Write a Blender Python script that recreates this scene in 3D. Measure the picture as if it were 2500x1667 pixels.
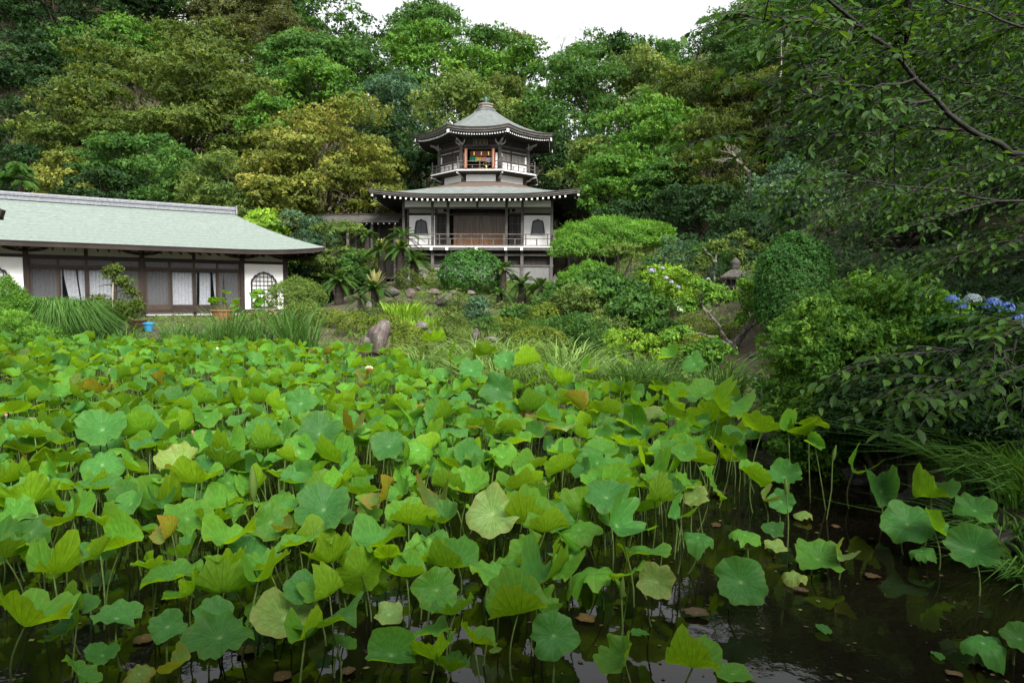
import bpy, math, random
import numpy as np
from mathutils import Vector, Matrix
for _o in list(bpy.data.objects): bpy.data.objects.remove(_o)
SC = bpy.context.scene
COL = SC.collection
# ------------------------------------------------------------------ camera
F = 1667.0; CX, CY = 1250.0, 833.5
PITCH = math.radians(4.0); ROLL = math.radians(0.45); EYE = 2.6
cam = bpy.data.cameras.new("camera"); camo = bpy.data.objects.new("camera", cam); COL.objects.link(camo)
cam.sensor_width = 36.0; cam.lens = 36.0 * F / 2500.0
cam.clip_start = 0.05; cam.clip_end = 2000
CAMM = Matrix.Translation((0, 0, EYE)) @ Matrix.Rotation(math.pi / 2 - PITCH, 4, 'X') @ Matrix.Rotation(ROLL, 4, 'Z')
camo.matrix_world = CAMM
SC.camera = camo
# ------------------------------------------------------------------ world, sun, exposure
W = bpy.data.worlds.new("World"); SC.world = W; W.use_nodes = True
nt = W.node_tree; nt.nodes.clear()
sky = nt.nodes.new("ShaderNodeTexSky"); sky.sky_type = 'NISHITA'; sky.sun_disc = False
SUN_EL, SUN_AZ = math.radians(43), math.radians(156)      # azimuth from +Y towards +X
sky.sun_elevation = SUN_EL; sky.sun_rotation = SUN_AZ
sky.air_density = 1.0; sky.dust_density = 4.0; sky.ozone_density = 1.0
bw = nt.nodes.new("ShaderNodeRGBToBW")
mx = nt.nodes.new("ShaderNodeMix"); mx.data_type = 'RGBA'; mx.inputs[0].default_value = 0.12
tint = nt.nodes.new("ShaderNodeMix"); tint.data_type = 'RGBA'; tint.inputs[0].default_value = 0.72
bg = nt.nodes.new("ShaderNodeBackground"); bg.inputs[1].default_value = 0.05
wo = nt.nodes.new("ShaderNodeOutputWorld")
nt.links.new(sky.outputs[0], bw.inputs[0]); nt.links.new(bw.outputs[0], mx.inputs[6]); nt.links.new(sky.outputs[0], mx.inputs[7])
nt.links.new(mx.outputs[2], tint.inputs[6]); tint.inputs[7].default_value = (5.0, 5.1, 5.25, 1)   # even cloud cover
nt.links.new(tint.outputs[2], bg.inputs[0]); nt.links.new(bg.outputs[0], wo.inputs[0])
sl = bpy.data.lights.new("sun", 'SUN'); sl.energy = 1.5; sl.angle = math.radians(30); sl.color = (1.0, 0.97, 0.91)
so = bpy.data.objects.new("sun", sl); COL.objects.link(so)
sd = Vector((math.cos(SUN_EL) * math.sin(SUN_AZ), math.cos(SUN_EL) * math.cos(SUN_AZ), math.sin(SUN_EL)))
so.rotation_euler = (-sd).to_track_quat('-Z', 'Y').to_euler(); so.location = (0, 0, 60)
SC.view_settings.view_transform = 'Standard'; SC.view_settings.look = 'None'
SC.view_settings.exposure = 2.5; SC.view_settings.gamma = 1.0; SC.view_settings.use_curve_mapping = False
SC.cycles.max_bounces = 8; SC.cycles.diffuse_bounces = 3; SC.cycles.glossy_bounces = 3
SC.cycles.transmission_bounces = 4; SC.cycles.transparent_max_bounces = 8
# ------------------------------------------------------------------ placing helpers
def ray(px, py):
    v = Vector(((px - CX) / F, -(py - CY) / F, -1.0))
    return (CAMM.to_3x3() @ v)
def at(px, py, Y):
    r = ray(px, py); t = Y / r.y
    return Vector((r.x * t, Y, EYE + r.z * t))
def proj0(p):
    q = CAMM.inverted() @ Vector(p); return (CX + F * q.x / -q.z, CY - F * q.y / -q.z)
def sm(a, b, x):
    t = np.clip((x - a) / (b - a), 0, 1); return t * t * (3 - 2 * t)
POND = np.array([(-26, 1.2), (4.9, 1.2), (5.0, 8), (4.9, 11.2), (4.2, 12.1), (2.6, 12.5), (0.4, 12.9), (-1.2, 13.8), (-2.4, 16.2), (-4.2, 18.8), (-9, 20.4), (-15, 20.4), (-26, 20.0)])
def pond_sd(x, y):
    """signed distance to the pond's edge, negative in the water"""
    x = np.asarray(x, float); y = np.asarray(y, float)
    d = np.full(x.shape, 1e9); ins = np.zeros(x.shape, bool); n = len(POND)
    for i in range(n):
        a = POND[i]; b = POND[(i + 1) % n]; e = b - a
        t = np.clip(((x - a[0]) * e[0] + (y - a[1]) * e[1]) / (e @ e), 0, 1)
        d = np.minimum(d, np.hypot(x - a[0] - t * e[0], y - a[1] - t * e[1]))
        c = ((a[1] > y) != (b[1] > y)) & (x < (b[0] - a[0]) * (y - a[1]) / (b[1] - a[1] + 1e-12) + a[0])
        ins ^= c
    return np.where(ins, -d, d)
def hgt(x, y):
    x = np.asarray(x, float); y = np.asarray(y, float)
    s = pond_sd(x, y)
    land = 0.45 + 0.8 * sm(20, 28, y) * sm(2, -4, x) + 0.0 * x
    land = land + 2.0 * sm(27, 44, y) * sm(-12.5, -7.5, x)
    land = land + 0.75 * sm(15, 27, y) * sm(-4, 3, x)
    land = land + 1.2 * sm(3.5, 9, x) * sm(13, 23, y) + 1.3 * sm(5.0, 10, x) * sm(2, 8, y)
    hx = 31 - 14 * sm(-28, -6, x) + 9 * sm(10, 30, x)
    land = land + hx * sm(50, 98, y)
    land = land + 26 * sm(11, 44, x) * sm(6, 36, y) * sm(140, 60, y)
    land = land + 15 * sm(-34, -60, x) * sm(10, 45, y)
    land = land + 0.10 * np.sin(x * 1.3 + y * .7) * np.sin(y * 1.1 - x * .4) * sm(0.3, 3, s)
    k = sm(-0.35, 0.35, s)
    return -0.7 * (1 - k) + land * k
def gz(x, y): return float(hgt(np.array([x]), np.array([y]))[0])
# ------------------------------------------------------------------ mesh helpers
class Geo:
    def __init__(s): s.v = []; s.f = []; s.mi = []; s.n = 0; s.tone = []
    def add(s, v, f, mi=0, tone=0.5):
        v = np.asarray(v, np.float32).reshape(-1, 3); f = np.asarray(f, np.int32)
        s.v.append(v); s.f.append(f + s.n); s.n += len(v)
        s.mi.append(np.full(len(f), mi, np.int32))
        s.tone.append(np.broadcast_to(np.asarray(tone, np.float32), (len(f),)))
        return s
    def box(s, x0, x1, y0, y1, z0, z1, mi=0):
        v = [(x, y, z) for z in (z0, z1) for y in (y0, y1) for x in (x0, x1)]
        return s.add(v, [(0, 2, 3, 1), (4, 5, 7, 6), (0, 1, 5, 4), (2, 6, 7, 3), (0, 4, 6, 2), (1, 3, 7, 5)], mi)
    def bar(s, a, b, w, h, mi=0, up=(0, 0, 1)):
        a = Vector(a); b = Vector(b); d = (b - a).normalized(); sd_ = d.cross(Vector(up)).normalized(); u = sd_.cross(d)
        v = []
        for p in (a, b):
            for (i, j) in ((-1, -1), (1, -1), (1, 1), (-1, 1)):
                v.append(p + sd_ * (i * w / 2) + u * (j * h / 2))
        return s.add([tuple(q) for q in v], [(3, 2, 1, 0), (4, 5, 6, 7), (0, 1, 5, 4), (1, 2, 6, 5), (2, 3, 7, 6), (3, 0, 4, 7)], mi)
    def tube(s, pts, rad, n=6, mi=0, cap=True, jit=0.0, rng=None):
        pts = np.asarray(pts, float); k = len(pts); rad = np.broadcast_to(np.asarray(rad, float), (k,))
        tg = np.gradient(pts, axis=0); tg /= np.linalg.norm(tg, axis=1, keepdims=True) + 1e-9
        ref = np.array([0.31, 0.22, 0.92]); 
        if abs(tg[0] @ ref) > .95: ref = np.array([1.0, 0, 0])
        a = np.cross(tg, ref); a /= np.linalg.norm(a, axis=1, keepdims=True) + 1e-9
        b = np.cross(tg, a)
        th = np.arange(n) * 2 * np.pi / n
        r = rad[:, None] * np.ones((1, n))
        if jit and rng is not None: r = r * (1 + jit * rng.uniform(-1, 1, r.shape))
        v = pts[:, None, :] + r[..., None] * (np.cos(th)[None, :, None] * a[:, None, :] + np.sin(th)[None, :, None] * b[:, None, :])
        f = []
        for i in range(k - 1):
            for j in range(n):
                f.append((i * n + j, i * n + (j + 1) % n, (i + 1) * n + (j + 1) % n, (i + 1) * n + j))
        s.add(v.reshape(-1, 3), f, mi)
        if cap:
            vv = np.concatenate([v[-1], pts[-1:] + tg[-1:] * rad[-1] * .5]); s.add(vv, [(j, (j + 1) % n, n) for j in range(n)], mi)
        return s
    def lathe(s, prof, n=12, mi=0, c=(0, 0), sq=0.0, wob=None):
        prof = np.asarray(prof, float); th = np.arange(n) * 2 * np.pi / n
        R = prof[:, 0][:, None] * np.ones((1, n))
        v = np.stack([c[0] + R * np.cos(th), c[1] + R * np.sin(th), prof[:, 1][:, None] * np.ones((1, n))], -1)
        f = [(i * n + j, i * n + (j + 1) % n, (i + 1) * n + (j + 1) % n, (i + 1) * n + j) for i in range(len(prof) - 1) for j in range(n)]
        return s.add(v.reshape(-1, 3), f, mi)
    def poly(s, pts, mi=0):
        return s.add(pts, [tuple(range(len(pts)))], mi)
    def build(s, name, mats, parent=None, smooth=False, uv=None):
        me = bpy.data.meshes.new(name)
        v = np.concatenate(s.v); 
        ln = np.concatenate([np.full(len(f), f.shape[1], np.int32) for f in s.f])
        lp = np.concatenate([f.reshape(-1) for f in s.f])
        st = np.concatenate([[0], np.cumsum(ln)[:-1]]).astype(np.int32)
        me.vertices.add(len(v)); me.vertices.foreach_set("co", v.reshape(-1))
        me.loops.add(len(lp)); me.loops.foreach_set("vertex_index", lp)
        me.polygons.add(len(ln)); me.polygons.foreach_set("loop_start", st)
        mi = np.concatenate(s.mi)
        if mi.any(): me.polygons.foreach_set("material_index", mi)
        me.polygons.foreach_set("use_smooth", np.full(len(ln), bool(smooth)))
        me.update(calc_edges=True)
        at_ = me.attributes.new("tone", 'FLOAT', 'FACE'); at_.data.foreach_set("value", np.concatenate(s.tone).astype(np.float32))
        if uv is not None:
            ul = me.uv_layers.new(name="disc"); ul.data.foreach_set("uv", uv[lp].astype(np.float32).reshape(-1))
        for m in (mats if isinstance(mats, (list, tuple)) else [mats]): me.materials.append(m)
        return link(name, me, parent)
def link(name, me, parent=None):
    o = bpy.data.objects.new(name, me); COL.objects.link(o)
    if parent is not None: o.parent = parent
    return o
def tag(o, label, cat, group=None, kind=None):
    o["label"] = label
    if cat: o["category"] = cat
    if group: o["group"] = group
    if kind: o["kind"] = kind
    return o
def thing(name, label, cat, loc=(0, 0, 0), rz=0.0, group=None):
    o = link(name, None); o.location = loc; o.rotation_euler = (0, 0, rz); o.empty_display_size = .1
    return tag(o, label, cat, group)
def P(name, boxes, mat, parent):
    g = Geo()
    for b in boxes: g.box(*b)
    return g.build(name, mat, parent)
# ------------------------------------------------------------------ materials
def nodes(name):
    m = bpy.data.materials.new(name); m.use_nodes = True; t = m.node_tree
    return m, t, t.nodes["Principled BSDF"], t.nodes["Material Output"]
def nd(t, typ, **kw):
    n = t.nodes.new(typ)
    for k, v in kw.items(): setattr(n, k, v)
    return n
def ramp(t, stops):
    r = t.nodes.new("ShaderNodeValToRGB"); e = r.color_ramp.elements
    while len(e) > 1: e.remove(e[-1])
    e[0].position = stops[0][0]; e[0].color = (*stops[0][1], 1)
    for p, c in stops[1:]:
        q = e.new(p); q.color = (*c, 1)
    return r
def noise_mat(name, stops, scale=3.0, rough=.8, bump=.0, bscale=None, detail=6.0, stretch=(1, 1, 1), spec=.3, coords='Object', dist=0.05):
    m, t, b, o = nodes(name)
    tc = nd(t, "ShaderNodeTexCoord"); mp = nd(t, "ShaderNodeMapping"); mp.inputs['Scale'].default_value = stretch
    t.links.new(tc.outputs[coords], mp.inputs[0])
    n = nd(t, "ShaderNodeTexNoise"); n.inputs['Scale'].default_value = scale; n.inputs['Detail'].default_value = detail; n.inputs['Roughness'].default_value = .62
    t.links.new(mp.outputs[0], n.inputs[0])
    r = ramp(t, stops); t.links.new(n.outputs[0], r.inputs[0]); t.links.new(r.outputs[0], b.inputs['Base Color'])
    b.inputs['Roughness'].default_value = rough; b.inputs['Specular IOR Level'].default_value = spec
    if bump:
        n2 = nd(t, "ShaderNodeTexNoise"); n2.inputs['Scale'].default_value = bscale or scale * 3; n2.inputs['Detail'].default_value = 5
        t.links.new(mp.outputs[0], n2.inputs[0])
        bp = nd(t, "ShaderNodeBump"); bp.inputs['Strength'].default_value = bump; bp.inputs['Distance'].default_value = dist
        t.links.new(n2.outputs[0], bp.inputs['Height']); t.links.new(bp.outputs[0], b.inputs['Normal'])
    return m
_leafcache = {}
def leaf_mat(c0, c1, c2=None, transl=.35, rough=.55, spec=.14):
    """tone (a number each leaf carries) picks the leaf's own colour between c0 and c2"""
    key = (c0, c1, c2, transl, rough, spec)
    if key in _leafcache: return _leafcache[key]
    m, t, b, o = nodes("leaf")
    a = nd(t, "ShaderNodeAttribute", attribute_name="tone")
    c2 = c2 or tuple(min(1, q * 1.35) for q in c1)
    r = ramp(t, [(0.0, c0), (0.55, c1), (1.0, c2)])
    t.links.new(a.outputs['Fac'], r.inputs[0]); t.links.new(r.outputs[0], b.inputs['Base Color'])
    b.inputs['Roughness'].default_value = rough; b.inputs['Specular IOR Level'].default_value = spec
    tr = nd(t, "ShaderNodeBsdfTranslucent"); hs = nd(t, "ShaderNodeMix", data_type='RGBA', blend_type='MULTIPLY')
    hs.inputs[0].default_value = 1; hs.inputs[7].default_value = (1.5, 1.35, .5, 1)
    t.links.new(r.outputs[0], hs.inputs[6]); t.links.new(hs.outputs[2], tr.inputs[0])
    ms = nd(t, "ShaderNodeMixShader"); ms.inputs[0].default_value = transl
    t.links.new(b.outputs[0], ms.inputs[1]); t.links.new(tr.outputs[0], ms.inputs[2]); t.links.new(ms.outputs[0], o.inputs[0])
    _leafcache[key] = m
    return m
BARK = noise_mat("bark", [(.3, (.028, .022, .016)), (.7, (.085, .07, .052))], 5, .9, .6, 14, stretch=(3, 3, 1))
BARKP = noise_mat("lichen_bark", [(.3, (.05, .045, .035)), (.55, (.16, .15, .125)), (.75, (.36, .36, .31))], 9, .9, .5, 20)
DEADW = noise_mat("dead_wood", [(.3, (.16, .14, .12)), (.7, (.3, .27, .23))], 5, .9, .3)
SOIL = None
STONE = noise_mat("stone", [(.3, (.045, .043, .037)), (.55, (.105, .1, .087)), (.75, (.2, .19, .165))], 4, .9, .7, 9)
STONED = noise_mat("dark_stone", [(.3, (.03, .028, .024)), (.6, (.09, .082, .072)), (.8, (.19, .18, .16))], 5, .9, .8, 11)
STONEP = noise_mat("banded_stone", [(.32, (.045, .034, .03)), (.5, (.085, .066, .06)), (.6, (.12, .105, .095)), (.7, (.19, .175, .16))], 2.2, .85, .5, 8, stretch=(2.6, 2.6, .5))
STONEB = noise_mat("brown_stone", [(.3, (.045, .036, .028)), (.7, (.13, .108, .086))], 4, .9, .6, 9)
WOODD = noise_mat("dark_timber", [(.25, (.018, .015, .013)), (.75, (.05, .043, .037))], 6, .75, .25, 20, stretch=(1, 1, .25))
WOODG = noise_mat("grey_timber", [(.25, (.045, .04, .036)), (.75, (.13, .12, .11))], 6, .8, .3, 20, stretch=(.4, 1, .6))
WOODB = noise_mat("brown_timber", [(.25, (.013, .008, .006)), (.75, (.034, .021, .015))], 6, .6, .2, 20, stretch=(1, 1, .25))
PLASTER = noise_mat("white_plaster", [(.3, (.78, .775, .76)), (.7, (.88, .88, .87))], 1.6, .9, .05, 30)
PLASTERG = noise_mat("grey_green_plaster", [(.3, (.36, .36, .29)), (.7, (.47, .47, .39))], 1.6, .9)
WHITEP = noise_mat("white_paint", [(.3, (.7, .7, .68)), (.7, (.82, .82, .8))], 4, .7)
def flat_mat(name, c, rough=.6, metal=0.0, spec=.4):
    m, t, b, o = nodes(name)
    n = nd(t, "ShaderNodeTexNoise"); n.inputs['Scale'].default_value = 7
    r = ramp(t, [(.3, tuple(q * .82 for q in c)), (.7, tuple(min(1, q * 1.1) for q in c))])
    t.links.new(n.outputs[0], r.inputs[0]); t.links.new(r.outputs[0], b.inputs['Base Color'])
    b.inputs['Roughness'].default_value = rough; b.inputs['Metallic'].default_value = metal; b.inputs['Specular IOR Level'].default_value = spec
    return m
def patina(name, c0, c1, streak, course, brown=None):
    """weathered copper sheet: vertical streaks, horizontal courses, an optional bare brown zone near the top"""
    m, t, b, o = nodes(name)
    tc = nd(t, "ShaderNodeTexCoord"); mp = nd(t, "ShaderNodeMapping"); mp.inputs['Scale'].default_value = streak
    t.links.new(tc.outputs['Object'], mp.inputs[0])
    n = nd(t, "ShaderNodeTexNoise"); n.inputs['Scale'].default_value = 1.2; n.inputs['Detail'].default_value = 8; n.inputs['Roughness'].default_value = .65
    t.links.new(mp.outputs[0], n.inputs[0])
    r = ramp(t, [(.3, c0), (.68, c1)]); t.links.new(n.outputs[0], r.inputs[0])
    sp = nd(t, "ShaderNodeSeparateXYZ"); t.links.new(tc.outputs['Object'], sp.inputs[0])
    w = nd(t, "ShaderNodeMath", operation='MULTIPLY'); w.inputs[1].default_value = course; t.links.new(sp.outputs[2], w.inputs[0])
    fr = nd(t, "ShaderNodeMath", operation='FRACT'); t.links.new(w.outputs[0], fr.inputs[0])
    # joints between courses: recessed and a little dirtier
    jt = ramp(t, [(0.0, (.72, .72, .72)), (.16, (1, 1, 1))]); t.links.new(fr.outputs[0], jt.inputs[0])
    mu = nd(t, "ShaderNodeMix", data_type='RGBA', blend_type='MULTIPLY'); mu.inputs[0].default_value = 1
    t.links.new(r.outputs[0], mu.inputs[6]); t.links.new(jt.outputs[0], mu.inputs[7])
    out = mu.outputs[2]
    if brown:
        zc, wdt, bc = brown
        n3 = nd(t, "ShaderNodeTexNoise"); n3.inputs['Scale'].default_value = 1.6; n3.inputs['Detail'].default_value = 9; n3.inputs['Roughness'].default_value = .7
        t.links.new(tc.outputs['Object'], n3.inputs[0])
        sb = nd(t, "ShaderNodeMath", operation='SUBTRACT'); sb.inputs[1].default_value = .5; t.links.new(n3.outputs[0], sb.inputs[0])
        ml = nd(t, "ShaderNodeMath", operation='MULTIPLY_ADD'); ml.inputs[1].default_value = 0.75; t.links.new(sb.outputs[0], ml.inputs[0]); t.links.new(sp.outputs[2], ml.inputs[2])
        mr = nd(t, "ShaderNodeMapRange"); mr.inputs[1].default_value = zc - wdt; mr.inputs[2].default_value = zc + wdt
        t.links.new(ml.outputs[0], mr.inputs[0])
        mb = nd(t, "ShaderNodeMix", data_type='RGBA'); t.links.new(mr.outputs[0], mb.inputs[0]); t.links.new(out, mb.inputs[6]); mb.inputs[7].default_value = (*bc, 1)
        out = mb.outputs[2]
    t.links.new(out, b.inputs['Base Color'])
    bp = nd(t, "ShaderNodeBump"); bp.inputs['Strength'].default_value = .5; bp.inputs['Distance'].default_value = .02
    t.links.new(fr.outputs[0], bp.inputs['Height']); t.links.new(bp.outputs[0], b.inputs['Normal'])
    b.inputs['Roughness'].default_value = .62; b.inputs['Specular IOR Level'].default_value = .35
    return m
# ------------------------------------------------------------------ ground and water
def ground():
    xs = np.concatenate([np.linspace(-150, -30, 25)[:-1], np.linspace(-30, 24, 151)[:-1], np.linspace(24, 150, 26)])
    ys = np.concatenate([np.linspace(-40, 0, 9)[:-1], np.linspace(0, 52, 150)[:-1], np.linspace(52, 130, 40)[:-1], np.linspace(130, 260, 10)])
    X, Y = np.meshgrid(xs, ys); Z = hgt(X, Y)
    nx, ny = len(xs), len(ys)
    v = np.stack([X, Y, Z], -1).reshape(-1, 3)
    i = np.arange(nx - 1)[None, :] + nx * np.arange(ny - 1)[:, None]; i = i.reshape(-1)
    f = np.stack([i, i + 1, i + 1 + nx, i + nx], -1)
    m, t, b, o = nodes("soil_and_moss")
    tc = nd(t, "ShaderNodeTexCoord")
    n = nd(t, "ShaderNodeTexNoise"); n.inputs['Scale'].default_value = .55; n.inputs['Detail'].default_value = 8; n.inputs['Roughness'].default_value = .65
    n2 = nd(t, "ShaderNodeTexNoise"); n2.inputs['Scale'].default_value = 14; n2.inputs['Detail'].default_value = 6
    for q in (n, n2): t.links.new(tc.outputs['Object'], q.inputs[0])
    r = ramp(t, [(.34, (.045, .034, .021)), (.48, (.07, .056, .032)), (.56, (.055, .06, .022)), (.7, (.04, .056, .016))])
    t.links.new(n.outputs[0], r.inputs[0])
    r2 = ramp(t, [(.3, (.55, .55, .55)), (.7, (1.25, 1.2, 1.1))]); t.links.new(n2.outputs[0], r2.inputs[0])
    mu = nd(t, "ShaderNodeMix", data_type='RGBA', blend_type='MULTIPLY'); mu.inputs[0].default_value = 1
    t.links.new(r.outputs[0], mu.inputs[6]); t.links.new(r2.outputs[0], mu.inputs[7]); t.links.new(mu.outputs[2], b.inputs['Base Color'])
    bp = nd(t, "ShaderNodeBump"); bp.inputs['Strength'].default_value = .6; bp.inputs['Distance'].default_value = .05
    t.links.new(n2.outputs[0], bp.inputs['Height']); t.links.new(bp.outputs[0], b.inputs['Normal']); b.inputs['Roughness'].default_value = .95
    g = Geo().add(v, f).build("ground", m, smooth=True); g["kind"] = "structure"
ground()
def water():
    m, t, b, o = nodes("pond_water")
    b.inputs['Base Color'].default_value = (.0045, .0036, .0022, 1); b.inputs['Roughness'].default_value = .02; b.inputs['IOR'].default_value = 1.333
    tc = nd(t, "ShaderNodeTexCoord"); n = nd(t, "ShaderNodeTexNoise"); n.inputs['Scale'].default_value = 5; n.inputs['Detail'].default_value = 3
    t.links.new(tc.outputs['Object'], n.inputs[0])
    bp = nd(t, "ShaderNodeBump"); bp.inputs['Strength'].default_value = .06; bp.inputs['Distance'].default_value = .03
    t.links.new(n.outputs[0], bp.inputs['Height']); t.links.new(bp.outputs[0], b.inputs['Normal'])
    g = Geo().add([(-28, .5, 0), (7, .5, 0), (7, 22.5, 0), (-28, 22.5, 0)], [(0, 1, 2, 3)]).build("pond_water", m); g["kind"] = "structure"
water()
# ------------------------------------------------------------------ the two-storey hall on the mound
COPPER = patina("copper_roof", (.085, .096, .094), (.15, .167, .161), (2.2, 2.2, .35), 9.0)
COPPERB = patina("copper_roof_with_brown_zone", (.12, .136, .131), (.2, .224, .215), (2.2, 2.2, .35), 9.0, brown=(6.92, .06, (.11, .08, .064)))
MINT = patina("mint_copper_roof", (.125, .155, .138), (.195, .238, .21), (5, 5, .4), 5.5)
DOORW = None
def door_wood():
    m, t, b, o = nodes("weathered_door_boards")
    tc = nd(t, "ShaderNodeTexCoord"); mp = nd(t, "ShaderNodeMapping"); mp.inputs['Scale'].default_value = (7, 7, .5)
    t.links.new(tc.outputs['Object'], mp.inputs[0])
    n = nd(t, "ShaderNodeTexNoise"); n.inputs['Scale'].default_value = 2; n.inputs['Detail'].default_value = 7; t.links.new(mp.outputs[0], n.inputs[0])
    r0 = ramp(t, [(.3, (.06, .045, .036)), (.7, (.14, .11, .09))]); r1 = ramp(t, [(.3, (.10, .046, .02)), (.7, (.24, .115, .05))])
    t.links.new(n.outputs[0], r0.inputs[0]); t.links.new(n.outputs[0], r1.inputs[0])
    sp = nd(t, "ShaderNodeSeparateXYZ"); t.links.new(tc.outputs['Object'], sp.inputs[0])
    ad = nd(t, "ShaderNodeMath", operation='MULTIPLY_ADD'); ad.inputs[1].default_value = .9; t.links.new(n.outputs[0], ad.inputs[0]); t.links.new(sp.outputs[2], ad.inputs[2])
    mr = nd(t, "ShaderNodeMapRange"); mr.inputs[1].default_value = 3.55; mr.inputs[2].default_value = 4.5; t.links.new(ad.outputs[0], mr.inputs[0])
    mxx = nd(t, "ShaderNodeMix", data_type='RGBA'); t.links.new(mr.outputs[0], mxx.inputs[0]); t.links.new(r1.outputs[0], mxx.inputs[6]); t.links.new(r0.outputs[0], mxx.inputs[7])
    t.links.new(mxx.outputs[2], b.inputs['Base Color']); b.inputs['Roughness'].default_value = .7
    return m
DOORW = door_wood()
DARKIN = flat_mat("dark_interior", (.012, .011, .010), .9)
GOLD = flat_mat("gold_leaf", (.95, .56, .10), .32, 1.0)
RED = flat_mat("vermilion_wood", (.17, .05, .02), .5)
BRZ = flat_mat("green_bronze", (.05, .13, .09), .6)

def roof_grid(prof_in, prof_out, zf, nseg, nt_, up):
    """skin between an inner and an outer closed outline (functions of angle); zf(t) height, up(phi) corner lift"""
    ph = (np.arange(nseg) / nseg) * 2 * np.pi
    T = np.linspace(0, 1, nt_)
    ri = np.array([prof_in(p) for p in ph]); ro = np.array([prof_out(p) for p in ph]); u = np.array([up(p) for p in ph])
    V = []
    for tt in T:
        r = ri * (1 - tt) + ro * tt
        V.append(np.stack([r * np.sin(ph), -r * np.cos(ph), zf(tt) + u * tt ** 5], -1))
    return np.array(V)
def strip_faces(nr, nc, off=0, flip=False):
    f = []
    for i in range(nr - 1):
        for j in range(nc):
            q = (i * nc + j, (i + 1) * nc + j, (i + 1) * nc + (j + 1) % nc, i * nc + (j + 1) % nc)
            f.append(q[::-1] if flip else q)
    return f
def rpoly(phi, n, inr, rot=0.0):
    s = 2 * math.pi / n; a = (phi - rot + s / 2) % s - s / 2
    return inr / math.cos(a)
def roof(name, parent, cy, pin, pout, zf, up, mat, fascia, soffit_in, soffit_z, nseg=128):
    V = roof_grid(pin, pout, zf, nseg, 14, up); V[..., 1] += cy
    nr, nc = V.shape[:2]
    r = Geo().add(V.reshape(-1, 3), strip_faces(nr, nc, flip=True)).build(name, mat, parent, smooth=True)
    E = V[-1]; c = np.array([0, cy, 0])
    def ins(d, dz):
        q = E.copy(); rad = np.linalg.norm(q[:, :2] - c[:2], axis=1, keepdims=True); q[:, :2] = c[:2] + (q[:, :2] - c[:2]) * (1 - d / rad); q[:, 2] += dz; return q
    # layered board edge below the copper
    L = [ins(-.0, -.001), ins(.02, -.055), ins(.07, -.06), ins(.085, -fascia * .6), ins(.15, -fascia * .62), ins(.17, -fascia), ins(.4, -fascia + .01)]
    L = np.array(L)
    Geo().add(L.reshape(-1, 3), strip_faces(len(L), nc, flip=True)).build("roof_edge", WOODG, r)
    ph = (np.arange(nseg) / nseg) * 2 * np.pi
    si = np.array([soffit_in(p) for p in ph]); S = np.stack([si * np.sin(ph), cy - si * np.cos(ph), np.full(nseg, soffit_z)], -1)
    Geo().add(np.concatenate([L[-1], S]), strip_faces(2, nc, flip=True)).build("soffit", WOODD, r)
    return r, E
def bell_outline(hw, h, kind):
    if kind == 'bell':
        k = [(1.0, 0), (.93, .2), (.84, .5), (.78, .72), (.74, .8), (.64, .87), (.42, .9), (.16, .94), (0, 1)]
    else:
        k = [(1.0, 0), (1.0, .66), (.98, .74), (.92, .79), (.80, .81), (.76, .86), (.66, .90), (.50, .91), (.44, .945), (.30, .965), (.14, .972), (0, 1)]
    right = [(x * hw, z * h) for x, z in k]
    return right + [(-x, z) for x, z in right[::-1][1:]]
def bell_window(parent, x, y, z, hw, h, kind, nv, nh, fw, frame_mat, pane_mat, bar_mat, bw):
    out = bell_outline(hw, h, kind); n = len(out)
    inn = []
    for (a, b) in out: inn.append((a * (1 - fw / hw), fw + b * (1 - 2 * fw / h)))
    g = Geo(); v = []
    for (a, b) in out: v.append((x + a, y - .07, z + b))
    for (a, b) in inn: v.append((x + a, y - .07, z + b))
    for (a, b) in out: v.append((x + a, y + .0, z + b))
    for (a, b) in inn: v.append((x + a, y + .0, z + b))
    f = []
    for i in range(n):
        j = (i + 1) % n
        f += [(i, j, n + j, n + i), (2 * n + i, 2 * n + j, j, i), (n + i, n + j, 3 * n + j, 3 * n + i)]
    g.add(v, f); w = g.build("window", frame_mat, parent)
    Geo().poly([(x + a, y - .012, z + b) for a, b in inn]).build("pane", pane_mat, w)
    def top(xx):
        pts = sorted([p for p in inn if p[0] >= -1e-6]); xs = [p[0] for p in pts][::1]; 
        best = 0
        for (a, b), (c, d) in zip(inn, inn[1:]):
            lo, hi = min(a, c), max(a, c)
            if lo - 1e-9 <= xx <= hi + 1e-9 and abs(c - a) > 1e-9: best = max(best, b + (d - b) * (xx - a) / (c - a))
        return best
    def halfw(zz):
        best = 0
        for (a, b), (c, d) in zip(inn, inn[1:]):
            lo, hi = min(b, d), max(b, d)
            if lo <= zz <= hi and abs(d - b) > 1e-9: best = max(best, abs(a + (c - a) * (zz - b) / (d - b)))
        return best
    ihw = hw - fw
    for i in range(1, nv):
        xx = -ihw + 2 * ihw * i / nv
        P("muntin", [(x + xx - bw / 2, x + xx + bw / 2, y - .05, y - .02, z + fw, z + max(top(xx), fw + .05))], bar_mat, w)
    for i in range(1, nh):
        zz = fw + (h - 2 * fw) * i / nh; q = halfw(zz)
        P("muntin", [(x - q, x + q, y - .045, y - .024, z + zz - bw / 2, z + zz + bw / 2)], bar_mat, w)
    return w

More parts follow.
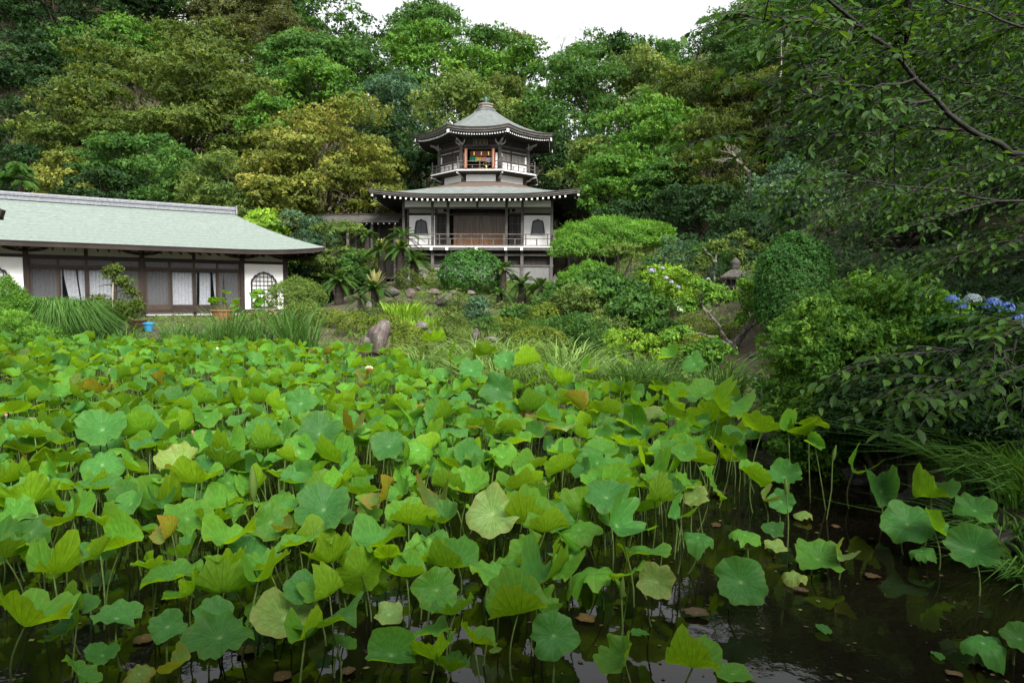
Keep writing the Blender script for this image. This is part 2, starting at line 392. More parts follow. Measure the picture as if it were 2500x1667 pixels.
def temple():
    T = thing("temple_hall", "two storey white plastered temple hall with octagonal upper floor on the mound", "temple", (-2.5, 48.0, 3.2), math.radians(-4))
    PX = (-5.2, -3.15, -2.05, 2.05, 3.15, 5.2); D = 2.65; cy = 5.3
    # under-floor timber
    for x in PX:
        P("post", [(x - .1, x + .1, 0, .2, -.6, D - .25)], WOODG, T)
        P("post", [(x - .085, x + .085, .02, .19, D + .012, 5.9)], WOODG, T)
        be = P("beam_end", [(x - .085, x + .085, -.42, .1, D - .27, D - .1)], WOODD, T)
        P("end_cap", [(x - .09, x + .09, -.44, -.421, D - .275, D - .095)], WHITEP, be)
    P("post", [(-.07, .07, .03, .17, 5.40, 5.9)], WOODG, T)
    be = P("beam_end", [(-.085, .085, -.42, .1, D - .27, D - .1)], WOODD, T); P("end_cap", [(-.09, .09, -.44, -.421, D - .275, D - .095)], WHITEP, be)
    P("under_floor_beam", [(-5.35, 5.35, .04, .16, 2.02, 2.16)], WOODG, T)
    P("under_floor_beam", [(-5.35, 5.35, .04, .16, 1.28, 1.4)], WOODG, T)
    P("skirting", [(-5.3, 5.3, .10, .15, -.6, 1.28)], noise_mat("grey_boards", [(.3, (.1, .1, .1)), (.7, (.2, .2, .195))], 5, .85, stretch=(8, 1, .5)), T)
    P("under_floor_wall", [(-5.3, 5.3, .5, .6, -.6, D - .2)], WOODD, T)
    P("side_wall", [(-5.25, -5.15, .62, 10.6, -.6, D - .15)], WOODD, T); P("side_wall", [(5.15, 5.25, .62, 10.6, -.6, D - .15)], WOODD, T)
    P("deck", [(-5.75, 5.75, -.40, 11.0, D - .1, D)], noise_mat("weathered_pale_deck", [(.3, (.34, .33, .31)), (.7, (.5, .49, .47))], 5, .8, stretch=(.3, 4, 1)), T)
    P("deck_edge", [(-5.76, 5.76, -.425, -.402, D - .055, D + .005)], WHITEP, T)
    P("edge_beam", [(-5.6, 5.6, -.34, -.2, D - .26, D - .101)], WOODG, T)
    # veranda railing
    rl = Geo().bar((-5.6, -.28, D + .84), (5.4, -.28, D + .84), .07, .06).build("railing", WOODG, T)
    P("mid_rail", [(-5.6, 5.4, -.305, -.255, D + .50, D + .55)], WOODG, rl)
    P("foot_rail", [(-5.6, 5.4, -.31, -.25, D + .04, D + .10)], WOODG, rl)
    for i in range(15):
        x = -5.6 + i * .752; tall = i % 2 == 0
        P("baluster", [(x - .04, x + .04, -.3, -.26, D + .1, D + (.81 if tall else .50))], WOODG, rl)
    g = Geo().box(5.3, 5.44, -.35, -.21, D, D + .95); g.lathe([(.001, D + 1.16), (.06, D + 1.1), (.085, D + 1.02), (.05, D + .95)][::-1], 8, c=(5.37, -.28)); g.build("newel", WOODG, rl)
    for s in (-1, 1):
        for zz in (.84, .52):
            P("side_rail", [(s * 5.62 - .03, s * 5.62 + .03, -.24, 10.6, D + zz - .03, D + zz + .03)], WOODG, rl)
    # recessed wall
    y = 1.3
    for s in (-1, 1):
        P("plaster_panel", [(s * 4.15 - .95, s * 4.15 + .95, y, y + .1, D, 4.95)], PLASTER, T)
        P("corner_post", [(s * 5.16 - .08, s * 5.16 + .08, y - .03, y + .13, D, 5.9)], WOODG, T)
        P("post", [(s * 3.12 - .07, s * 3.12 + .07, y - .03, y + .12, D, 5.5)], WOODG, T)
        bell_window(T, s * 4.2, y - .003, D + .92, .52, 1.14, 'bell', 2, 1, .09, WOODD, flat_mat("dark_glass", (.045, .05, .055), .3), WOODG, .03)
        if s < 0 or True:
            for k in range(2):
                x0 = s * 2.6 - .45 + k * .45
                d = P("lattice_door", [(x0, x0 + .43, y + .03, y + .07, D, 4.9)], WOODD, T)
                for i in range(9): P("lattice_bar", [(x0 + .02, x0 + .41, y + .005, y + .029, D + .25 + i * .24, D + .28 + i * .24)], WOODG if i % 3 == 0 else WOODD, d)
                P("lattice_bar", [(x0 + .20, x0 + .23, y - .012, y + .004, D + .02, 4.88)], WOODG, d)
        P("plaster_strip", [(s * 4.15 - .95, s * 4.15 + .95, y + .02, y + .1, 5.12, 5.48)], PLASTERG, T)
        P("plaster_strip", [(s * 2.6 - .42, s * 2.6 + .42, y + .02, y + .1, 5.12, 5.48)], PLASTERG, T)
        P("vent", [(s * 2.45 - .12, s * 2.45 + .12, y - .05, y + .018, 5.2, 5.42)], DARKIN, T)
        # return walls at the sides
        P("side_plaster", [(s * 5.2 - .04, s * 5.2 + .04, y + .14, 10.4, D, 5.9)], PLASTER, T)
    P("lintel", [(-5.08, 5.08, y - .05, y + .12, 4.952, 5.118)], WOODD, T)
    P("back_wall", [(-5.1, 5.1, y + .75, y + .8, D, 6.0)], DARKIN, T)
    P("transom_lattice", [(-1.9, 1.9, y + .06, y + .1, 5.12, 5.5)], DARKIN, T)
    for i in range(38):
        x = -1.86 + i * .1005
        P("transom_bar", [(x - .018, x + .018, y + .01, y + .058, 5.12, 5.5)], WOODD, T)
    for i in range(4):                                     # four sliding door leaves, each of six boards
        x0 = -1.86 + i * .932
        d = P("sliding_door", [(x0, x0 + .92, y + .05, y + .09, D, 4.95)], DOORW, T)
        for k in range(6):
            P("board", [(x0 + .012 + k * .1513, x0 + .155 + k * .1513, y + .028 + .004 * ((k * 7 + i * 3) % 3), y + .048, D + .06, 4.9)], DOORW, d)
    # front beam and plaster band at the post line
    P("front_beam", [(-5.3, 5.3, .03, .18, 5.27, 5.39)], WOODG, T)
    xs = [-5.115, -3.235, -2.135, -.07]
    for a, b in ((-5.115, -3.235), (-3.065, -2.135), (-1.965, -.07), (.07, 1.965), (2.135, 3.065), (3.235, 5.115)):
        P("plaster_band", [(a, b, .08, .13, 5.392, 5.83)], PLASTER, T)
    P("wall_plate", [(-5.4, 5.4, .02, .2, 5.902, 6.05)], WOODD, T)
    # lower roof: square eaves running up into the octagonal drum
    E1 = 7.2
    sq = lambda p: rpoly(p, 4, E1); oc = lambda p: rpoly(p, 8, 3.15)
    def up1(p):
        a = abs(((p + math.pi / 4) % (math.pi / 2)) - math.pi / 4) / (math.pi / 4); return .34 * max(0, (a - .4) / .6) ** 2.2
    zf1 = lambda t: 6.05 + 1.44 * (.62 * (1 - t) + .38 * (1 - t) ** 2)
    r1, E = roof("lower_roof", T, cy, oc, sq, zf1, up1, COPPERB, .30, lambda p: rpoly(p, 4, 5.1), 6.12)
    def zedge(x): 
        a = math.atan2(abs(x), E1) / (math.pi / 4); return 6.05 + .34 * max(0, (a - .4) / .6) ** 2.2
    def rafters(n, half, place, tipz, sec, zl):
        pass
    for i in range(34):
        x = -6.1 + i * (12.2 / 33); zt = zedge(x) - .40
        g = Geo(); g.bar((x, -1.72, zt), (x, .45, zt + .30), .10, .11); g.bar((x, -1.745, zt - .003), (x, -1.722, zt), .108, .118, 1)
        g.build("rafter", [WOODD, WHITEP], r1)
    for s in (-1, 1):
        for i in range(20):
            yy = -.9 + i * .36 ; zt = zedge(yy - cy) - .40
            g = Geo(); g.bar((s * 7.0, yy, zt), (s * 4.9, yy, zt + .30), .10, .11); g.bar((s * 7.023, yy, zt - .003), (s * 7.002, yy, zt), .108, .118, 1)
            g.build("rafter", [WOODD, WHITEP], r1)
        g = Geo(); g.bar((s * 6.95, -1.65, 6.02), (s * 5.1, .2, 5.95), .17, .2); g.bar((s * 6.99, -1.69, 6.02), (s * 6.952, -1.652, 6.02), .19, .22, 1); g.build("hip_rafter", [WOODD, WHITEP], r1)
        # little bronze bell under each corner
        Geo().lathe([(.001, 5.99), (.03, 5.96), (.05, 5.86), (.075, 5.74)], 8, c=(s * 6.75, -1.45)).build("corner_bell", BRZ, r1)
    # ---- octagonal storey
    FL = 8.2; IN = 3.33
    def octa(inr, k, f=0.0):        # point along face k, f in -1..1
        th = k * math.pi / 4; a = inr * math.tan(math.pi / 8); n = (math.sin(th), -math.cos(th)); t = (math.cos(th), math.sin(th))
        return (n[0] * inr + t[0] * a * f, cy + n[1] * inr + t[1] * a * f)
    def slab(g, inr0, inr1, k, f0, f1, z0, z1, mi=0):
        (ax, ay), (bx_, by) = octa(inr1, k, f0), octa(inr1, k, f1); th = k * math.pi / 4; n = (math.sin(th), -math.cos(th)); dd = inr1 - inr0
        o_ = [(ax, ay), (bx_, by), (bx_ - n[0] * dd, by - n[1] * dd), (ax - n[0] * dd, ay - n[1] * dd)]
        v = [(p[0], p[1], z) for z in (z0, z1) for p in o_]
        g.add(v, [(3, 2, 1, 0), (4, 5, 6, 7), (0, 1, 5, 4), (1, 2, 6, 5), (2, 3, 7, 6), (3, 0, 4, 7)], mi); return g
    def S(name, mat, par, *a): return slab(Geo(), *a).build(name, mat, par)
    for k in range(8):
        S("drum_panel", PLASTER, T, 2.95, 3.1, k, -.84, .84, 7.42, 7.98)
        S("drum_beam", WOODD, T, 2.9, 3.16, k, -1, 1, 7.982, 8.08); S("drum_sill", WOODD, T, 2.9, 3.15, k, -1, 1, 7.3, 7.418)
        x, y_ = octa(3.1, k, 1.0); Geo().lathe([(.16, 7.0), (.16, 8.05)], 8, c=(x, y_)).build("drum_post", WOODD, T)
        # balcony
        dk = S("balcony", WOODG, T, 2.8, 3.92, k, -.995, .995, 8.081, FL)
        S("balcony_edge", WHITEP, dk, 3.925, 3.95, k, -.998, .998, 8.13, FL + .012)
        S("bracket_beam", WOODD, dk, 3.3, 3.72, k, -.97, .97, 7.99, 8.079)
        rr = S("balcony_railing", WOODG, T, 3.80, 3.86, k, -.99, .99, FL + .58, FL + .63)
        if k == 0: pass
        S("mid_rail", WOODG, rr, 3.81, 3.85, k, -.99, .99, FL + .33, FL + .37); S("foot_rail", WOODG, rr, 3.80, 3.86, k, -.99, .99, FL + .03, FL + .08)
        for i, f in enumerate((-.66, -.33, 0, .33, .66)):
            S("baluster", WOODG, rr, 3.805, 3.855, k, f - .02, f + .02, FL + .081, FL + (.578 if i % 2 == 0 else .328))
        x, y_ = octa(3.83, k, 1.0)
        Geo().lathe([(.055, FL), (.055, FL + .70), (.035, FL + .74), (.07, FL + .82), (.045, FL + .9), (.001, FL + .98)], 8, c=(x, y_)).build("newel", WOODG, rr)
        x, y_ = octa(3.55, k, 1.0); x2, y2 = octa(3.95, k, 1.0)
        g = Geo(); g.bar((x, y_, 7.92), (x2, y2, 8.0), .09, .1); x3, y3 = octa(3.2, k, 1.0); g.bar((x3, y3, 7.7), (x, y_, 7.84), .09, .1); g.build("bracket", noise_mat("pale_bracket", [(.3, (.24, .23, .21)), (.7, (.4, .39, .36))], 8, .8) if k == 0 else bpy.data.materials["pale_bracket"], dk)
        # columns and walls
        x, y_ = octa(IN, k, 1.0)
        cl = Geo().lathe([(.15, FL), (.145, 10.1)], 10, c=(x, y_)).build("column", WOODG, T, smooth=True)
        PB = bpy.data.materials["pale_bracket"]; th = (k + .5) * math.pi / 4; n = (math.sin(th), -math.cos(th)); tt = (math.cos(th), math.sin(th))
        g = Geo(); g.box(x - .15, x + .15, y_ - .15, y_ + .15, 10.102, 10.2)
        for s in (-1, 1):
            g.tube([(x, y_, 9.98), (x + n[0] * .12 + tt[0] * .16 * s, y_ + n[1] * .12 + tt[1] * .16 * s, 10.1), (x + n[0] * .18 + tt[0] * .32 * s, y_ + n[1] * .18 + tt[1] * .32 * s, 10.18), (x + n[0] * .2 + tt[0] * .38 * s, y_ + n[1] * .2 + tt[1] * .38 * s, 10.4)], [.07, .06, .05, .045], 6)
        g.bar((x, y_, 10.2), (x + n[0] * .7, y_ + n[1] * .7, 10.36), .1, .14); g.build("bracket", PB, cl)
        if k != 0:
            S("plaster_panel", PLASTER, T, IN - .12, IN - .02, k, -.93, .93, FL, 8.86)
            S("sill_beam", WOODD, T, IN - .12, IN + .03, k, -.95, .95, 8.862, 8.96)
            S("plaster_panel", PLASTER, T, IN - .12, IN - .02, k, -.93, -.80, 8.962, 9.5); S("plaster_panel", PLASTER, T, IN - .12, IN - .02, k, .80, .93, 8.962, 9.5)
            w = S("lattice_window", DARKIN, T, IN - .14, IN - .06, k, -.798, .798, 8.962, 9.5)
            for i in range(17): 
                f = -.75 + i * 1.5 / 16; S("lattice_bar", WOODG if k == 7 else PB, w, IN - .05, IN - .01, k, f - .017, f + .017, 8.97, 9.49)
            S("lintel", WOODD, T, IN - .12, IN + .03, k, -.95, .95, 9.502, 9.62); S("white_strip", PB, T, IN - .12, IN - .01, k, -.94, .94, 9.622, 9.71)
        else:
            for s in (-1, 1):
                a, b = sorted((s * .93, s * .78)); S("plaster_panel", PLASTER, T, IN - .12, IN - .02, k, a, b, FL, 9.5)
                a, b = sorted((s * .76, s * .70)); S("door_jamb", WOODD, T, IN - .12, IN + .02, k, a, b, FL, 9.72)
            S("lintel", WOODD, T, IN - .12, IN + .03, k, -.95, .95, 9.722, 9.86)
        S("upper_wall", WOODD, T, IN - .12, IN - .03, k, -.95, .95, 9.862 if k == 0 else 9.712, 10.25); S("tie_beam", WOODG, T, IN - .12, IN + .03, k, -.95, .95, 9.93, 10.04)
        S("wall_plate", WOODD, T, IN - .12, IN + .1, k, -1, 1, 10.252, 10.44)
    # doorway: leaves swung out, banner, name board, altar inside
    for s in (-1, 1):
        dl = P("door_leaf", [(s * .98 - .03, s * .98 + .03, cy - IN - .62, cy - IN - .02, FL + .05, 9.68)], WOODD, T)
        P("edge_strip", [(s * .98 - .10, s * .98 + .10, cy - IN - .66, cy - IN - .622, FL + .06, 9.67)], RED, dl)
        P("inner_strip", [(s * .98 - .02, s * .98 + .02, cy - IN - .672, cy - IN - .661, FL + .15, 9.6)], flat_mat("pale_wood", (.5, .3, .16), .6), dl)
    P("hanging_valance", [(-.80, .80, cy - IN + .22, cy - IN + .27, 9.28, 9.66)], RED, T)
    for x in (-.5, 0.03, .55): P("tassel", [(x - .03, x + .03, cy - IN + .2, cy - IN + .215, 9.36, 9.6)], GOLD, T)
    bc = [(.015, .2, .1), (.5, .38, .07), (.55, .18, .16), (.4, .46, .56)]
    for i, c in enumerate(bc):
        x0 = -.80 + i * .4; g = Geo(); n = 8; V = []
        for r_ in range(4):
            for q in range(n):
                x = x0 + .4 * q / (n - 1); V.append((x, cy - IN + .17 + .03 * math.sin(q * 1.7 + i), 9.26 - r_ / 3 * (.30 + .06 * math.sin(i * 2 + q * .5)) - .05 * abs(math.sin((x + .8) * 1.9)) - (.06 if i == 3 else 0)))
        g.add(V, [(a * n + q, (a + 1) * n + q, (a + 1) * n + q + 1, a * n + q + 1) for a in range(3) for q in range(n - 1)])
        g.build("banner_strip", flat_mat("banner_cloth", c, .9), T)
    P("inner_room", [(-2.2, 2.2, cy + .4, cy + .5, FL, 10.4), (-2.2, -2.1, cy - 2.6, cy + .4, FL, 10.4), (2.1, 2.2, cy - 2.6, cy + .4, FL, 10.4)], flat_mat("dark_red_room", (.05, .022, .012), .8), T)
    nb = P("name_board", [(-.46, .46, cy - IN - .26, cy - IN - .20, 9.98, 10.36)], WOODD, T)
    P("board_frame", [(-.53, .53, cy - IN - .29, cy - IN - .19, 9.92, 9.978), (-.53, .53, cy - IN - .29, cy - IN - .19, 10.362, 10.42), (-.53, -.462, cy - IN - .29, cy - IN - .19, 9.979, 10.361), (.462, .53, cy - IN - .29, cy - IN - .19, 9.979, 10.361)], WOODG, nb)
    # three gilded brush characters on the board
    rs = random.Random(4); gg = flat_mat("dull_gilt", (.30, .20, .07), .5)
    for c in (-.28, 0.0, .28):
        g = Geo()
        for (a, b, d, e) in ((-.09, .10, .09, .10), (0, .13, 0, -.12), (-.08, .02, .08, .03), (-.02, .0, -.1, -.12), (.02, .0, .1, -.12), (-.06, -.06, .06, -.06)):
            g.bar((c + a, cy - IN - .268, 10.17 + b), (c + d, cy - IN - .268, 10.17 + e - .001), .012, .028, up=(0, 1, 0))
        g.build("character", gg, nb)
    # upper roof
    IE = 5.2; o1 = lambda p: rpoly(p, 8, .52); o2 = lambda p: rpoly(p, 8, IE)
    def up2(p):
        a = abs(((p + math.pi / 8) % (math.pi / 4)) - math.pi / 8) / (math.pi / 8); return .20 * a ** 2.5
    r2, E = roof("upper_roof", T, cy, o1, o2, lambda t: 10.92 + 2.45 * (.55 * (1 - t) ** 2 + .45 * (1 - t)), up2, COPPER, .34, lambda p: rpoly(p, 8, 3.45), 10.48)
    for k in range(8):
        th = k * math.pi / 4; n = (math.sin(th), -math.cos(th)); t = (math.cos(th), math.sin(th)); a = IE * math.tan(math.pi / 8)
        if k in (3, 4, 5): continue
        for i in range(22):
            f = -.93 + i * 1.86 / 21; zt = 10.47 + .2 * abs(f) ** 2.5
            p0 = (n[0] * 4.88 + t[0] * a * f * .95, cy + n[1] * 4.88 + t[1] * a * f * .95, zt); p1 = (n[0] * 3.5 + t[0] * a * f * .95, cy + n[1] * 3.5 + t[1] * a * f * .95, zt + .08)
            pt = (n[0] * 4.90 + t[0] * a * f * .95, cy + n[1] * 4.90 + t[1] * a * f * .95, zt)
            pq = (n[0] * 4.881 + t[0] * a * f * .95, cy + n[1] * 4.881 + t[1] * a * f * .95, zt)
            g = Geo(); g.bar(p0, p1, .085, .10); g.bar(pt, pq, .095, .11, 1); g.build("rafter", [WOODD, WHITEP], r2)
        x, y_ = octa(5.02, k, 1.0); x2, y2 = octa(3.4, k, 1.0); xe, ye = octa(5.06, k, 1.0)
        g = Geo(); g.bar((x, y_, 10.66), (x2, y2, 10.46), .16, .2); g.bar((xe, ye, 10.66), (x, y_, 10.66), .18, .22, 1); g.build("hip_rafter", [WOODD, WHITEP], r2)
    V = []
    o3 = Geo()
    def octring(inr, z): return [(rpoly(p, 8, inr) * math.sin(p), cy - rpoly(p, 8, inr) * math.cos(p), z) for p in [(q + .5) * math.pi / 4 for q in range(8)]]
    for (ir, z) in ((.78, 13.19), (.78, 13.30), (.68, 13.36), (.5, 13.37)): V += octring(ir, z)
    o3.add(V, strip_faces(4, 8, flip=True)); o3.build("cap_base", COPPER, r2)
    V = []
    for (ir, z) in ((.5, 13.34), (.5, 13.47), (.55, 13.48), (.55, 13.54), (.5, 13.55), (.5, 13.68), (.57, 13.69), (.57, 13.78), (.05, 13.80)): V += octring(ir, z)
    cp = Geo().add(V, strip_faces(9, 8, flip=True)).build("roof_cap", noise_mat("roof_cap_copper", [(.3, (.16, .13, .12)), (.7, (.27, .23, .21))], 5, .7), r2)
    Geo().lathe([(.05, 13.78), (.05, 13.86), (.16, 13.9), (.07, 13.95), (.19, 14.06), (.17, 14.18), (.06, 14.32), (.001, 14.4)], 12, c=(0, cy)).build("finial", BRZ, cp, smooth=True)
    g = Geo()
    for a in range(5):
        th = a * 1.2566 + .5; c_, s_ = math.cos(th), math.sin(th)
        g.add([(0, cy, 13.95), (c_ * .22 - s_ * .07, cy + s_ * .22 + c_ * .07, 14.12), (c_ * .3, cy + s_ * .3, 14.32), (c_ * .22 + s_ * .07, cy + s_ * .22 - c_ * .07, 14.12)], [(0, 1, 2, 3)])
    g.build("finial_leaf", BRZ, cp)
    # gilded statue seated inside the doorway, its own thing
    st = thing("gilded_statue", "small gilded statue with ring halo inside the open upper doorway", "statue")
    st.parent = None; M = Matrix.Translation((-2.5, 48.0, 3.2)) @ Matrix.Rotation(math.radians(-4), 4, 'Z'); st.matrix_world = M @ Matrix.Translation((.36, cy - IN + .5, FL))
    Geo().lathe([(.26, 0), (.27, .05), (.2, .09), (.24, .16), (.02, .17)], 14).build("pedestal", GOLD, st, smooth=True)
    g = Geo(); g.lathe([(.22, .15), (.24, .2), (.17, .28), (.13, .34), (.14, .44), (.12, .5), (.05, .54), (.05, .57), (.085, .61), (.09, .67), (.06, .73), (.035, .76), (.001, .79)], 14); g.build("figure", GOLD, st, smooth=True)
    g = Geo(); th = np.linspace(0, 2 * np.pi, 25)
    g.tube(np.stack([.20 * np.cos(th), 0 * th + .10, .62 + .21 * np.sin(th)], -1), .04, 6, cap=False); g.tube(np.stack([.27 * np.cos(th[:13] + np.pi), 0 * th[:13] + .1, .35 + .2 * np.sin(th[:13] + np.pi)], -1), .035, 6); g.build("halo", GOLD, st, smooth=True)
    al = thing("altar_table", "low dark altar table with gold fittings inside the upper doorway", "altar"); al.matrix_world = M @ Matrix.Translation((-.25, cy - IN + 1.2, FL))
    P("table_top", [(-.7, .7, -.3, .3, .42, .5)], RED, al)
    for x in (-.62, .62):
        for yy in (-.24, .24): P("leg", [(x - .04, x + .04, yy - .04, yy + .04, 0, .42)], RED, al)
    g = Geo(); 
    for i in range(9): g.bar((-.6 + i * .02, -.31, .08), (-.55 + i * .14, -.31, .4), .012, .014)
    g.build("gold_fitting", GOLD, al)
temple()
# covered corridor joining the hall from the left
def corridor():
    a = at(858, 540, 51.0); b = at(984, 536, 50.0)
    T = thing("covered_corridor", "low roofed timber corridor with white rafter tips left of the temple hall", "corridor", (b.x, b.y, 0), math.radians(-7))
    L = 7.2; z = b.z - .15; zg = 2.9
    g = Geo(); g.add([(-L, -1.1, z - .05), (0, -1.1, z - .05), (0, .2, z + .5), (-L, .2, z + .5), (0, 1.5, z - .05), (-L, 1.5, z - .05)], [(0, 1, 2, 3), (3, 2, 4, 5)]); g.build("roof", noise_mat("old_shingles", [(.3, (.03, .03, .028)), (.7, (.11, .105, .09))], 3, .9, .5, 20, stretch=(1, 4, 4)), T)
    P("eave_board", [(-L, 0, -1.14, -1.08, z - .17, z - .055)], WOODG, T); P("ridge", [(-L, 0, .12, .28, z + .5, z + .6)], WOODD, T)
    for i in range(17):
        x = -L + .2 + i * .42; g = Geo(); g.bar((x, -1.02, z - .24), (x, .2, z + .3), .07, .07); g.bar((x, -1.04, z - .245), (x, -1.021, z - .24), .08, .08, 1); g.build("rafter", [WOODD, WHITEP], T)
    for x in (-.4, -2.1, -3.9, -5.7):
        for yy in (-.7, 1.0): P("post", [(x - .08, x + .08, yy - .08, yy + .08, zg - .5, z - .06)], WOODG, T)
    P("plate", [(-L, 0, -.76, -.64, z - .22, z - .1)], WOODD, T)
    P("floor", [(-L, 0, -.85, 1.1, zg + .7, zg + .8)], WOODD, T)
    P("back_wall", [(-L, 0, 1.09, 1.14, zg, z - .05)], WOODD, T)
corridor()
# ------------------------------------------------------------------ the long green-roofed house on the left
GLASS = None
def glass_mat(name, tintc, mixf):
    m, t, b, o = nodes(name)
    b.inputs['Base Color'].default_value = (*tintc, 1); b.inputs['Roughness'].default_value = .08; b.inputs['Specular IOR Level'].default_value = .5
    tr = nd(t, "ShaderNodeBsdfTransparent"); tr.inputs[0].default_value = (.92, .93, .93, 1)
    ms = nd(t, "ShaderNodeMixShader"); ms.inputs[0].default_value = mixf
    t.links.new(tr.outputs[0], ms.inputs[1]); t.links.new(b.outputs[0], ms.inputs[2]); t.links.new(ms.outputs[0], o.inputs[0]); return m
def curtain_mat():
    m, t, b, o = nodes("lace_curtain")
    tc = nd(t, "ShaderNodeTexCoord"); v = nd(t, "ShaderNodeTexVoronoi"); v.inputs['Scale'].default_value = 16; t.links.new(tc.outputs['Object'], v.inputs[0])
    r = ramp(t, [(.15, (.2, .21, .235)), (.5, (.36, .37, .4))]); t.links.new(v.outputs[0], r.inputs[0]); t.links.new(r.outputs[0], b.inputs['Base Color']); b.inputs['Roughness'].default_value = .9
    return m
def house():
    u = (.837, .547); ang = math.atan2(u[1], u[0])
    H = thing("long_house", "long low house with mint green copper roof and lace curtained sliding doors", "house", (-12.45, 38.0, 1.10), ang)
    GL = glass_mat("window_glass", (.04, .045, .05), .10); SCR = glass_mat("insect_screen", (.05, .05, .05), .62); CUR = curtain_mat()
    STB = noise_mat("pale_stone_plinth", [(.3, (.26, .25, .24)), (.7, (.4, .39, .38))], 3, .9, .3)
    Z = dict(sill=.55, dhead=2.56, ttop=2.96, b0=2.99, b1=3.14, p1=3.50, eave=3.58)
    X = (0, -2.4, -7.12, -11.84, -14.3, -19.0, -23.0)
    for i, x in enumerate(X):
        P("post", [(x - (.26 if i == 0 else .11), x + (.0 if i == 0 else .11), -.03, .2, .06, Z['eave'])], WOODB, H)
    P("plinth", [(-23, .1, -.25, .3, -.4, .10)], STB, H)
    P("foot_beam", [(-23, .02, -.05, .22, .101, .26)], WOODB, H)
    P("under_sill_plaster", [(-23, -.26, .05, .12, .262, .42)], PLASTER, H)
    for x in (-4.76, -9.48): P("short_post", [(x - .07, x + .07, -.02, .048, .262, .42)], WOODB, H)
    P("sill_beam", [(-23, .0, -.12, .15, .422, .55)], WOODB, H)
    P("lintel_beam", [(-23, .02, -.055, .16, Z['b0'], Z['b1'])], WOODB, H)
    P("frieze_plaster", [(-23, -.02, .04, .12, Z['b1'], Z['p1'])], PLASTERG, H)
    P("wall_plate", [(-23, .05, -.04, .2, Z['p1'] + .002, Z['eave'] + .1)], WOODB, H)
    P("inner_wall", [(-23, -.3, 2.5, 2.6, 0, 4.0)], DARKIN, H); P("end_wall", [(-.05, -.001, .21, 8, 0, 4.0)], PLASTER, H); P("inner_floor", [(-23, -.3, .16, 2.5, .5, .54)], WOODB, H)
    for x in (-4.76, -9.48):
        P("frieze_post", [(x - .08, x + .08, .0, .039, Z['b1'], Z['p1'])], WOODB, H)
    rs = random.Random(7)
    styles = {-2.4: ['gapdim', 'gaps', 'full', 'dim'], -7.12: ['dim', 'full', 'gaps1', 'dim'], -14.3: ['dim', 'full', 'full', 'dim']}
    for x1, st in styles.items():
        x0 = x1 - 4.72; w = (4.72 - .22) / 4
        P("door_head", [(x0 + .11, x1 - .11, .0, .14, Z['dhead'], Z['dhead'] + .07)], noise_mat("mid_brown_timber", [(.3, (.03, .019, .012)), (.7, (.06, .04, .026))], 6, .6) if "mid_brown_timber" not in bpy.data.materials else bpy.data.materials["mid_brown_timber"], H)
        MB = bpy.data.materials["mid_brown_timber"]
        for i in range(4):                        # st is listed from right to left
            b = x1 - .11 - i * w; a = b - w; yo = .03 if i in (1, 2) else .075
            d = P("sliding_door", [(a, a + .09, yo, yo + .04, .552, Z['dhead'] - .002), (b - .09, b, yo, yo + .04, .552, Z['dhead'] - .002), (a + .091, b - .091, yo, yo + .04, .552, .80), (a + .091, b - .091, yo, yo + .04, Z['dhead'] - .08, Z['dhead'] - .002)], WOODB if i in (1, 2) else MB, H)
            Geo().poly([(a + .09, yo + .02, .8), (b - .09, yo + .02, .8), (b - .09, yo + .02, Z['dhead'] - .08), (a + .09, yo + .02, Z['dhead'] - .08)]).build("pane", SCR if 'dim' in st[i] else GL, d)
            # transom light above
            tf = P("transom", [(a, a + .05, yo, yo + .04, Z['dhead'] + .071, Z['b0'] - .002), (b - .05, b, yo, yo + .04, Z['dhead'] + .071, Z['b0'] - .002), (a + .051, b - .051, yo, yo + .04, Z['dhead'] + .071, Z['dhead'] + .12), (a + .051, b - .051, yo, yo + .04, Z['b0'] - .05, Z['b0'] - .002)], MB, H)
            Geo().poly([(a + .05, yo + .02, Z['dhead'] + .12), (b - .05, yo + .02, Z['dhead'] + .12), (b - .05, yo + .02, Z['b0'] - .05), (a + .05, yo + .02, Z['b0'] - .05)]).build("pane", SCR, tf)
            Geo().poly([(a, yo + .16, Z['dhead'] + .05), (b, yo + .16, Z['dhead'] + .05), (b, yo + .16, Z['b0']), (a, yo + .16, Z['b0'])]).build("blind", CUR, tf)
            # curtain: one or more hanging cloths
            if st[i] == 'gaps': cl = [((0, .14), (0, .10)), ((.24, .72), (.20, .68)), ((.80, 1), (.93, 1))]
            elif st[i] == 'gaps1': cl = [((0, .13), (0, .10)), ((.17, .62), (.42, .78)), ((.68, 1), (.83, 1))]
            elif st[i] == 'gapdim': cl = [((0, .26), (0, .18)), ((.30, 1), (.42, 1))]
            else: cl = [((0, 1), (0, .99))]
            for (ta, tb), (ba, bb) in cl:
                n = max(6, int(46 * (tb - ta))); V = []
                for r_ in range(7):
                    q = r_ / 6; xa = a + (ta + (ba - ta) * q ** 1.4) * w; xb = a + (tb + (bb - tb) * q ** 1.4) * w
                    for k in range(n):
                        xx = xa + (xb - xa) * k / (n - 1)
                        V.append((xx, yo + .13 + .03 * math.sin(xx * 38 + i) + .018 * math.sin(xx * 83 + 2 * i), Z['dhead'] - .06 - q * (Z['dhead'] - .06 - .72)))
                Geo().add(V, [(r_ * n + k, (r_ + 1) * n + k, (r_ + 1) * n + k + 1, r_ * n + k + 1) for r_ in range(6) for k in range(n - 1)]).build("curtain", CUR, d, smooth=True)
    PAPER = flat_mat("window_paper", (.62, .62, .62), .9)
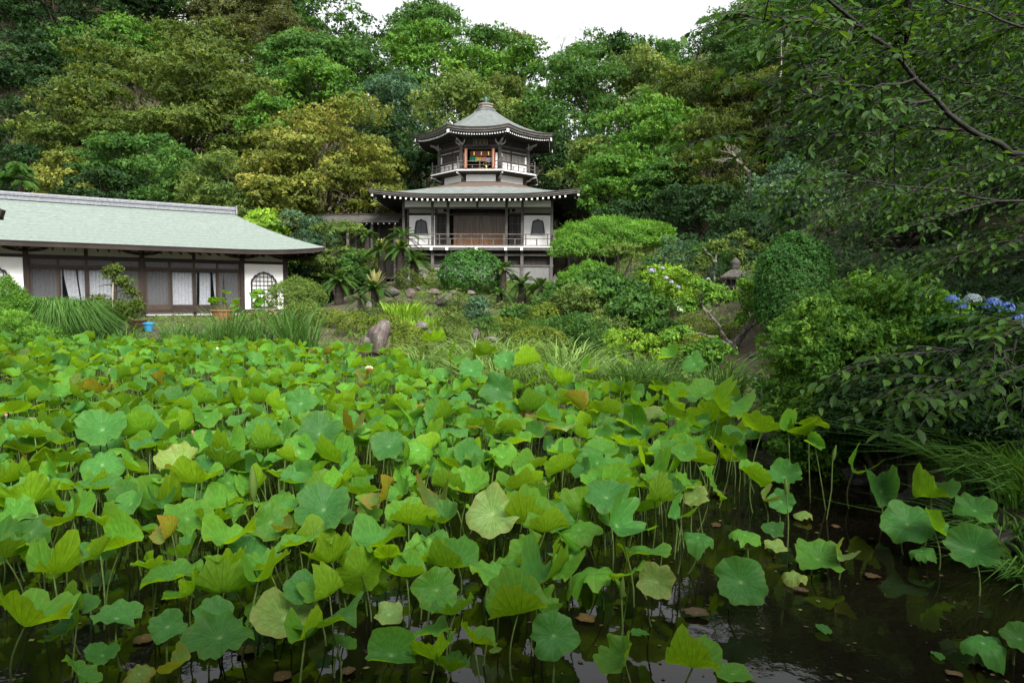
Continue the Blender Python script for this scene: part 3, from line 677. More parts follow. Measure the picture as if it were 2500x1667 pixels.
    for xa, xb in ((-2.29, -.26), (-14.19, -11.95)):
        P("plaster_panel", [(xa, xb, .02, .12, .552, Z['b0'])], PLASTER, H)
        bell_window(H, (xa + xb) / 2 - .02, .017, .62, .69, 1.98, 'cusp', 6, 8, .085, WOODD, PAPER, WOODD, .035)
    # roof
    xr, xe, xl = -2.06, 1.6, -24.5; ye, yr, zr, ze = -1.6, 4.0, 6.03, 3.66
    nx, ny = 60, 12; V = []
    def ez(x): 
        t = max(0, 1 - abs(x - xe) / 5.0); return ze + .30 * t ** 2.4
    for j in range(ny):
        t = j / (ny - 1); zz = .80 * t + .20 * t ** 2.2
        for i in range(nx):
            q = 1 - (1 - i / (nx - 1)) ** 1.6
            xrt = xe + (xr - xe) * (t ** .86)       # hip line
            x = xl + (xrt - xl) * q
            # along the hip the surface follows from the eave height
            V.append((x, ye + (yr - ye) * t, ez(x + (xe - xrt)) * (1 - t) + zr * t + (zz - t) * (zr - ze)))
    fr = Geo().add(V, [(j * nx + i, j * nx + i + 1, (j + 1) * nx + i + 1, (j + 1) * nx + i) for j in range(ny - 1) for i in range(nx - 1)])
    rf = fr.build("roof", MINT, H, smooth=True)
    hip = np.array(V).reshape(ny, nx, 3)[:, -1]
    bk = hip.copy(); bk[:, 1] = 2 * yr - bk[:, 1]
    W2 = []
    for j in range(ny):
        for i in range(9): W2.append(hip[j] * (1 - i / 8) + bk[j] * (i / 8))
    Geo().add(W2, [(j * 9 + i, j * 9 + i + 1, (j + 1) * 9 + i + 1, (j + 1) * 9 + i) for j in range(ny - 1) for i in range(8)]).build("hip_slope", MINT, rf, smooth=True)
    B = np.array(V).reshape(ny, nx, 3).copy(); B[..., 1] = 2 * yr - B[..., 1]
    Geo().add(B.reshape(-1, 3), [(j * nx + i, (j + 1) * nx + i, (j + 1) * nx + i + 1, j * nx + i + 1) for j in range(ny - 1) for i in range(nx - 1)]).build("back_slope", MINT, rf, smooth=True)
    E = np.array(V).reshape(ny, nx, 3)[0]
    def run(E, dirn, close=False):
        L = []
        for dy, dz in ((0, -.002), (.01, -.05), (.03, -.055), (.05, -.24), (.3, -.24)): 
            q = E.copy(); q[:, :2] += np.array(dirn) * dy; q[:, 2] += dz; L.append(q)
        return np.array(L)
    L = run(E, (0, 1)); n = len(E)
    Geo().add(L.reshape(-1, 3), [(a * n + i, a * n + i + 1, (a + 1) * n + i + 1, (a + 1) * n + i) for a in range(4) for i in range(n - 1)]).build("fascia", noise_mat("brown_fascia", [(.3, (.02, .014, .012)), (.7, (.042, .03, .026))], 4, .7, stretch=(.3, 1, 1)), rf)
    yy = np.linspace(ye, 2 * yr - ye, 30); E2 = np.stack([np.full(30, xe), yy, [ez(xe - min(abs(q - ye), abs(2 * yr - ye - q))) for q in yy]], -1); L = run(E2, (-1, 0)); n = 30
    Geo().add(L.reshape(-1, 3), [(a * n + i, (a + 1) * n + i, (a + 1) * n + i + 1, a * n + i + 1) for a in range(4) for i in range(n - 1)][::1]).build("fascia", bpy.data.materials["brown_fascia"], rf)
    Geo().add([(xl, ye + .28, ze - .24), (xe - .28, ye + .28, ze - .24), (xe - .28, .1, ze + .05), (xl, .1, ze + .05), (0.02, .1, ze + .05), (.02, 8, ze + .05), (xe - .28, 8, ze - .24)], [(3, 2, 1, 0), (4, 5, 6, 2)]).build("soffit", WOODB, rf)
    i = 0; x = 1.1
    while x > -19:
        g = Geo(); g.bar((x, ye + .32, ez(x) - .33), (x, .02, ze - .10), .07, .1); g.build("rafter", WOODB, rf); x -= .44; i += 1
    for x in X[:-1]:
        g = Geo(); g.tube([(x - .85, -.06, ze - .20), (x - .55, -.06, ze - .31), (x - .12, -.06, ze - .36), (x + .12, -.06, ze - .36), (x + .55, -.06, ze - .31), (x + .85, -.06, ze - .20)], .06, 6); g.build("bracket_arm", WOODB, H)
    rc = noise_mat("grey_ridge_tile", [(.3, (.12, .125, .14)), (.7, (.25, .26, .28))], 6, .6, .4, 12, stretch=(3, 1, 1))
    rd = P("ridge", [(xl, xr + .12, yr - .22, yr + .22, zr - .05, zr + .16)], rc, rf)
    P("ridge_course", [(xl, xr + .14, yr - .27, yr + .27, zr + .161, zr + .20)], rc, rd)
    Geo().tube([(xl, yr, zr + .27), (xr + .14, yr, zr + .27)], .1, 8).build("ridge_cap", rc, rd, smooth=True)
    P("ridge_end", [(xr + .142, xr + .22, yr - .3, yr + .3, zr - .1, zr + .42)], rc, rd)
    # steps in front of the doors
    st = tag(P("step_block", [(-.62, .62, -.25, .25, 0, .34)], noise_mat("tan_wood", [(.3, (.26, .14, .06)), (.7, (.4, .23, .10))], 4, .7, stretch=(.5, 3, 3)), None), "tan wooden step block in front of the curtained doors", "step")
    M = H.matrix_basis if False else (Matrix.Translation((-12.45, 38.0, 1.10)) @ Matrix.Rotation(ang, 4, 'Z'))
    st.matrix_world = M @ Matrix.Translation((-5.05, -.75, -.2))
    s2 = tag(st.copy(), "tan wooden step block beside the potted weeping shrub", "step"); COL.objects.link(s2); s2.matrix_world = M @ Matrix.Translation((-9.6, -.75, -.2))
    P("kerb_stone", [(-23, .6, -1.75, -1.5, -.3, -.10)], STB, H)
    return M
HM = house()
# eave corner of the neighbouring hall, only its tip reaches into view at the left
def near_hall():
    tip = at(15, 524, 12.5)
    T = thing("neighbour_hall", "dark eave tip of a neighbouring hall standing over the pond", "hall", (tip.x - 1.5, 11.0, 0), 0)
    z = tip.z; lx = 1.5
    g = Geo(); g.add([(lx - .05, 1.5, z + .08), (lx - .05, -9, z + .08), (-4, -9, z + 2.2), (-4, 1.5, z + 2.2)], [(0, 1, 2, 3)][::-1]); g.add([(lx - .05, 1.5, z - .02), (lx - .05, -9, z - .02), (-4, -9, z + 2.1), (-4, 1.5, z + 2.1)], [(0, 1, 2, 3)]); g.build("roof", WOODD, T)
    P("fascia", [(lx - .12, lx - .045, -9, 1.5, z - .10, z + .09)], WOODD, T); 
    g = Geo(); g.bar((lx, 1.42, z), (-3, 1.42, z + 1.72), .10, .14); g.build("barge_board", WOODD, T)
    for i in range(12): 
        g = Geo(); g.bar((lx - .15, 1.1 - i * .8, z - .06), (-2.5, 1.1 - i * .8, z + .88), .08, .1); g.build("rafter", WOODD, T)
    for yy in (.6, -3, -6.5): P("post", [(-.6, -.44, yy - .08, yy + .08, -.6, z + .55)], WOODD, T)
    P("wall", [(-.75, -.62, -9, .9, .6, z + .6)], PLASTER, T); P("floor", [(-3, -.4, -9, .9, .6, .75)], WOODD, T)
    # added unseen veranda wing around the camera; its roof shades the near lotus
    ox, oy = tip.x - 1.5, 11.0; zf = .95
    P("added_veranda_floor", [(-8 - ox, 9 - ox, -9 - oy, .55 - oy, zf - .12, zf)], WOODG, T)
    g = Geo(); g.add([(-9 - ox, 1.35 - oy, 4.15), (10 - ox, 1.35 - oy, 4.15), (10 - ox, -9 - oy, 7.4), (-9 - ox, -9 - oy, 7.4)], [(0, 1, 2, 3)]); g.add([(-9 - ox, 1.35 - oy, 4.0), (10 - ox, 1.35 - oy, 4.0), (10 - ox, -9 - oy, 7.25), (-9 - ox, -9 - oy, 7.25)], [(3, 2, 1, 0)]); g.build("added_veranda_roof", WOODD, T)
    for xx in (-7, -3.6, 3.6, 7.2): P("added_veranda_post", [(xx - ox - .08, xx - ox + .08, -.3 - oy, -.14 - oy, -.6, 4.4)], WOODD, T)
    P("added_veranda_wall", [(-8 - ox, 9 - ox, -3.1 - oy, -3.0 - oy, zf, 5.2)], WOODD, T)
near_hall()
# ------------------------------------------------------------------ foliage
def unit(a): return a / (np.linalg.norm(a, axis=-1, keepdims=True) + 1e-9)
def rdir(rng, n): return unit(rng.normal(size=(n, 3)))
def leaf_tris(B, D, N, L, asp, droop=.15):
    """far leaves: one small triangle each"""
    S = np.cross(D, N); L = L[:, None]; w = L * asp
    v = np.stack([B - S * w * 1.05, B + D * L * .3 + S * w * 1.05, B + D * L - N * L * droop], 1)
    return v.reshape(-1, 3), np.arange(len(B) * 3).reshape(-1, 3)
def leaf_verts(B, D, N, L, asp, fold=.18, droop=.15):
    """one folded leaf per row: base point, direction, upper normal, length"""
    S = np.cross(D, N); L = L[:, None]; w = L * asp
    v = np.stack([B, B + D * L * .5 + S * w + N * w * fold, B + D * L - N * L * droop, B + D * L * .5 - S * w + N * w * fold], 1)
    n = len(B); i = (np.arange(n) * 4)[:, None]
    f = np.stack([i + [0, 1, 2], i + [0, 2, 3]], 1).reshape(-1, 3)
    return v.reshape(-1, 3), f
def add_tufts(g, rng, Pn, N, L, m=6, spread=1.0, asp=.24, droop=.15, tone=None, jit=.25, mi=0, far=False):
    n = len(Pn)
    if n == 0: return
    Lm = np.broadcast_to(np.asarray(L, float), (n,))
    P2 = np.repeat(Pn, m, 0); N2 = np.repeat(N, m, 0); L2 = np.repeat(Lm, m) * rng.uniform(.65, 1.25, n * m)
    T = rdir(rng, n * m); T = unit(T - N2 * np.sum(T * N2, 1, keepdims=True))
    D = unit(N2 * rng.uniform(.0, .9, (n * m, 1)) + T * spread)
    NN = unit(N2 - D * np.sum(N2 * D, 1, keepdims=True) + .35 * rng.normal(size=(n * m, 3))); NN = unit(NN - D * np.sum(NN * D, 1, keepdims=True))
    B = P2 + rng.normal(size=P2.shape) * (L2 * jit)[:, None]
    v, f = leaf_tris(B, D, NN, L2, asp, droop=droop) if far else leaf_verts(B, D, NN, L2, asp, droop=droop)
    tn = np.repeat(tone if tone is not None else rng.uniform(.15, .75, n), m) + rng.normal(0, .12, n * m)
    g.add(v, f, mi, np.repeat(np.clip(tn, 0, 1), 1 if far else 2))
def on_pads(rng, C, R, n, low=.25, shell=(.78, 1.06), up=.45):
    w = R[:, 0] * R[:, 1] + R[:, 0] * R[:, 2]; k = rng.choice(len(C), n, p=w / w.sum())
    d = rdir(rng, n); fl = (d[:, 2] < 0) & (rng.uniform(size=n) > low); d[fl, 2] *= -1
    p = C[k] + d * R[k] * rng.uniform(shell[0], shell[1], (n, 1))
    nn = unit(d * np.array([1, 1, .9]) + np.array([0, 0, up * .5]) + rng.normal(0, .22, (n, 3)))
    return p, nn, k
def crown_pads(rng, c, env, nl, npd, flat, lobe=.44, pad=.40, zmin=-.45, back=.6):
    dirs = []
    i = 0
    while len(dirs) < nl and i < 4000:
        i += 1; d = rdir(rng, 1)[0]
        if d[2] < zmin or d[1] > back: continue
        if any(np.dot(d, q) > 1 - 1.35 / nl for q in dirs) and i < 1500: continue
        dirs.append(d)
    dirs = np.array(dirs); env = np.array(env)
    LC = c + dirs * env * rng.uniform(.5, .74, (len(dirs), 1)); mr = env.mean()
    LR = mr * lobe * rng.uniform(.7, 1.2, len(dirs))
    C, R = [], []
    for a, r in zip(LC, LR):
        d = rdir(rng, npd); d[:, 2] = np.where(rng.uniform(size=npd) < .7, np.abs(d[:, 2]), d[:, 2]) * .85
        keep = d[:, 1] < .75; d = d[keep]
        C.append(a + d * r * np.array([1.12, 1.12, .85]) * rng.uniform(.55, 1.0, (len(d), 1))); s = r * pad * rng.uniform(.6, 1.3, len(d))
        R.append(np.stack([s * 1.1, s * 1.1, s * flat], 1))
    return LC, LR, np.concatenate(C), np.concatenate(R)
def bez(a, b, sag, n=6, rng=None, wob=0.0):
    a = np.asarray(a, float); b = np.asarray(b, float); t = np.linspace(0, 1, n)[:, None]
    m = (a + b) / 2 + np.asarray(sag); p = a * (1 - t) ** 2 + 2 * m * t * (1 - t) + b * t * t
    if wob and rng is not None: p[1:-1] += rng.normal(0, wob, (n - 2, 3))
    return p
PAL = {  # leaf colours: darkest leaf tone .. young tips
 'bright': ((.030, .085, .012), (.062, .15, .018), (.12, .22, .028)),
 'green': ((.022, .062, .013), (.045, .11, .020), (.085, .165, .032)),
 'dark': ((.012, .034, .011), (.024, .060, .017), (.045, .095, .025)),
 'olive': ((.030, .052, .010), (.064, .098, .016), (.125, .155, .026)),
 'yellow': ((.05, .072, .012), (.13, .155, .026), (.27, .255, .055)),
 'brown': ((.032, .042, .014), (.062, .074, .022), (.11, .115, .034)),
 'rust': ((.028, .048, .010), (.056, .084, .014), (.115, .132, .024)),
 'lightolive': ((.038, .07, .016), (.085, .135, .028), (.17, .21, .05)),
 'blue': ((.022, .055, .028), (.050, .105, .055), (.10, .17, .095)),
 'lime': ((.07, .14, .012), (.13, .24, .02), (.22, .34, .04)),
 'pine': ((.035, .095, .012), (.085, .20, .022), (.15, .29, .04)),
 'juniper': ((.045, .08, .014), (.085, .14, .026), (.15, .21, .045)),
 'moss': ((.05, .082, .010), (.105, .148, .016), (.21, .225, .026)),
 'azalea': ((.030, .085, .012), (.075, .17, .022), (.17, .31, .04)),
 'sedge': ((.03, .07, .015), (.09, .165, .034), (.24, .33, .10)),
 'glossy': ((.022, .070, .014), (.045, .125, .024), (.085, .19, .045)),
}
for _k in PAL:
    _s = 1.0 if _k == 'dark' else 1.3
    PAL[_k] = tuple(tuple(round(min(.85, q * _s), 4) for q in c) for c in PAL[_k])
def LM(k, **kw): return leaf_mat(*PAL[k], **kw)
SEED = [100]
def nrng(): SEED[0] += 1; return np.random.default_rng(SEED[0])
SX = 1024 / 2500.0
def tree(px, py, hw, hh, Y, col, label, style='pad', name='tree', group='trees on the hillside', dens=1.0, cat='tree', leafpx=3.15, back=.6, trunk=None, nmax=11000):
    rng = nrng(); c = np.array(at(px, py, Y)); k = Y / F
    env = np.array([hw * k, min(hw, hh * 1.25) * k * .9, hh * k])
    gx, gy = float(c[0]), float(c[1] + env[1] * .25); gap = c[2] - env[2] - gz(gx, gy)
    if gap > 0: q_ = min(gap * .4, env[2] * .6); c[2] -= q_; env[2] += q_; hh = hh + q_ / k
    st = {'pad': (16, 13, .36, .46, .42), 'ball': (15, 12, .72, .46, .42), 'fine': (18, 12, .6, .40, .45), 'sparse': (12, 9, .5, .46, .36), 'drape': (20, 10, .55, .36, .45)}[style]
    nl = max(6, int(st[0] * (.6 + .5 * (hw * hh / 20000) ** .5)))
    LC, LR, C, R = crown_pads(rng, c, env, nl, st[1], st[2], st[3], st[4], zmin=-.75, back=back)
    area = math.pi * hw * hh * SX * SX
    n = int(min(nmax, area / 3.3 * dens * (.5 if style == 'sparse' else 1)))
    L = leafpx * Y / (F * SX)
    p, nn, kk = on_pads(rng, C, R, n, low=.3, up=.5)
    tone = np.clip(.32 + .22 * rng.normal(size=len(C))[kk] + .18 * rng.uniform(-1, 1, n) + .12 * np.clip(nn[:, 2], 0, 1), .02, .98)
    g = Geo(); sp = {'pad': (5, 1.0, .33), 'ball': (5, .8, .31), 'fine': (6, .9, .19), 'sparse': (5, 1.0, .3), 'drape': (5, .7, .23)}[style]
    add_tufts(g, rng, p, nn, L * (1.25 if style == 'fine' else 1), sp[0], sp[1], sp[2], droop=.15 if style != 'drape' else .45, tone=tone, far=True)
    x, y = float(c[0]), float(c[1] + env[1] * .25); z0 = gz(x, y)
    T = thing(name, label, cat, (x, y, z0), 0, group)
    o = Vector((x, y, z0))
    g.v = [v - np.array(o, np.float32) for v in g.v]
    g.build("crown", LM(col), T)
    t = Geo(); base = np.zeros(3); ctr = c - np.array(o); top = ctr + np.array([0, 0, -env[2] * .35])
    if top[2] < .4: top[2] = .4
    r0 = max(.12, .035 * env.mean() + .07) * (trunk or 1)
    tp = bez(base - np.array([0, 0, .4]), top, (rng.normal(0, .3), rng.normal(0, .3), 0), 6, rng, .06)
    t.tube(tp, np.linspace(r0, r0 * .62, 6), 8)
    for a, r in zip(LC, LR):
        e = a - np.array(o); s = tp[rng.integers(3, 6)]
        q = bez(s, e, np.array([0, 0, -.12 * np.linalg.norm(e - s)]) , 6, rng, .05 * env.mean() * .3)
        t.tube(q, np.linspace(r0 * .42, r0 * .12, 6), 4)
        for j in range(3):
            e2 = e + rdir(rng, 1)[0] * r * np.array([.95, .95, .5]); t.tube(bez(q[4], e2, (0, 0, .1 * r), 4, rng, .03 * r), np.linspace(r0 * .16, r0 * .05, 4), 3, cap=False)
    t.build("trunk", BARK, T)
    return T
L_ = 'tree beyond'
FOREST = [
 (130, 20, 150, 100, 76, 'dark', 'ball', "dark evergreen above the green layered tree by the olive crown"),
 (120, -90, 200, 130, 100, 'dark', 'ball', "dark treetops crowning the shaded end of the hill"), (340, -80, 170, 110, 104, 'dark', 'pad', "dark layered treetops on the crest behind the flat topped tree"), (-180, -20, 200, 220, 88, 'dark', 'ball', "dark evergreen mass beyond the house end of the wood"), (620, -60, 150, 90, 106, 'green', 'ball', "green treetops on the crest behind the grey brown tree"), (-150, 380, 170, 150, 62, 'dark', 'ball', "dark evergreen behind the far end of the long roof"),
 # px, py, hw, hh, Y, colour, style, label
 (70, 60, 170, 150, 84, 'dark', 'ball', "very dark evergreen at the shaded end of the wooded hill"),
 (30, 300, 150, 170, 70, 'dark', 'ball', "dark evergreen in deep shade left of the great olive crown"),
 (290, 30, 170, 85, 88, 'dark', 'pad', "dark layered tree high on the hill above the great olive crown"),
 (420, 15, 150, 70, 92, 'green', 'pad', "green flat topped tree on the hill crest above the great olive crown"),
 (590, 30, 150, 75, 92, 'brown', 'fine', "grey brown fine leaved tree on the hill crest above the great olive crown"),
 (700, 20, 120, 70, 98, 'dark', 'ball', "dark rounded tree closing the hill crest behind the brown one"),
 (795, 85, 110, 95, 92, 'green', 'sparse', "airy green tree with sky showing through on the crest"),
 (905, 120, 65, 60, 97, 'dark', 'sparse', "slim dark airy tree against the sky beside the crest gap"),
 (1045, 50, 95, 75, 97, 'green', 'fine', "bushy tall tree standing highest against the sky behind the temple"),
 (1060, 150, 160, 95, 88, 'bright', 'pad', "bright green wide tree with flat layered boughs on the crest"),
 (1190, 130, 90, 90, 93, 'green', 'pad', "green layered tree sloping down to the gap in the crest"),
 (1270, 190, 80, 105, 86, 'bright', 'pad', "bright layered tree at the left edge of the sky gap"),
 (1245, 110, 60, 55, 96, 'olive', 'sparse', "olive airy treetop against the sky left of the gap"),
 (190, 160, 150, 90, 76, 'green', 'pad', "green layered tree over the left shoulder of the great olive crown"),
 (310, 130, 140, 70, 78, 'bright', 'pad', "bright green spreading tree over the great olive crown"),
 (480, 120, 150, 75, 80, 'olive', 'pad', "dull olive tree just above the great olive crown"),
 (640, 110, 130, 80, 84, 'brown', 'fine', "brownish tree beside the airy crest tree"),
 (760, 170, 130, 90, 80, 'green', 'ball', "deep green tree below the airy crest tree"),
 (890, 160, 110, 80, 84, 'green', 'fine', "feathery green tree under the slim crest tree"),
 (960, 235, 110, 70, 76, 'blue', 'fine', "blue green feathery tree behind the yellow dome"),
 (400, 265, 270, 165, 66, 'olive', 'pad', "great spreading olive brown crown above the long house"),
 (190, 330, 130, 130, 63, 'olive', 'pad', "olive tree hanging at the left flank of the great crown"),
 (580, 300, 120, 120, 64, 'olive', 'pad', "olive tree filling the right flank of the great crown"),
 (690, 215, 100, 65, 71, 'green', 'pad', "green tree between the great olive crown and the yellow dome"),
 (790, 200, 100, 65, 68, 'bright', 'pad', "bright green tree peeping over the yellow dome"),
 (670, 275, 70, 55, 60, 'bright', 'pad', "bright green bough mass at the left shoulder of the yellow dome"),
 (790, 370, 205, 125, 53, 'yellow', 'pad', "broad golden yellow dome tree between long house and temple"),
 (690, 430, 110, 80, 51, 'yellow', 'pad', "yellow green skirt tree low at the left of the golden dome"),
 (900, 440, 90, 60, 53, 'yellow', 'pad', "yellow green low tree at the right of the golden dome by the temple eave"),
 (330, 400, 150, 85, 56, 'green', 'pad', "mid green tree rising behind the long roof under the olive crown"),
 (450, 440, 110, 75, 53, 'green', 'ball', "green tree behind the long roof near its ridge end"),
 (165, 425, 85, 65, 54, 'yellow', 'pad', "yellow olive tree behind the long roof near the fan palm"),
 (250, 450, 110, 55, 53, 'dark', 'pad', "dark low tree behind the middle of the long roof"),
 (540, 445, 105, 80, 50, 'lightolive', 'fine', "grey olive feathery tree behind the ridge end of the long roof"),
 (60, 400, 110, 60, 58, 'dark', 'drape', "dark drooping conifer behind the fan palm"),
 (-60, 180, 160, 200, 72, 'dark', 'ball', "dark evergreen at the house end of the wood"),
 (1100, 285, 150, 90, 64, 'lightolive', 'ball', "pale olive green tree directly behind the temple roof"),
 (985, 330, 80, 80, 60, 'dark', 'ball', "dark tree in the gap between golden dome and temple"),
 (1010, 440, 90, 80, 57, 'dark', 'ball', "dark leafy tree close behind the left of the octagon"),
 (1200, 225, 90, 60, 74, 'rust', 'ball', "olive brown rounded tree behind the temple finial"),
 (1290, 300, 80, 70, 66, 'lightolive', 'ball', "light green tree behind the right side of the temple roof"),
 (1400, 250, 130, 120, 64, 'green', 'ball', "large rounded green tree right behind the temple"),
 (1390, 410, 100, 100, 58, 'dark', 'ball', "dark tree in shade right of the octagon"),
 (1560, 210, 140, 100, 66, 'lightolive', 'ball', "green olive rounded tree under the sky gap"),
 (1690, 250, 90, 110, 62, 'olive', 'ball', "olive tree where the sky gap meets the conifer hill"),
 (1450, 160, 130, 65, 82, 'green', 'ball', "green treetops along the sky gap"),
 (1590, 160, 100, 60, 80, 'green', 'ball', "green treetops at the right end of the sky gap"),
 (1510, 110, 38, 32, 80, 'dark', 'ball', "small dark dense treetop sticking up into the sky gap"),
 (1640, 125, 40, 32, 82, 'dark', 'sparse', "small ragged treetop near the right end of the sky gap"),
 (1600, 330, 130, 110, 50, 'bright', 'pad', "upper part of the large bright green tree right of the temple"),
 (1540, 440, 130, 90, 47, 'bright', 'pad', "large bright green layered tree leaning beside the lower temple eave"),
 (1440, 400, 60, 95, 50, 'lightolive', 'ball', "pale yellowish tree squeezed between temple and bright tree"),
 (1630, 430, 80, 80, 45, 'green', 'pad', "green tree behind the cloud pruned mound"),
 (1760, 250, 110, 110, 52, 'rust', 'fine', "rusty olive conifer on the hill behind the bright green tree"),
 (1740, 380, 110, 110, 44, 'rust', 'drape', "rusty brown feathery conifer low on the hill by the lantern"),
 (1880, 250, 120, 120, 46, 'rust', 'drape', "brown tinged conifer behind the cherry boughs"),
 (1820, 90, 100, 110, 54, 'green', 'ball', "green tree top right of the sky gap"),
 (1790, 160, 60, 60, 58, 'dark', 'drape', "dark conifer at the right edge of the sky gap"),
 (1960, 40, 150, 120, 48, 'green', 'ball', "tall green tree behind the cherry boughs"),
 (2150, 90, 170, 170, 40, 'dark', 'ball', "tall dark evergreen behind the upper cherry boughs"),
 (2380, 120, 190, 200, 34, 'dark', 'ball', "very dark evergreen high above the cherry"),
 (2020, 330, 130, 130, 38, 'dark', 'drape', "dark conifer in the shade behind the blue green tree"),
 (1930, 470, 95, 110, 27, 'blue', 'ball', "blue green broadleaf tree under the cherry boughs"),
 (2180, 350, 150, 150, 30, 'dark', 'ball', "dark evergreen in shade behind the lower cherry boughs"),
 (2420, 420, 170, 170, 24, 'dark', 'ball', "black green evergreen behind the hydrangeas"),
 (2220, 540, 150, 110, 24, 'dark', 'ball', "dark low tree filling the shade above the azalea"),
 (2560, 250, 200, 220, 24, 'dark', 'ball', "dark evergreen rising behind the cherry trunk"),
 (1700, 500, 120, 70, 40, 'dark', 'pad', "dark shrub layer under the rusty conifer"),
 (1560, 540, 110, 60, 44, 'dark', 'pad', "dark undergrowth behind the cloud pruned mound"),
 (1850, 560, 110, 70, 32, 'dark', 'ball', "dark undergrowth behind the stone lantern"),
]
for (a, b, c_, d, e, col, sty, lab) in FOREST: tree(a, b, c_, d, e, col, lab, sty)
TWIGD = noise_mat("dark_bark", [(.3, (.012, .01, .008)), (.7, (.03, .025, .02))], 5, .9)  # very dark bark for the lower poles of the bare trees
# bare dead twigs against the sky and on the right hill
def dead_tree(px, py, h, Y, label, lean=0.0):
    rng = nrng(); k = Y / F; base = np.array(at(px, py, Y)); g = Geo(); H = h * k
    def grow(p, d, L, r, lv):
        e = p + d * L; q = bez(p, e, rng.normal(0, .08 * L, 3), 4); g.tube(q, np.linspace(r, r * .5, 4), 4)
        if lv:
            for i in range(4):
                a = q[rng.integers(1, 4)]; dd = unit(d + rng.normal(0, .55, 3)); grow(a, dd, L * .55, r * .5, lv - 1)
    z0 = gz(base[0], base[1]); g.tube([(base[0], base[1], z0 - .3), tuple(base)], [.08, .06], 5, 1)
    grow(base, unit(np.array([lean, 0, 1.0])), H * .6, .055, 3)
    T = thing("bare_tree", label, "tree", (base[0], base[1], z0), 0, "bare trees")
    g.v = [v - np.array([base[0], base[1], z0], np.float32) for v in g.v]; g.build("trunk", [DEADW if Y < 60 else BARK, TWIGD], T)
dead_tree(1335, 175, 70, 88, "thin bare tree at the left end of the sky gap")
dead_tree(1372, 165, 90, 88, "bare twiggy treetop in the middle of the sky gap")
dead_tree(1425, 150, 90, 88, "bare twiggy crown beside the small dark treetop")
dead_tree(1905, 190, 110, 38, "pale dead branches among the rusty conifers")
dead_tree(1830, 420, 110, 34, "pale dead spray low under the rusty conifer", -.9)
# low growth covering the hillside and the banks: nobody could count it
def cover(name, label, n, xr, yr, L, hmax, col, m, asp, keepf, seed, mat=None):
    rng = np.random.default_rng(seed); y = yr[0] + (yr[1] - yr[0]) * rng.uniform(0, 1, n); x = rng.uniform(-1, 1, n) * (.84 * y + 3) if xr is None else rng.uniform(xr[0], xr[1], n)
    k = keepf(x, y); x, y = x[k], y[k]; z = hgt(x, y)
    lump = .5 + .5 * np.sin(x * .9 + 1.7 * np.sin(y * .5)) * np.sin(y * 1.1 + 1.3 * np.sin(x * .6)); h = hmax * (lump * rng.uniform(.2, 1, len(x)))
    p = np.stack([x, y, z + h], -1); nn = unit(np.stack([rng.normal(0, .4, len(x)), rng.normal(-.5, .4, len(x)), np.full(len(x), .8)], -1))
    g = Geo(); add_tufts(g, rng, p, nn, L * (.6 + .4 * y / yr[1]), m, .9, asp, far=True, tone=np.clip(.3 + .3 * (lump - .5) + rng.normal(0, .15, len(x)), 0, 1)); o = g.build(name, mat or LM(col), None); tag(o, label, "undergrowth", None, "stuff")
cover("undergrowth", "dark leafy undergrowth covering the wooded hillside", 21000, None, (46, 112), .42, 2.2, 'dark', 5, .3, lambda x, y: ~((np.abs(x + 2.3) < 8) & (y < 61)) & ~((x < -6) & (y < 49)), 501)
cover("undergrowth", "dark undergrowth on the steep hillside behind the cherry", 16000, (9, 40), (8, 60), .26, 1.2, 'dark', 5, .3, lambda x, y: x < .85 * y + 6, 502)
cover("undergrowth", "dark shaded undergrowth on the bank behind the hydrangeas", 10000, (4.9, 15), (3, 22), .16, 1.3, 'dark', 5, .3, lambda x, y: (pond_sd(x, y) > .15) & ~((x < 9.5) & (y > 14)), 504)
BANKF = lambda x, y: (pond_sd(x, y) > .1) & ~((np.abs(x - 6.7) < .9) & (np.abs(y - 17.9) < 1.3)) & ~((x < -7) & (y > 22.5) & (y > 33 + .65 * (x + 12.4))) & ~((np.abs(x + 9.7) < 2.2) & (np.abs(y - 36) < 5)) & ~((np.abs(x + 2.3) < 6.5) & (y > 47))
cover("ground_cover", "low green weeds and moss covering the garden banks", 42000, (-22, 12), (12, 47), .15, .34, 'juniper', 5, .2, lambda x, y: BANKF(x, y) & ~((x < -6) & (y > 22) & (np.sin(x * 91 + y * 57) > -.3)), 503)
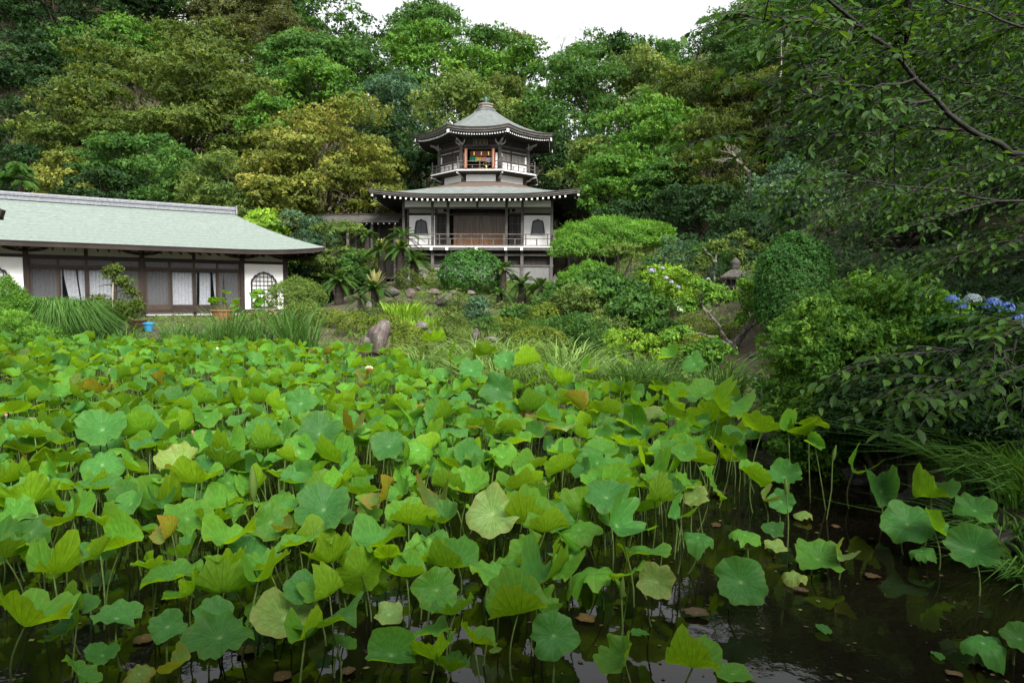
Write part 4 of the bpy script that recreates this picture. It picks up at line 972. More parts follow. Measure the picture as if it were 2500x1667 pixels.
# ------------------------------------------------------------------ shrubs
def shrub(px, py, hw, hh, Y, col, label, style='clip', name='shrub', cat='shrub', group=None, dens=1.0, leafpx=2.4, base=None, mat=None, depth=None, raised=False):
    rng = nrng(); c = np.array(at(px, py, Y)); k = Y / F; env = np.array([hw * k, (depth or min(hw, hh * 1.6) * k), hh * k])
    x, y = float(c[0]), float(c[1]); z0 = gz(x, y); gap = c[2] - env[2] * .9 - z0
    if gap > 0 and not raised: c[2] -= gap * .5; env[2] += gap * .5; hh = hh + gap * .5 / k
    o = np.array([x, y, z0])
    area = math.pi * hw * hh * SX * SX; L = leafpx * Y / (F * SX); g = Geo()
    if style == 'clip':                                   # sheared dome with slight lumps
        n = int(min(12000, area / 1.35 * dens)); ph = rng.uniform(0, 6.28, 6)
        d = rdir(rng, n); d[:, 2] = np.where((d[:, 2] < -.55) & (rng.uniform(size=n) < .7), -d[:, 2], d[:, 2])
        bump = 1 + .045 * np.sin(d[:, 0] * 5 + ph[0]) * np.sin(d[:, 2] * 6 + ph[1]) + .035 * np.sin(d[:, 0] * 11 + ph[2] + d[:, 1] * 7) + rng.normal(0, .018, n)
        p = c + d * env * bump[:, None]; nn = unit(unit(d / env) + np.array([0, 0, .3]))
        tone = np.clip(.35 + .2 * np.sin(d[:, 0] * 6 + ph[3]) * np.sin(d[:, 2] * 5 + ph[4]) + rng.normal(0, .14, n), 0, 1)
        add_tufts(g, rng, p, nn, L, 5, 1.0, .33, tone=tone, jit=.4, far=Y > 14)
    elif style == 'dome':                                 # soft pruned dome of fine needles, lumpy outline
        n = int(min(12000, area / 1.6 * dens)); ph = rng.uniform(0, 6.28, 6); d = rdir(rng, n); d[:, 2] = np.where(d[:, 2] < -.3, -d[:, 2], d[:, 2])
        bump = .93 + .10 * np.sin(d[:, 0] * 6 + ph[0]) * np.cos(d[:, 1] * 4 + ph[1]) + .06 * np.sin(d[:, 0] * 13 + ph[2] + d[:, 2] * 9) + rng.normal(0, .03, n)
        p = c + d * env * bump[:, None]; p[:, 2] = np.maximum(p[:, 2], c[2] - env[2] * (.25 + .15 * np.sin(d[:, 0] * 7)) + rng.normal(0, .05 * env[2], n)); nn = unit(d + np.array([0, 0, .45]))
        tone = np.clip(.42 + .18 * np.sin(d[:, 0] * 7 + ph[3]) * np.sin(d[:, 2] * 6 + ph[4]) + rng.normal(0, .13, n), 0, 1)
        add_tufts(g, rng, p, nn, L * 1.2, 6, .75, .12, tone=tone, droop=.0, jit=.35, far=True)
    elif style == 'pine':
        LC, LR, C, R = crown_pads(rng, c, env, 12, 9, .5, .5, .5, zmin=-.2, back=.8)
        n = int(min(8000, area / 2.2 * dens)); p, nn, kk = on_pads(rng, C, R, n, low=.12, up=.9)
        tone = np.clip(.4 + .2 * rng.normal(size=len(C))[kk] + rng.normal(0, .1, n), 0, 1)
        add_tufts(g, rng, p, nn, L * 1.15, 7, .75, .11, tone=tone, droop=.0, far=True)
    else:
        big = 1 + (hw > 110) * 1.2
        LC, LR, C, R = crown_pads(rng, c, env, int(13 * big), int(9 * big),  {'loose': .6, 'flatpads': .3, 'leafy': .6}[style], .46 if big == 1 else .34, .42, zmin=-.75, back=.8)
        n = int(min(8000, area / 2.6 * dens)); p, nn, kk = on_pads(rng, C, R, n, low=.3, up=.5)
        tone = np.clip(.38 + .2 * rng.normal(size=len(C))[kk] + rng.normal(0, .14, n), 0, 1)
        add_tufts(g, rng, p, nn, L * (1.0 if style != 'leafy' else 1.5), 6 if style != 'leafy' else 4, 1.0, .29 if style != 'leafy' else .38, tone=tone, far=style != 'leafy' or Y > 20)
    T = thing(name, label, cat, tuple(o), 0, group)
    g.v = [v - o.astype(np.float32) for v in g.v]; g.build("foliage", mat or LM(col), T)
    t = Geo(); ctr = c - o
    for i in range(5):
        b = np.array([rng.normal(0, .12), rng.normal(0, .1), -.15]); e = ctr + rdir(rng, 1)[0] * env * .7; e[2] = max(e[2], .15); t.tube(bez(b, e, (0, 0, .1), 5, rng, .02), np.linspace(.05, .015, 5) * max(.6, env.mean() * .9), 5)
    t.build("stem", BARK, T)
    return T
SH = [
 # px, py, hw, hh, Y, colour, style, name, label, leafpx, dens
 (1150, 668, 75, 54, 38, 'glossy', 'clip', 'clipped_shrub', "round glossy green clipped shrub in front of the temple stilts", 2.6, 1.0),
 (1045, 678, 32, 22, 40, 'moss', 'clip', 'clipped_shrub', "low olive clipped shrub left of the round glossy shrub", 1.8, 1),
 (993, 680, 28, 22, 38, 'rust', 'clip', 'clipped_shrub', "small brownish clipped shrub above the dark rockery", 1.8, 1),
 (900, 632, 24, 14, 42, 'moss', 'clip', 'clipped_shrub', "small flat clipped shrub behind the tall cycads", 1.8, 1),
 (805, 778, 36, 22, 27, 'moss', 'clip', 'clipped_azalea', "olive clipped azalea dome beside the pine bushes", 1.9, 1),
 (868, 785, 48, 22, 25, 'moss', 'clip', 'clipped_azalea', "wide reddish olive clipped azalea behind the upright banded rock", 1.9, 1),
 (945, 785, 40, 16, 25, 'moss', 'clip', 'clipped_azalea', "low flat clipped azalea right of the upright banded rock", 1.9, 1),
 (905, 765, 42, 12, 27.5, 'rust', 'clip', 'clipped_azalea', "thin clipped azalea with pinkish tips behind the wide one", 1.9, 1),
 (1315, 835, 75, 36, 19, 'moss', 'clip', 'clipped_azalea', "mounded yellow green clipped azalea beside the stepping stone", 1.9, 1),
 (1300, 870, 60, 26, 17.5, 'moss', 'clip', 'clipped_azalea', "dull olive clipped azalea in the grasses at the water", 1.9, 1),
 (725, 722, 68, 42, 30, 'juniper', 'dome', 'pine_bush', "rounded pine bush in front of the arched house window", 2.6, 1),
 (735, 765, 48, 24, 27, 'juniper', 'dome', 'pine_bush', "smaller pine bush below the rounded one", 2.6, 1),
 (640, 778, 50, 16, 28, 'juniper', 'pine', 'pine_bush', "low pine bush beside the potted lotus", 2.4, 1),
 (15, 720, 50, 40, 21, 'pine', 'dome', 'pine_bush', "dark pine bush before the second arched house window", 2.8, 1),
 (45, 770, 75, 32, 20, 'pine', 'pine', 'pine_bush', "low spreading pine over the water beside the fountain grass", 2.8, 1),
 (1500, 585, 145, 52, 34, 'pine', 'dome', 'cloud_pine', "wide cloud pruned bright green pine right of the temple", 2.6, 1.2),
 (1410, 615, 72, 38, 33, 'pine', 'dome', 'cloud_pine', "left hanging bough of the cloud pruned pine by the temple corner", 2.6, 1.1),
 (1440, 675, 85, 34, 30, 'pine', 'dome', 'cloud_pine', "lower green pine cushion below the cloud pruned pine", 2.5, 1.1),
 (1525, 615, 55, 22, 31, 'juniper', 'flatpads', 'pruned_shrub', "yellow tipped pruned shrub under the cloud pruned pine", 2.4, 1.1),
 (1610, 632, 55, 26, 31, 'green', 'flatpads', 'pruned_shrub', "green pruned shrub right under the cloud pruned pine", 2.4, 1),
 (1500, 700, 110, 40, 26, 'green', 'leafy', 'leafy_shrub', "broad leaved shrub bank below the pine cushion", 2.6, 1),
 (1420, 730, 90, 40, 25, 'lightolive', 'loose', 'loose_shrub', "loose olive green shrub bank left of the white plant tag", 2.6, 1),
 (1350, 745, 60, 40, 26, 'green', 'loose', 'loose_shrub', "loose green shrub beside the dark iris grass", 2.6, 1),
 (1560, 740, 75, 45, 23, 'green', 'leafy', 'leafy_shrub', "pale green broad leaved shrub around the white plant tag", 3.0, .8),
 (1660, 690, 55, 45, 25, 'lime', 'loose', 'lime_shrub', "yellow lime shrub beside the lilac hydrangea", 2.6, 1),
 (1610, 660, 45, 22, 27, 'lime', 'leafy', 'hydrangea_bush', "bright leaved hydrangea bush above the shrub bank", 3.4, .8),
 (1415, 830, 95, 60, 19.5, 'green', 'loose', 'loose_shrub', "large loose grey green shrub above the marsh grasses", 2.5, 1.1),
 (1545, 850, 85, 42, 18, 'lime', 'flatpads', 'maple_shrub', "bright lime layered shrub at the pond bank", 3.0, 1.1),
 (1620, 800, 60, 30, 20, 'green', 'flatpads', 'maple_shrub', "green layered shrub above the bright lime one", 2.8, .9),
 (1730, 870, 60, 45, 17, 'azalea', 'leafy', 'leafy_shrub', "low leafy shrub beside the dirt path", 2.6, 1),
 (1700, 835, 60, 16, 18, 'moss', 'clip', 'clipped_azalea', "flat clipped azalea at the foot of the lichened plum", 1.9, 1),
 (1790, 815, 50, 22, 20, 'moss', 'clip', 'clipped_azalea', "clipped azalea behind the lichened plum trunk", 1.9, 1),
 (1650, 610, 55, 35, 29, 'blue', 'fine' if False else 'loose', 'grey_shrub', "grey green fine shrub left of the stone lantern", 2.2, 1),
 (1740, 625, 60, 40, 28, 'green', 'loose', 'grey_shrub', "green fine shrub behind the stone lantern", 2.2, 1),
 (1755, 665, 26, 22, 24.5, 'dark', 'clip', 'clipped_shrub', "tiny dark clipped shrub left of the stone lantern", 1.8, 1),
 (1940, 650, 90, 72, 17.5, 'glossy', 'clip', 'clipped_shrub', "large dense broad leaved dome right of the stone lantern", 3.0, .8),
 (2000, 760, 70, 70, 15.5, 'green', 'leafy', 'leafy_shrub', "dark leafy shrub below the broad leaved dome", 2.8, .9),
 (1235, 790, 42, 14, 22, 'moss', 'clip', 'clipped_shrub', "flat topped yellow green shrub on bare stems in the grass", 1.9, 1),
 (1245, 825, 30, 30, 22, 'lightolive', 'loose', 'loose_shrub', "thin leggy growth under the flat topped shrub", 2.0, .7),
 (1170, 745, 34, 22, 28, 'blue', 'leafy', 'leafy_shrub', "blue green leafy plant on the bank below the round shrub", 2.6, .8),
 (830, 590, 68, 75, 41, 'lightolive', 'pad' if False else 'flatpads', 'maple_shrub', "orange tipped green maple between the house and the cycads", 2.6, 1),
 (870, 640, 60, 40, 41, 'green', 'flatpads', 'maple_shrub', "shaded lower boughs of maple beside the house eave", 2.6, 1),
 (750, 555, 66, 60, 43, 'blue', 'loose', 'grey_shrub', "grey blue shrub at the end of the long house roof", 2.4, 1),
 (655, 520, 46, 55, 46, 'lime', 'leafy', 'lime_shrub', "yellow green upright shrub behind the house roof slope", 2.6, .9),
 (770, 640, 60, 40, 42, 'dark', 'loose', 'loose_shrub', "dark shrub in the shade of the house eave", 2.4, 1),
 (60, 735, 60, 30, 24, 'green', 'loose', 'loose_shrub', "green shrub behind the fountain grass mound", 2.6, 1),
 (1370, 700, 50, 26, 30, 'green', 'leafy', 'leafy_shrub', "green shrub at the temple mound foot under the pine cushion", 2.4, 1),
 (1850, 700, 50, 40, 21, 'green', 'loose', 'loose_shrub', "loose green shrub behind the lichened plum", 2.4, 1),
 (1120, 720, 40, 18, 31, 'lightolive', 'loose', 'loose_shrub', "thin weedy growth on the rockery slope", 2.0, .7),
 (1085, 805, 42, 22, 19.5, 'lightolive', 'loose', 'loose_shrub', "small loose shrub among the pale sedges", 2.2, 1),
 (1185, 800, 36, 26, 21.5, 'green', 'loose', 'loose_shrub', "green shrub between the sedges and the flat topped shrub", 2.2, 1),
 (1000, 812, 46, 18, 20.2, 'moss', 'clip', 'clipped_azalea', "low clipped azalea behind the cream lotus flower", 1.9, 1),
 (1385, 795, 62, 36, 22.5, 'green', 'loose', 'loose_shrub', "green shrub above the mounded azalea", 2.4, 1),
 (1480, 795, 62, 36, 21, 'lightolive', 'loose', 'loose_shrub', "olive shrub between the grey green and lime shrubs", 2.4, 1),
 (1265, 765, 40, 24, 26, 'green', 'leafy', 'leafy_shrub', "leafy shrub beside the tall dark iris", 2.4, 1),
 (1100, 765, 42, 20, 26.5, 'lightolive', 'loose', 'loose_shrub', "weedy shrub right of the bright ginger", 2.2, 1),
 (1330, 770, 44, 26, 25, 'moss', 'clip', 'clipped_azalea', "clipped azalea beside the irises on the slope", 1.9, 1),
 (1570, 780, 50, 26, 22.5, 'azalea', 'loose', 'loose_shrub', "fresh green shrub under the white plant tag", 2.4, 1),
 (1765, 768, 40, 20, 23, 'green', 'loose', 'loose_shrub', "low green shrub at the foot of the stone lantern", 2.4, 1),
 (1845, 735, 42, 28, 22, 'lightolive', 'loose', 'loose_shrub', "olive shrub behind the plum branches", 2.4, 1),
 (1700, 790, 46, 22, 21, 'moss', 'clip', 'clipped_azalea', "clipped azalea between plum and lime shrub", 1.9, 1),
 (1830, 790, 36, 20, 20.5, 'azalea', 'loose', 'loose_shrub', "fresh shrub right of the long brown stone", 2.4, 1),
 (640, 610, 60, 40, 47, 'dark', 'loose', 'loose_shrub', "dark shrub hidden behind the house corner", 2.4, .6),
]
for (a, b, c_, d, e, col, sty, nm, lab, lp, dn) in SH: shrub(a, b, c_, d, e, col, lab, sty, nm, 'shrub', 'garden shrubs', dn, lp, raised=('flat topped' in lab or 'cloud pruned bright' in lab or 'hanging bough' in lab or 'yellow tipped' in lab))
# the big azalea on the right bank, three overlapping bushes
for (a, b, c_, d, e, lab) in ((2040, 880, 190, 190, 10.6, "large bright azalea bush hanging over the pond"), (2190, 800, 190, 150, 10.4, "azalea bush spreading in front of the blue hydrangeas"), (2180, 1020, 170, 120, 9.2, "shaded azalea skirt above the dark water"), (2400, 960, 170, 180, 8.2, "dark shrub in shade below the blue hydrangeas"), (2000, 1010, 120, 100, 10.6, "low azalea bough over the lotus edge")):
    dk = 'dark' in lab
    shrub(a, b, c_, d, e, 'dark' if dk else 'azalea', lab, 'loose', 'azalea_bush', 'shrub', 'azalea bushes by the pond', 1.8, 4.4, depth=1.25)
# ------------------------------------------------------------------ cycads, fan palm
def frond(g, rng, base, th, elev, L, wid, curl, nleaf=34, mi=0, tone=.5):
    t = np.linspace(0, 1, 9); hx = L * (np.sin(elev) * 0 + np.cos(elev)) ; 
    r = L * t * math.cos(elev); z = L * (t * math.sin(elev) - curl * t * t)
    p = np.stack([base[0] + r * math.cos(th), base[1] + r * math.sin(th), base[2] + z], -1)
    g.tube(p, np.linspace(.016, .004, 9), 3, mi, cap=False)
    q = np.linspace(.12, .99, nleaf); pc = np.stack([np.interp(q, t, p[:, i]) for i in range(3)], -1)
    tg = unit(np.gradient(pc, axis=0)); sd_ = unit(np.cross(tg, np.array([0, 0, 1.0]))); up = np.cross(sd_, tg)
    w = wid * np.sin(np.pi * (q * .86 + .12)) ** .6
    for s in (-1, 1):
        d = unit(sd_ * s * .85 + tg * .55 + up * .32); tip = pc + d * w[:, None] - np.array([0, 0, .03]) * w[:, None]
        h = tg * (L / nleaf * .48)
        v = np.stack([pc - h, pc + h, tip], 1).reshape(-1, 3); f = np.arange(len(q) * 3).reshape(-1, 3)
        g.add(v, f, mi, np.full(len(f), tone) + rng.normal(0, .08, len(f)))
CYG = leaf_mat((.02, .055, .012), (.045, .105, .02), (.10, .18, .035)); CYN = leaf_mat((.20, .24, .07), (.40, .40, .16), (.62, .55, .30))
CYB = noise_mat("cycad_trunk", [(.3, (.014, .011, .008)), (.7, (.05, .04, .03))], 12, .95, .9, 22)
def cycad(px, py, Y, scale, trunk, label, new=.0, nf=38):
    rng = nrng(); c = at(px, py, Y); z0 = gz(c.x, c.y); T = thing("cycad", label, "cycad", (c.x, c.y, z0), rng.uniform(0, 6), "cycads below the temple")
    top = c.z - z0
    top = max(top, .25)
    g = Geo(); n = 8; pr = [(.17 * scale * (1.1 - .25 * (i / n)) * (1.0 if i % 2 else 1.12), -.2 + (top + .2) * i / n) for i in range(n + 1)] + [(.02, top + .1)]
    g.lathe(pr, 10); g.build("trunk", CYB, T)
    g = Geo()
    for i in range(nf):
        e = rng.uniform(-.15, 1.15); frond(g, rng, (0, 0, top), rng.uniform(0, 6.28), e, scale * rng.uniform(.8, 1.05), .17 * scale, .25 + .35 * max(0, math.cos(e)), tone=rng.uniform(.3, .8))
    g.build("fronds", CYG, T)
    if new:
        g = Geo()
        for i in range(22): frond(g, rng, (0, 0, top), rng.uniform(0, 6.28), rng.uniform(.85, 1.4), scale * new * rng.uniform(.8, 1), .09 * scale, .04, 16, tone=rng.uniform(.2, .9))
        g.build("new_fronds", CYN, T)
cycad(828, 690, 35, 1.35, 1, "broad dark green cycad with a yellow frond on the bare slope by the house", 0, 44)
cycad(915, 708, 33, 1.15, 1, "cycad with pale yellow new fronds low beside the rockery", .95, 40)
cycad(932, 612, 40, 1.35, 1, "tall cycad with cream crown left of its taller twin", .6, 34)
cycad(978, 612, 39, 1.35, 1, "tall thick trunked cycad with cream crown before the veranda", .5, 38)
cycad(1012, 640, 40, 1.5, 1, "green cycad reaching over the veranda rail", 0, 34)
cycad(985, 580, 44, 1.5, 1, "dark cycad behind the tall pair", 0, 30)
cycad(895, 580, 45, 1.2, 1, "small dark cycad under the corridor roof", 0, 26)
cycad(1228, 660, 37, 1.1, 1, "cycad with upright fronds right of the round glossy shrub", .3, 30)
cycad(1275, 695, 35, 1.2, 1, "dark green spiky cycad below the veranda", 0, 36)
cycad(1318, 705, 34, 1.1, 1, "low cycad at the foot of the end veranda post", 0, 32)
cycad(1220, 720, 34, .9, 1, "shaded cycad under the round glossy shrub", 0, 26)
cycad(880, 730, 32, .8, 1, "small dark cycad in the rock gap", 0, 24)
def fan_palm():
    rng = nrng(); c = at(48, 432, 47); z0 = gz(c.x, c.y); T = thing("fan_palm", "fan palm with drooping leaves behind the long roof", "palm", (c.x, c.y, z0))
    t = Geo(); top = c.z - z0; t.tube([(0, 0, -.3), (.05, 0, top * .5), (0, 0, top)], [.16, .13, .12], 8); t.build("trunk", CYB, T)
    g = Geo()
    for i in range(26):
        th = rng.uniform(0, 6.28); el = rng.uniform(-.7, 1.2); d = np.array([math.cos(th) * math.cos(el), math.sin(th) * math.cos(el), math.sin(el)])
        b = np.array([0, 0, top]); e = b + d * rng.uniform(.5, .8); g.tube([b, e], [.015, .01], 3, cap=False)
        s = unit(np.cross(d, [0, 0, 1.0])); u = np.cross(s, d)
        for a in np.linspace(-1.3, 1.3, 15):
            q = unit(d * math.cos(a) + s * math.sin(a) + u * .1); w = unit(np.cross(q, u)) * .02; L = rng.uniform(.6, .75)
            m = e + q * L * .6; tip = e + q * L - np.array([0, 0, .25 + .2 * rng.uniform()])
            g.add([e, m + w, tip, m - w], [(0, 1, 2), (0, 2, 3)], 0, rng.uniform(.2, .9))
    g.build("fronds", LM('green'), T)
fan_palm()
# ------------------------------------------------------------------ grasses
def blades(g, rng, cx, cy, cz, n, rad, h, width, lean=.5, tone=(.3, .8), wind=(0, 0), dr=None):
    th = rng.uniform(0, 6.28, n); r = rad * np.sqrt(rng.uniform(0, 1, n)); b = np.stack([cx + r * np.cos(th), cy + r * np.sin(th), np.broadcast_to(cz, (n,))], -1)
    out = np.stack([np.cos(th + rng.normal(0, .6, n)), np.sin(th + rng.normal(0, .6, n)), np.zeros(n)], -1); H = h * rng.uniform(.6, 1.1, n); Ln = lean * rng.uniform(.3, 1.4, n) * H
    sd_ = np.stack([-out[:, 1], out[:, 0], np.zeros(n)], -1); face = unit(sd_ + .8 * rng.normal(size=(n, 3)) * [1, 1, 0]) * width
    V = []
    for t, wf in ((0, .8), (.35, 1), (.7, .8), (1, .0)):
        q = b + out * (Ln * t ** 2.2)[:, None] + np.array([wind[0], wind[1], 0]) * (H * t * t)[:, None]; q[:, 2] += H * (t - (.32 * min(lean, 1.2) if dr is None else dr) * t ** 3)
        if wf: V += [q - face * wf * rng.uniform(.8, 1.1), q + face * wf]
        else: V += [q]
    V = np.stack(V, 1).reshape(-1, 3); i = (np.arange(n) * 7)[:, None]
    tn = rng.uniform(tone[0], tone[1], n)
    f = np.stack([i + [0, 1, 3], i + [0, 3, 2], i + [2, 3, 5], i + [2, 5, 4], i + [4, 5, 6]], 1).reshape(-1, 3)
    g.add(V, f, 0, np.repeat(tn, 5))
def grass(name, label, spots, col, hh, wid, n, rad, lean=.5, cat='grass clump', group=None, z=None, wind=(0, 0)):
    """each spot is one clump, a plant of its own"""
    for i, (px, py, Y) in enumerate(spots):
        rng = nrng(); c = at(px, py, Y); z0 = max(gz(c.x, Y), -.05); g = Geo(); blades(g, rng, 0, 0, 0, n, rad, hh * rng.uniform(.5, 1.25), wid, lean, wind=wind)
        o = g.build(name, LM(col, transl=.3), None); o.location = (c.x, Y, z0 - .03); tag(o, label, cat, group)
rg = random.Random(3)
# iris leaves before the house
grass("iris_clump", "dark sword leaved iris clump on the bank before the long house", [(430 + i * 24 + rg.uniform(-10, 10), 810, 20.9 + rg.uniform(-.2, .7)) for i in range(14)], 'green', 1.75, .02, 70, .3, .45, group="irises before the long house")
grass("reed_clump", "coarse dark reed clump beside the fountain grass", [(210 + i * 32, 800, 21 + rg.uniform(-.3, .5)) for i in range(7)], 'green', 1.1, .014, 80, .35, .8, group="reeds beside the fountain grass")
grass("iris_clump", "tall dark iris clump on the bank below the cycads", [(1265 + i * 15, 780, 24 + rg.uniform(-.6, .6)) for i in range(6)], 'green', .95, .013, 110, .3, .3, group="irises below the cycads")
# pale arching grasses in the middle
spots = []
for i in range(34):
    px = 1000 + rg.uniform(0, 420); Y = rg.uniform(13.9, 17.5); spots.append((px, 850, Y))
grass("sedge_clump", "pale arching sedge clump on the middle bank", spots, 'sedge', 1.3, .019, 62, .4, .9, group="pale sedges on the middle bank")
spots = [(1190 + rg.uniform(0, 560), 900, rg.uniform(13.1, 15.0)) for i in range(28)]
grass("marsh_grass_clump", "long arching marsh grass clump at the water's edge", spots, 'sedge', 1.15, .016, 60, .4, 1.2, group="marsh grasses at the water")
spots = [(1480 + rg.uniform(0, 290), 930, rg.uniform(12.5, 13.6)) for i in range(16)]
grass("dark_rush_clump", "dark upright rush clump beside the lime shrub", spots, 'green', 1.15, .014, 70, .35, .7, group="rushes beside the lime shrub")
grass("meadow_grass_clump", "fine green weeds on the bank below the rockery", [(1060 + rg.uniform(0, 200), 790, rg.uniform(22.5, 27)) for i in range(22)], 'lightolive', .6, .008, 120, .45, .5, group="weeds below the rockery")
# big fountain grass mound
def fountain(px, py, Y, n, rad, h, label, col='green', lean=.42):
    rng = nrng(); c = at(px, py, Y); z0 = gz(c.x, Y); g = Geo(); blades(g, rng, 0, 0, 0, n, rad, h, .013, lean, tone=(.1, 1.0), dr=.78)
    o = g.build("fountain_grass", LM(col, transl=.3), None); o.location = (c.x, Y, z0); tag(o, label, "grass clump", "fountain grasses")
fountain(150, 800, 22.3, 3200, .6, 3.6, "large drooping fountain grass mound before the house")
fountain(90, 800, 23.2, 1600, .45, 3.4, "drooping fountain grass behind the large mound")
fountain(205, 800, 22.6, 1000, .35, 2.5, "smaller drooping fountain grass right of the large mound")
# bright broad leaved clumps (ginger lily) on the slope
def ginger(px, py, Y, n, h, rad, label, col='lime'):
    rng = nrng(); c = at(px, py, Y); z0 = gz(c.x, Y); g = Geo(); blades(g, rng, 0, 0, 0, n, rad, h, .035, .45, tone=(.2, .9))
    o = g.build("ginger_clump", LM(col), None); o.location = (c.x, Y, z0); tag(o, label, "plant", "bright leaved clumps")
ginger(985, 770, 28, 260, 1.0, .75, "bright lime ginger clump below the rockery")
ginger(1015, 790, 26, 150, .6, .5, "low bright lime clump in front of the ginger")
ginger(1050, 775, 27, 120, .55, .4, "small bright clump right of the ginger")
# right bank sedges in the shade
spots = [(2440, 1300, 6.9), (2480, 1350, 6.5), (2380, 1260, 7.6), (2500, 1250, 7.2), (2320, 1200, 8.4), (2470, 1250, 7.6), (2425, 1230, 8.0), (2490, 1300, 7.0), (2400, 1230, 8.4), (2290, 1180, 9.0), (2520, 1400, 6.2)]
grass("dark_sedge_clump", "dark arching sedge hanging over the shaded bank below the cherry", spots, 'green', .95, .011, 100, .25, 1.2, group="dark sedges below the cherry", wind=(-.4, 0))
# ------------------------------------------------------------------ rocks, lantern and small things
def rock(px, py, w, h, Y, mat, label, d=None, seed=1, sharp=1.0, group=None, name="rock", base_py=True):
    rng = np.random.default_rng(seed); k = Y / F; import bmesh
    bm = bmesh.new(); bmesh.ops.create_icosphere(bm, subdivisions=3, radius=1.0); me = bpy.data.meshes.new(name); 
    co = np.array([v.co[:] for v in bm.verts]); ph = rng.uniform(0, 6.28, (6, 3)); fr = rng.normal(0, 1.8, (6, 3))
    dsp = sum(np.sin(co @ fr[i] + ph[i, 0]) * .11 for i in range(6)); pl = rdir(rng, 9)
    r = 1 + dsp * sharp
    for q in pl: 
        dd = co @ q; lim = rng.uniform(.68, .92); r = np.where(dd * r > lim, lim / np.maximum(dd, .01), r)
    co = co * np.minimum(r, 1.4)[:, None] + rng.normal(0, .012, co.shape)
    co *= np.array([w / 2 * k, (d or w / 2 * k * .9), h / 2 * k * 1.15])
    for v, c in zip(bm.verts, co): v.co = c
    bm.to_mesh(me); bm.free(); me.materials.append(mat)
    for p in me.polygons: p.use_smooth = False
    o = link(name, me); c = at(px, py, Y); o.location = c; o.rotation_euler = (0, 0, rng.uniform(-.4, .4)); tag(o, label, "rock", group); return o
rock(925, 825, 62, 84, 21.3, STONEP, "upright reddish banded rock with pale top at the pond bank", seed=5, sharp=1.3)
rock(892, 845, 34, 46, 21.0, STONEP, "small pale banded rock leaning on the upright one", seed=6)
RK = [(955, 712, 62, 34, 34, STONED, "craggy dark grey rock in the rockery beside the cycads"), (1000, 716, 34, 40, 33.5, STONEB, "brown slab leaning in the rockery"), (900, 750, 26, 36, 30, STONE, "rounded grey stone among the low cycads"), (868, 758, 24, 22, 30, STONED, "dark small stone at the foot of the bare slope"), (1085, 735, 70, 40, 32, STONED, "rough dark boulder under the round glossy shrub"), (1060, 712, 46, 20, 34, STONEB, "pitted brown rock below the olive clipped shrub"), (1020, 705, 26, 16, 35, STONED, "small dark rock on the rockery crest"), (1110, 715, 44, 18, 33, STONEB, "flat tan rock in the rockery"), (1150, 715, 30, 16, 33, STONE, "pale stone right of the flat tan rock"),
      (1355, 690, 34, 44, 33, STONE, "pale upright stone by the veranda foot near the cloud pine"), (1030, 795, 36, 26, 23, STONE, "half hidden grey stone behind the sedges"), (1050, 812, 60, 10, 22, STONEB, "flat mossy stone slab in the sedges"), (1160, 820, 24, 34, 21, STONED, "pointed dark stone beside the flat topped shrub"), (1200, 828, 46, 16, 20.5, STONE, "flat stepping stone in the grass gap"), (1195, 845, 30, 14, 19.5, STONEP, "white streaked stone in the grass gap"),
      (1772, 784, 48, 24, 22.5, STONEB, "long brown stone at the lantern foot"), (1815, 792, 30, 16, 21.5, STONEB, "tan stone right of the long brown stone"), (1862, 866, 30, 30, 17.8, STONE, "round grey boulder on the dirt path"), (1836, 868, 24, 26, 17.9, STONED, "dark boulder left of the round grey one"), (1893, 868, 22, 32, 17.5, STONE, "grey boulder half behind the azalea"), (1650, 838, 30, 16, 18.5, STONEB, "reddish stone beside the lime shrub"), (1665, 850, 28, 20, 18.2, STONEB, "second reddish stone beside the lime shrub"),
      (1830, 925, 44, 26, 15.4, STONED, "dark edging stone below the dirt path"), (1860, 940, 40, 30, 14.6, STONED, "dark edging stone at the azalea foot"), (1800, 950, 40, 24, 14.6, STONED, "dark edging stone at the rushes"),
      (1735, 660, 26, 40, 27, STONE, "grey standing stone behind the tiny clipped shrub"), (690, 792, 30, 10, 26, STONE, "low edging stone by the pine bushes"), (1690, 782, 22, 16, 22, STONEB, "reddish small stone left of the plum")]
rs = random.Random(9)
STONEW = noise_mat("wet_dark_stone", [(.3, (.012, .011, .009)), (.6, (.035, .032, .026)), (.8, (.07, .066, .055))], 5, .6, .8, 11)
for i in range(5, 26):                       # edging stones along the waterline of the right and middle bank
    t = i / 25; a = (2 + .0, 0)
    x, y = (4.95 + rs.uniform(-.12, .15), 4.2 + i * .52) if i < 14 else (4.5 - (i - 14) * .42, 12.0 + (i - 14) * .07 + rs.uniform(-.1, .1))
    q = proj0((x, y, .08)); rock(q[0], q[1], rs.uniform(.4, .75) * F / y, rs.uniform(.28, .5) * F / y, y, STONEW, "dark wet edging stone along the waterline below the azalea", seed=300 + i, group="edging stones along the waterline")
for i, (a, b, c_, d, e, m, lab) in enumerate(RK): rock(a, b, c_ * (.85 if e < 30 else .68), d * (.85 if e < 30 else .68), e, m, lab, seed=20 + i, group="garden rocks")
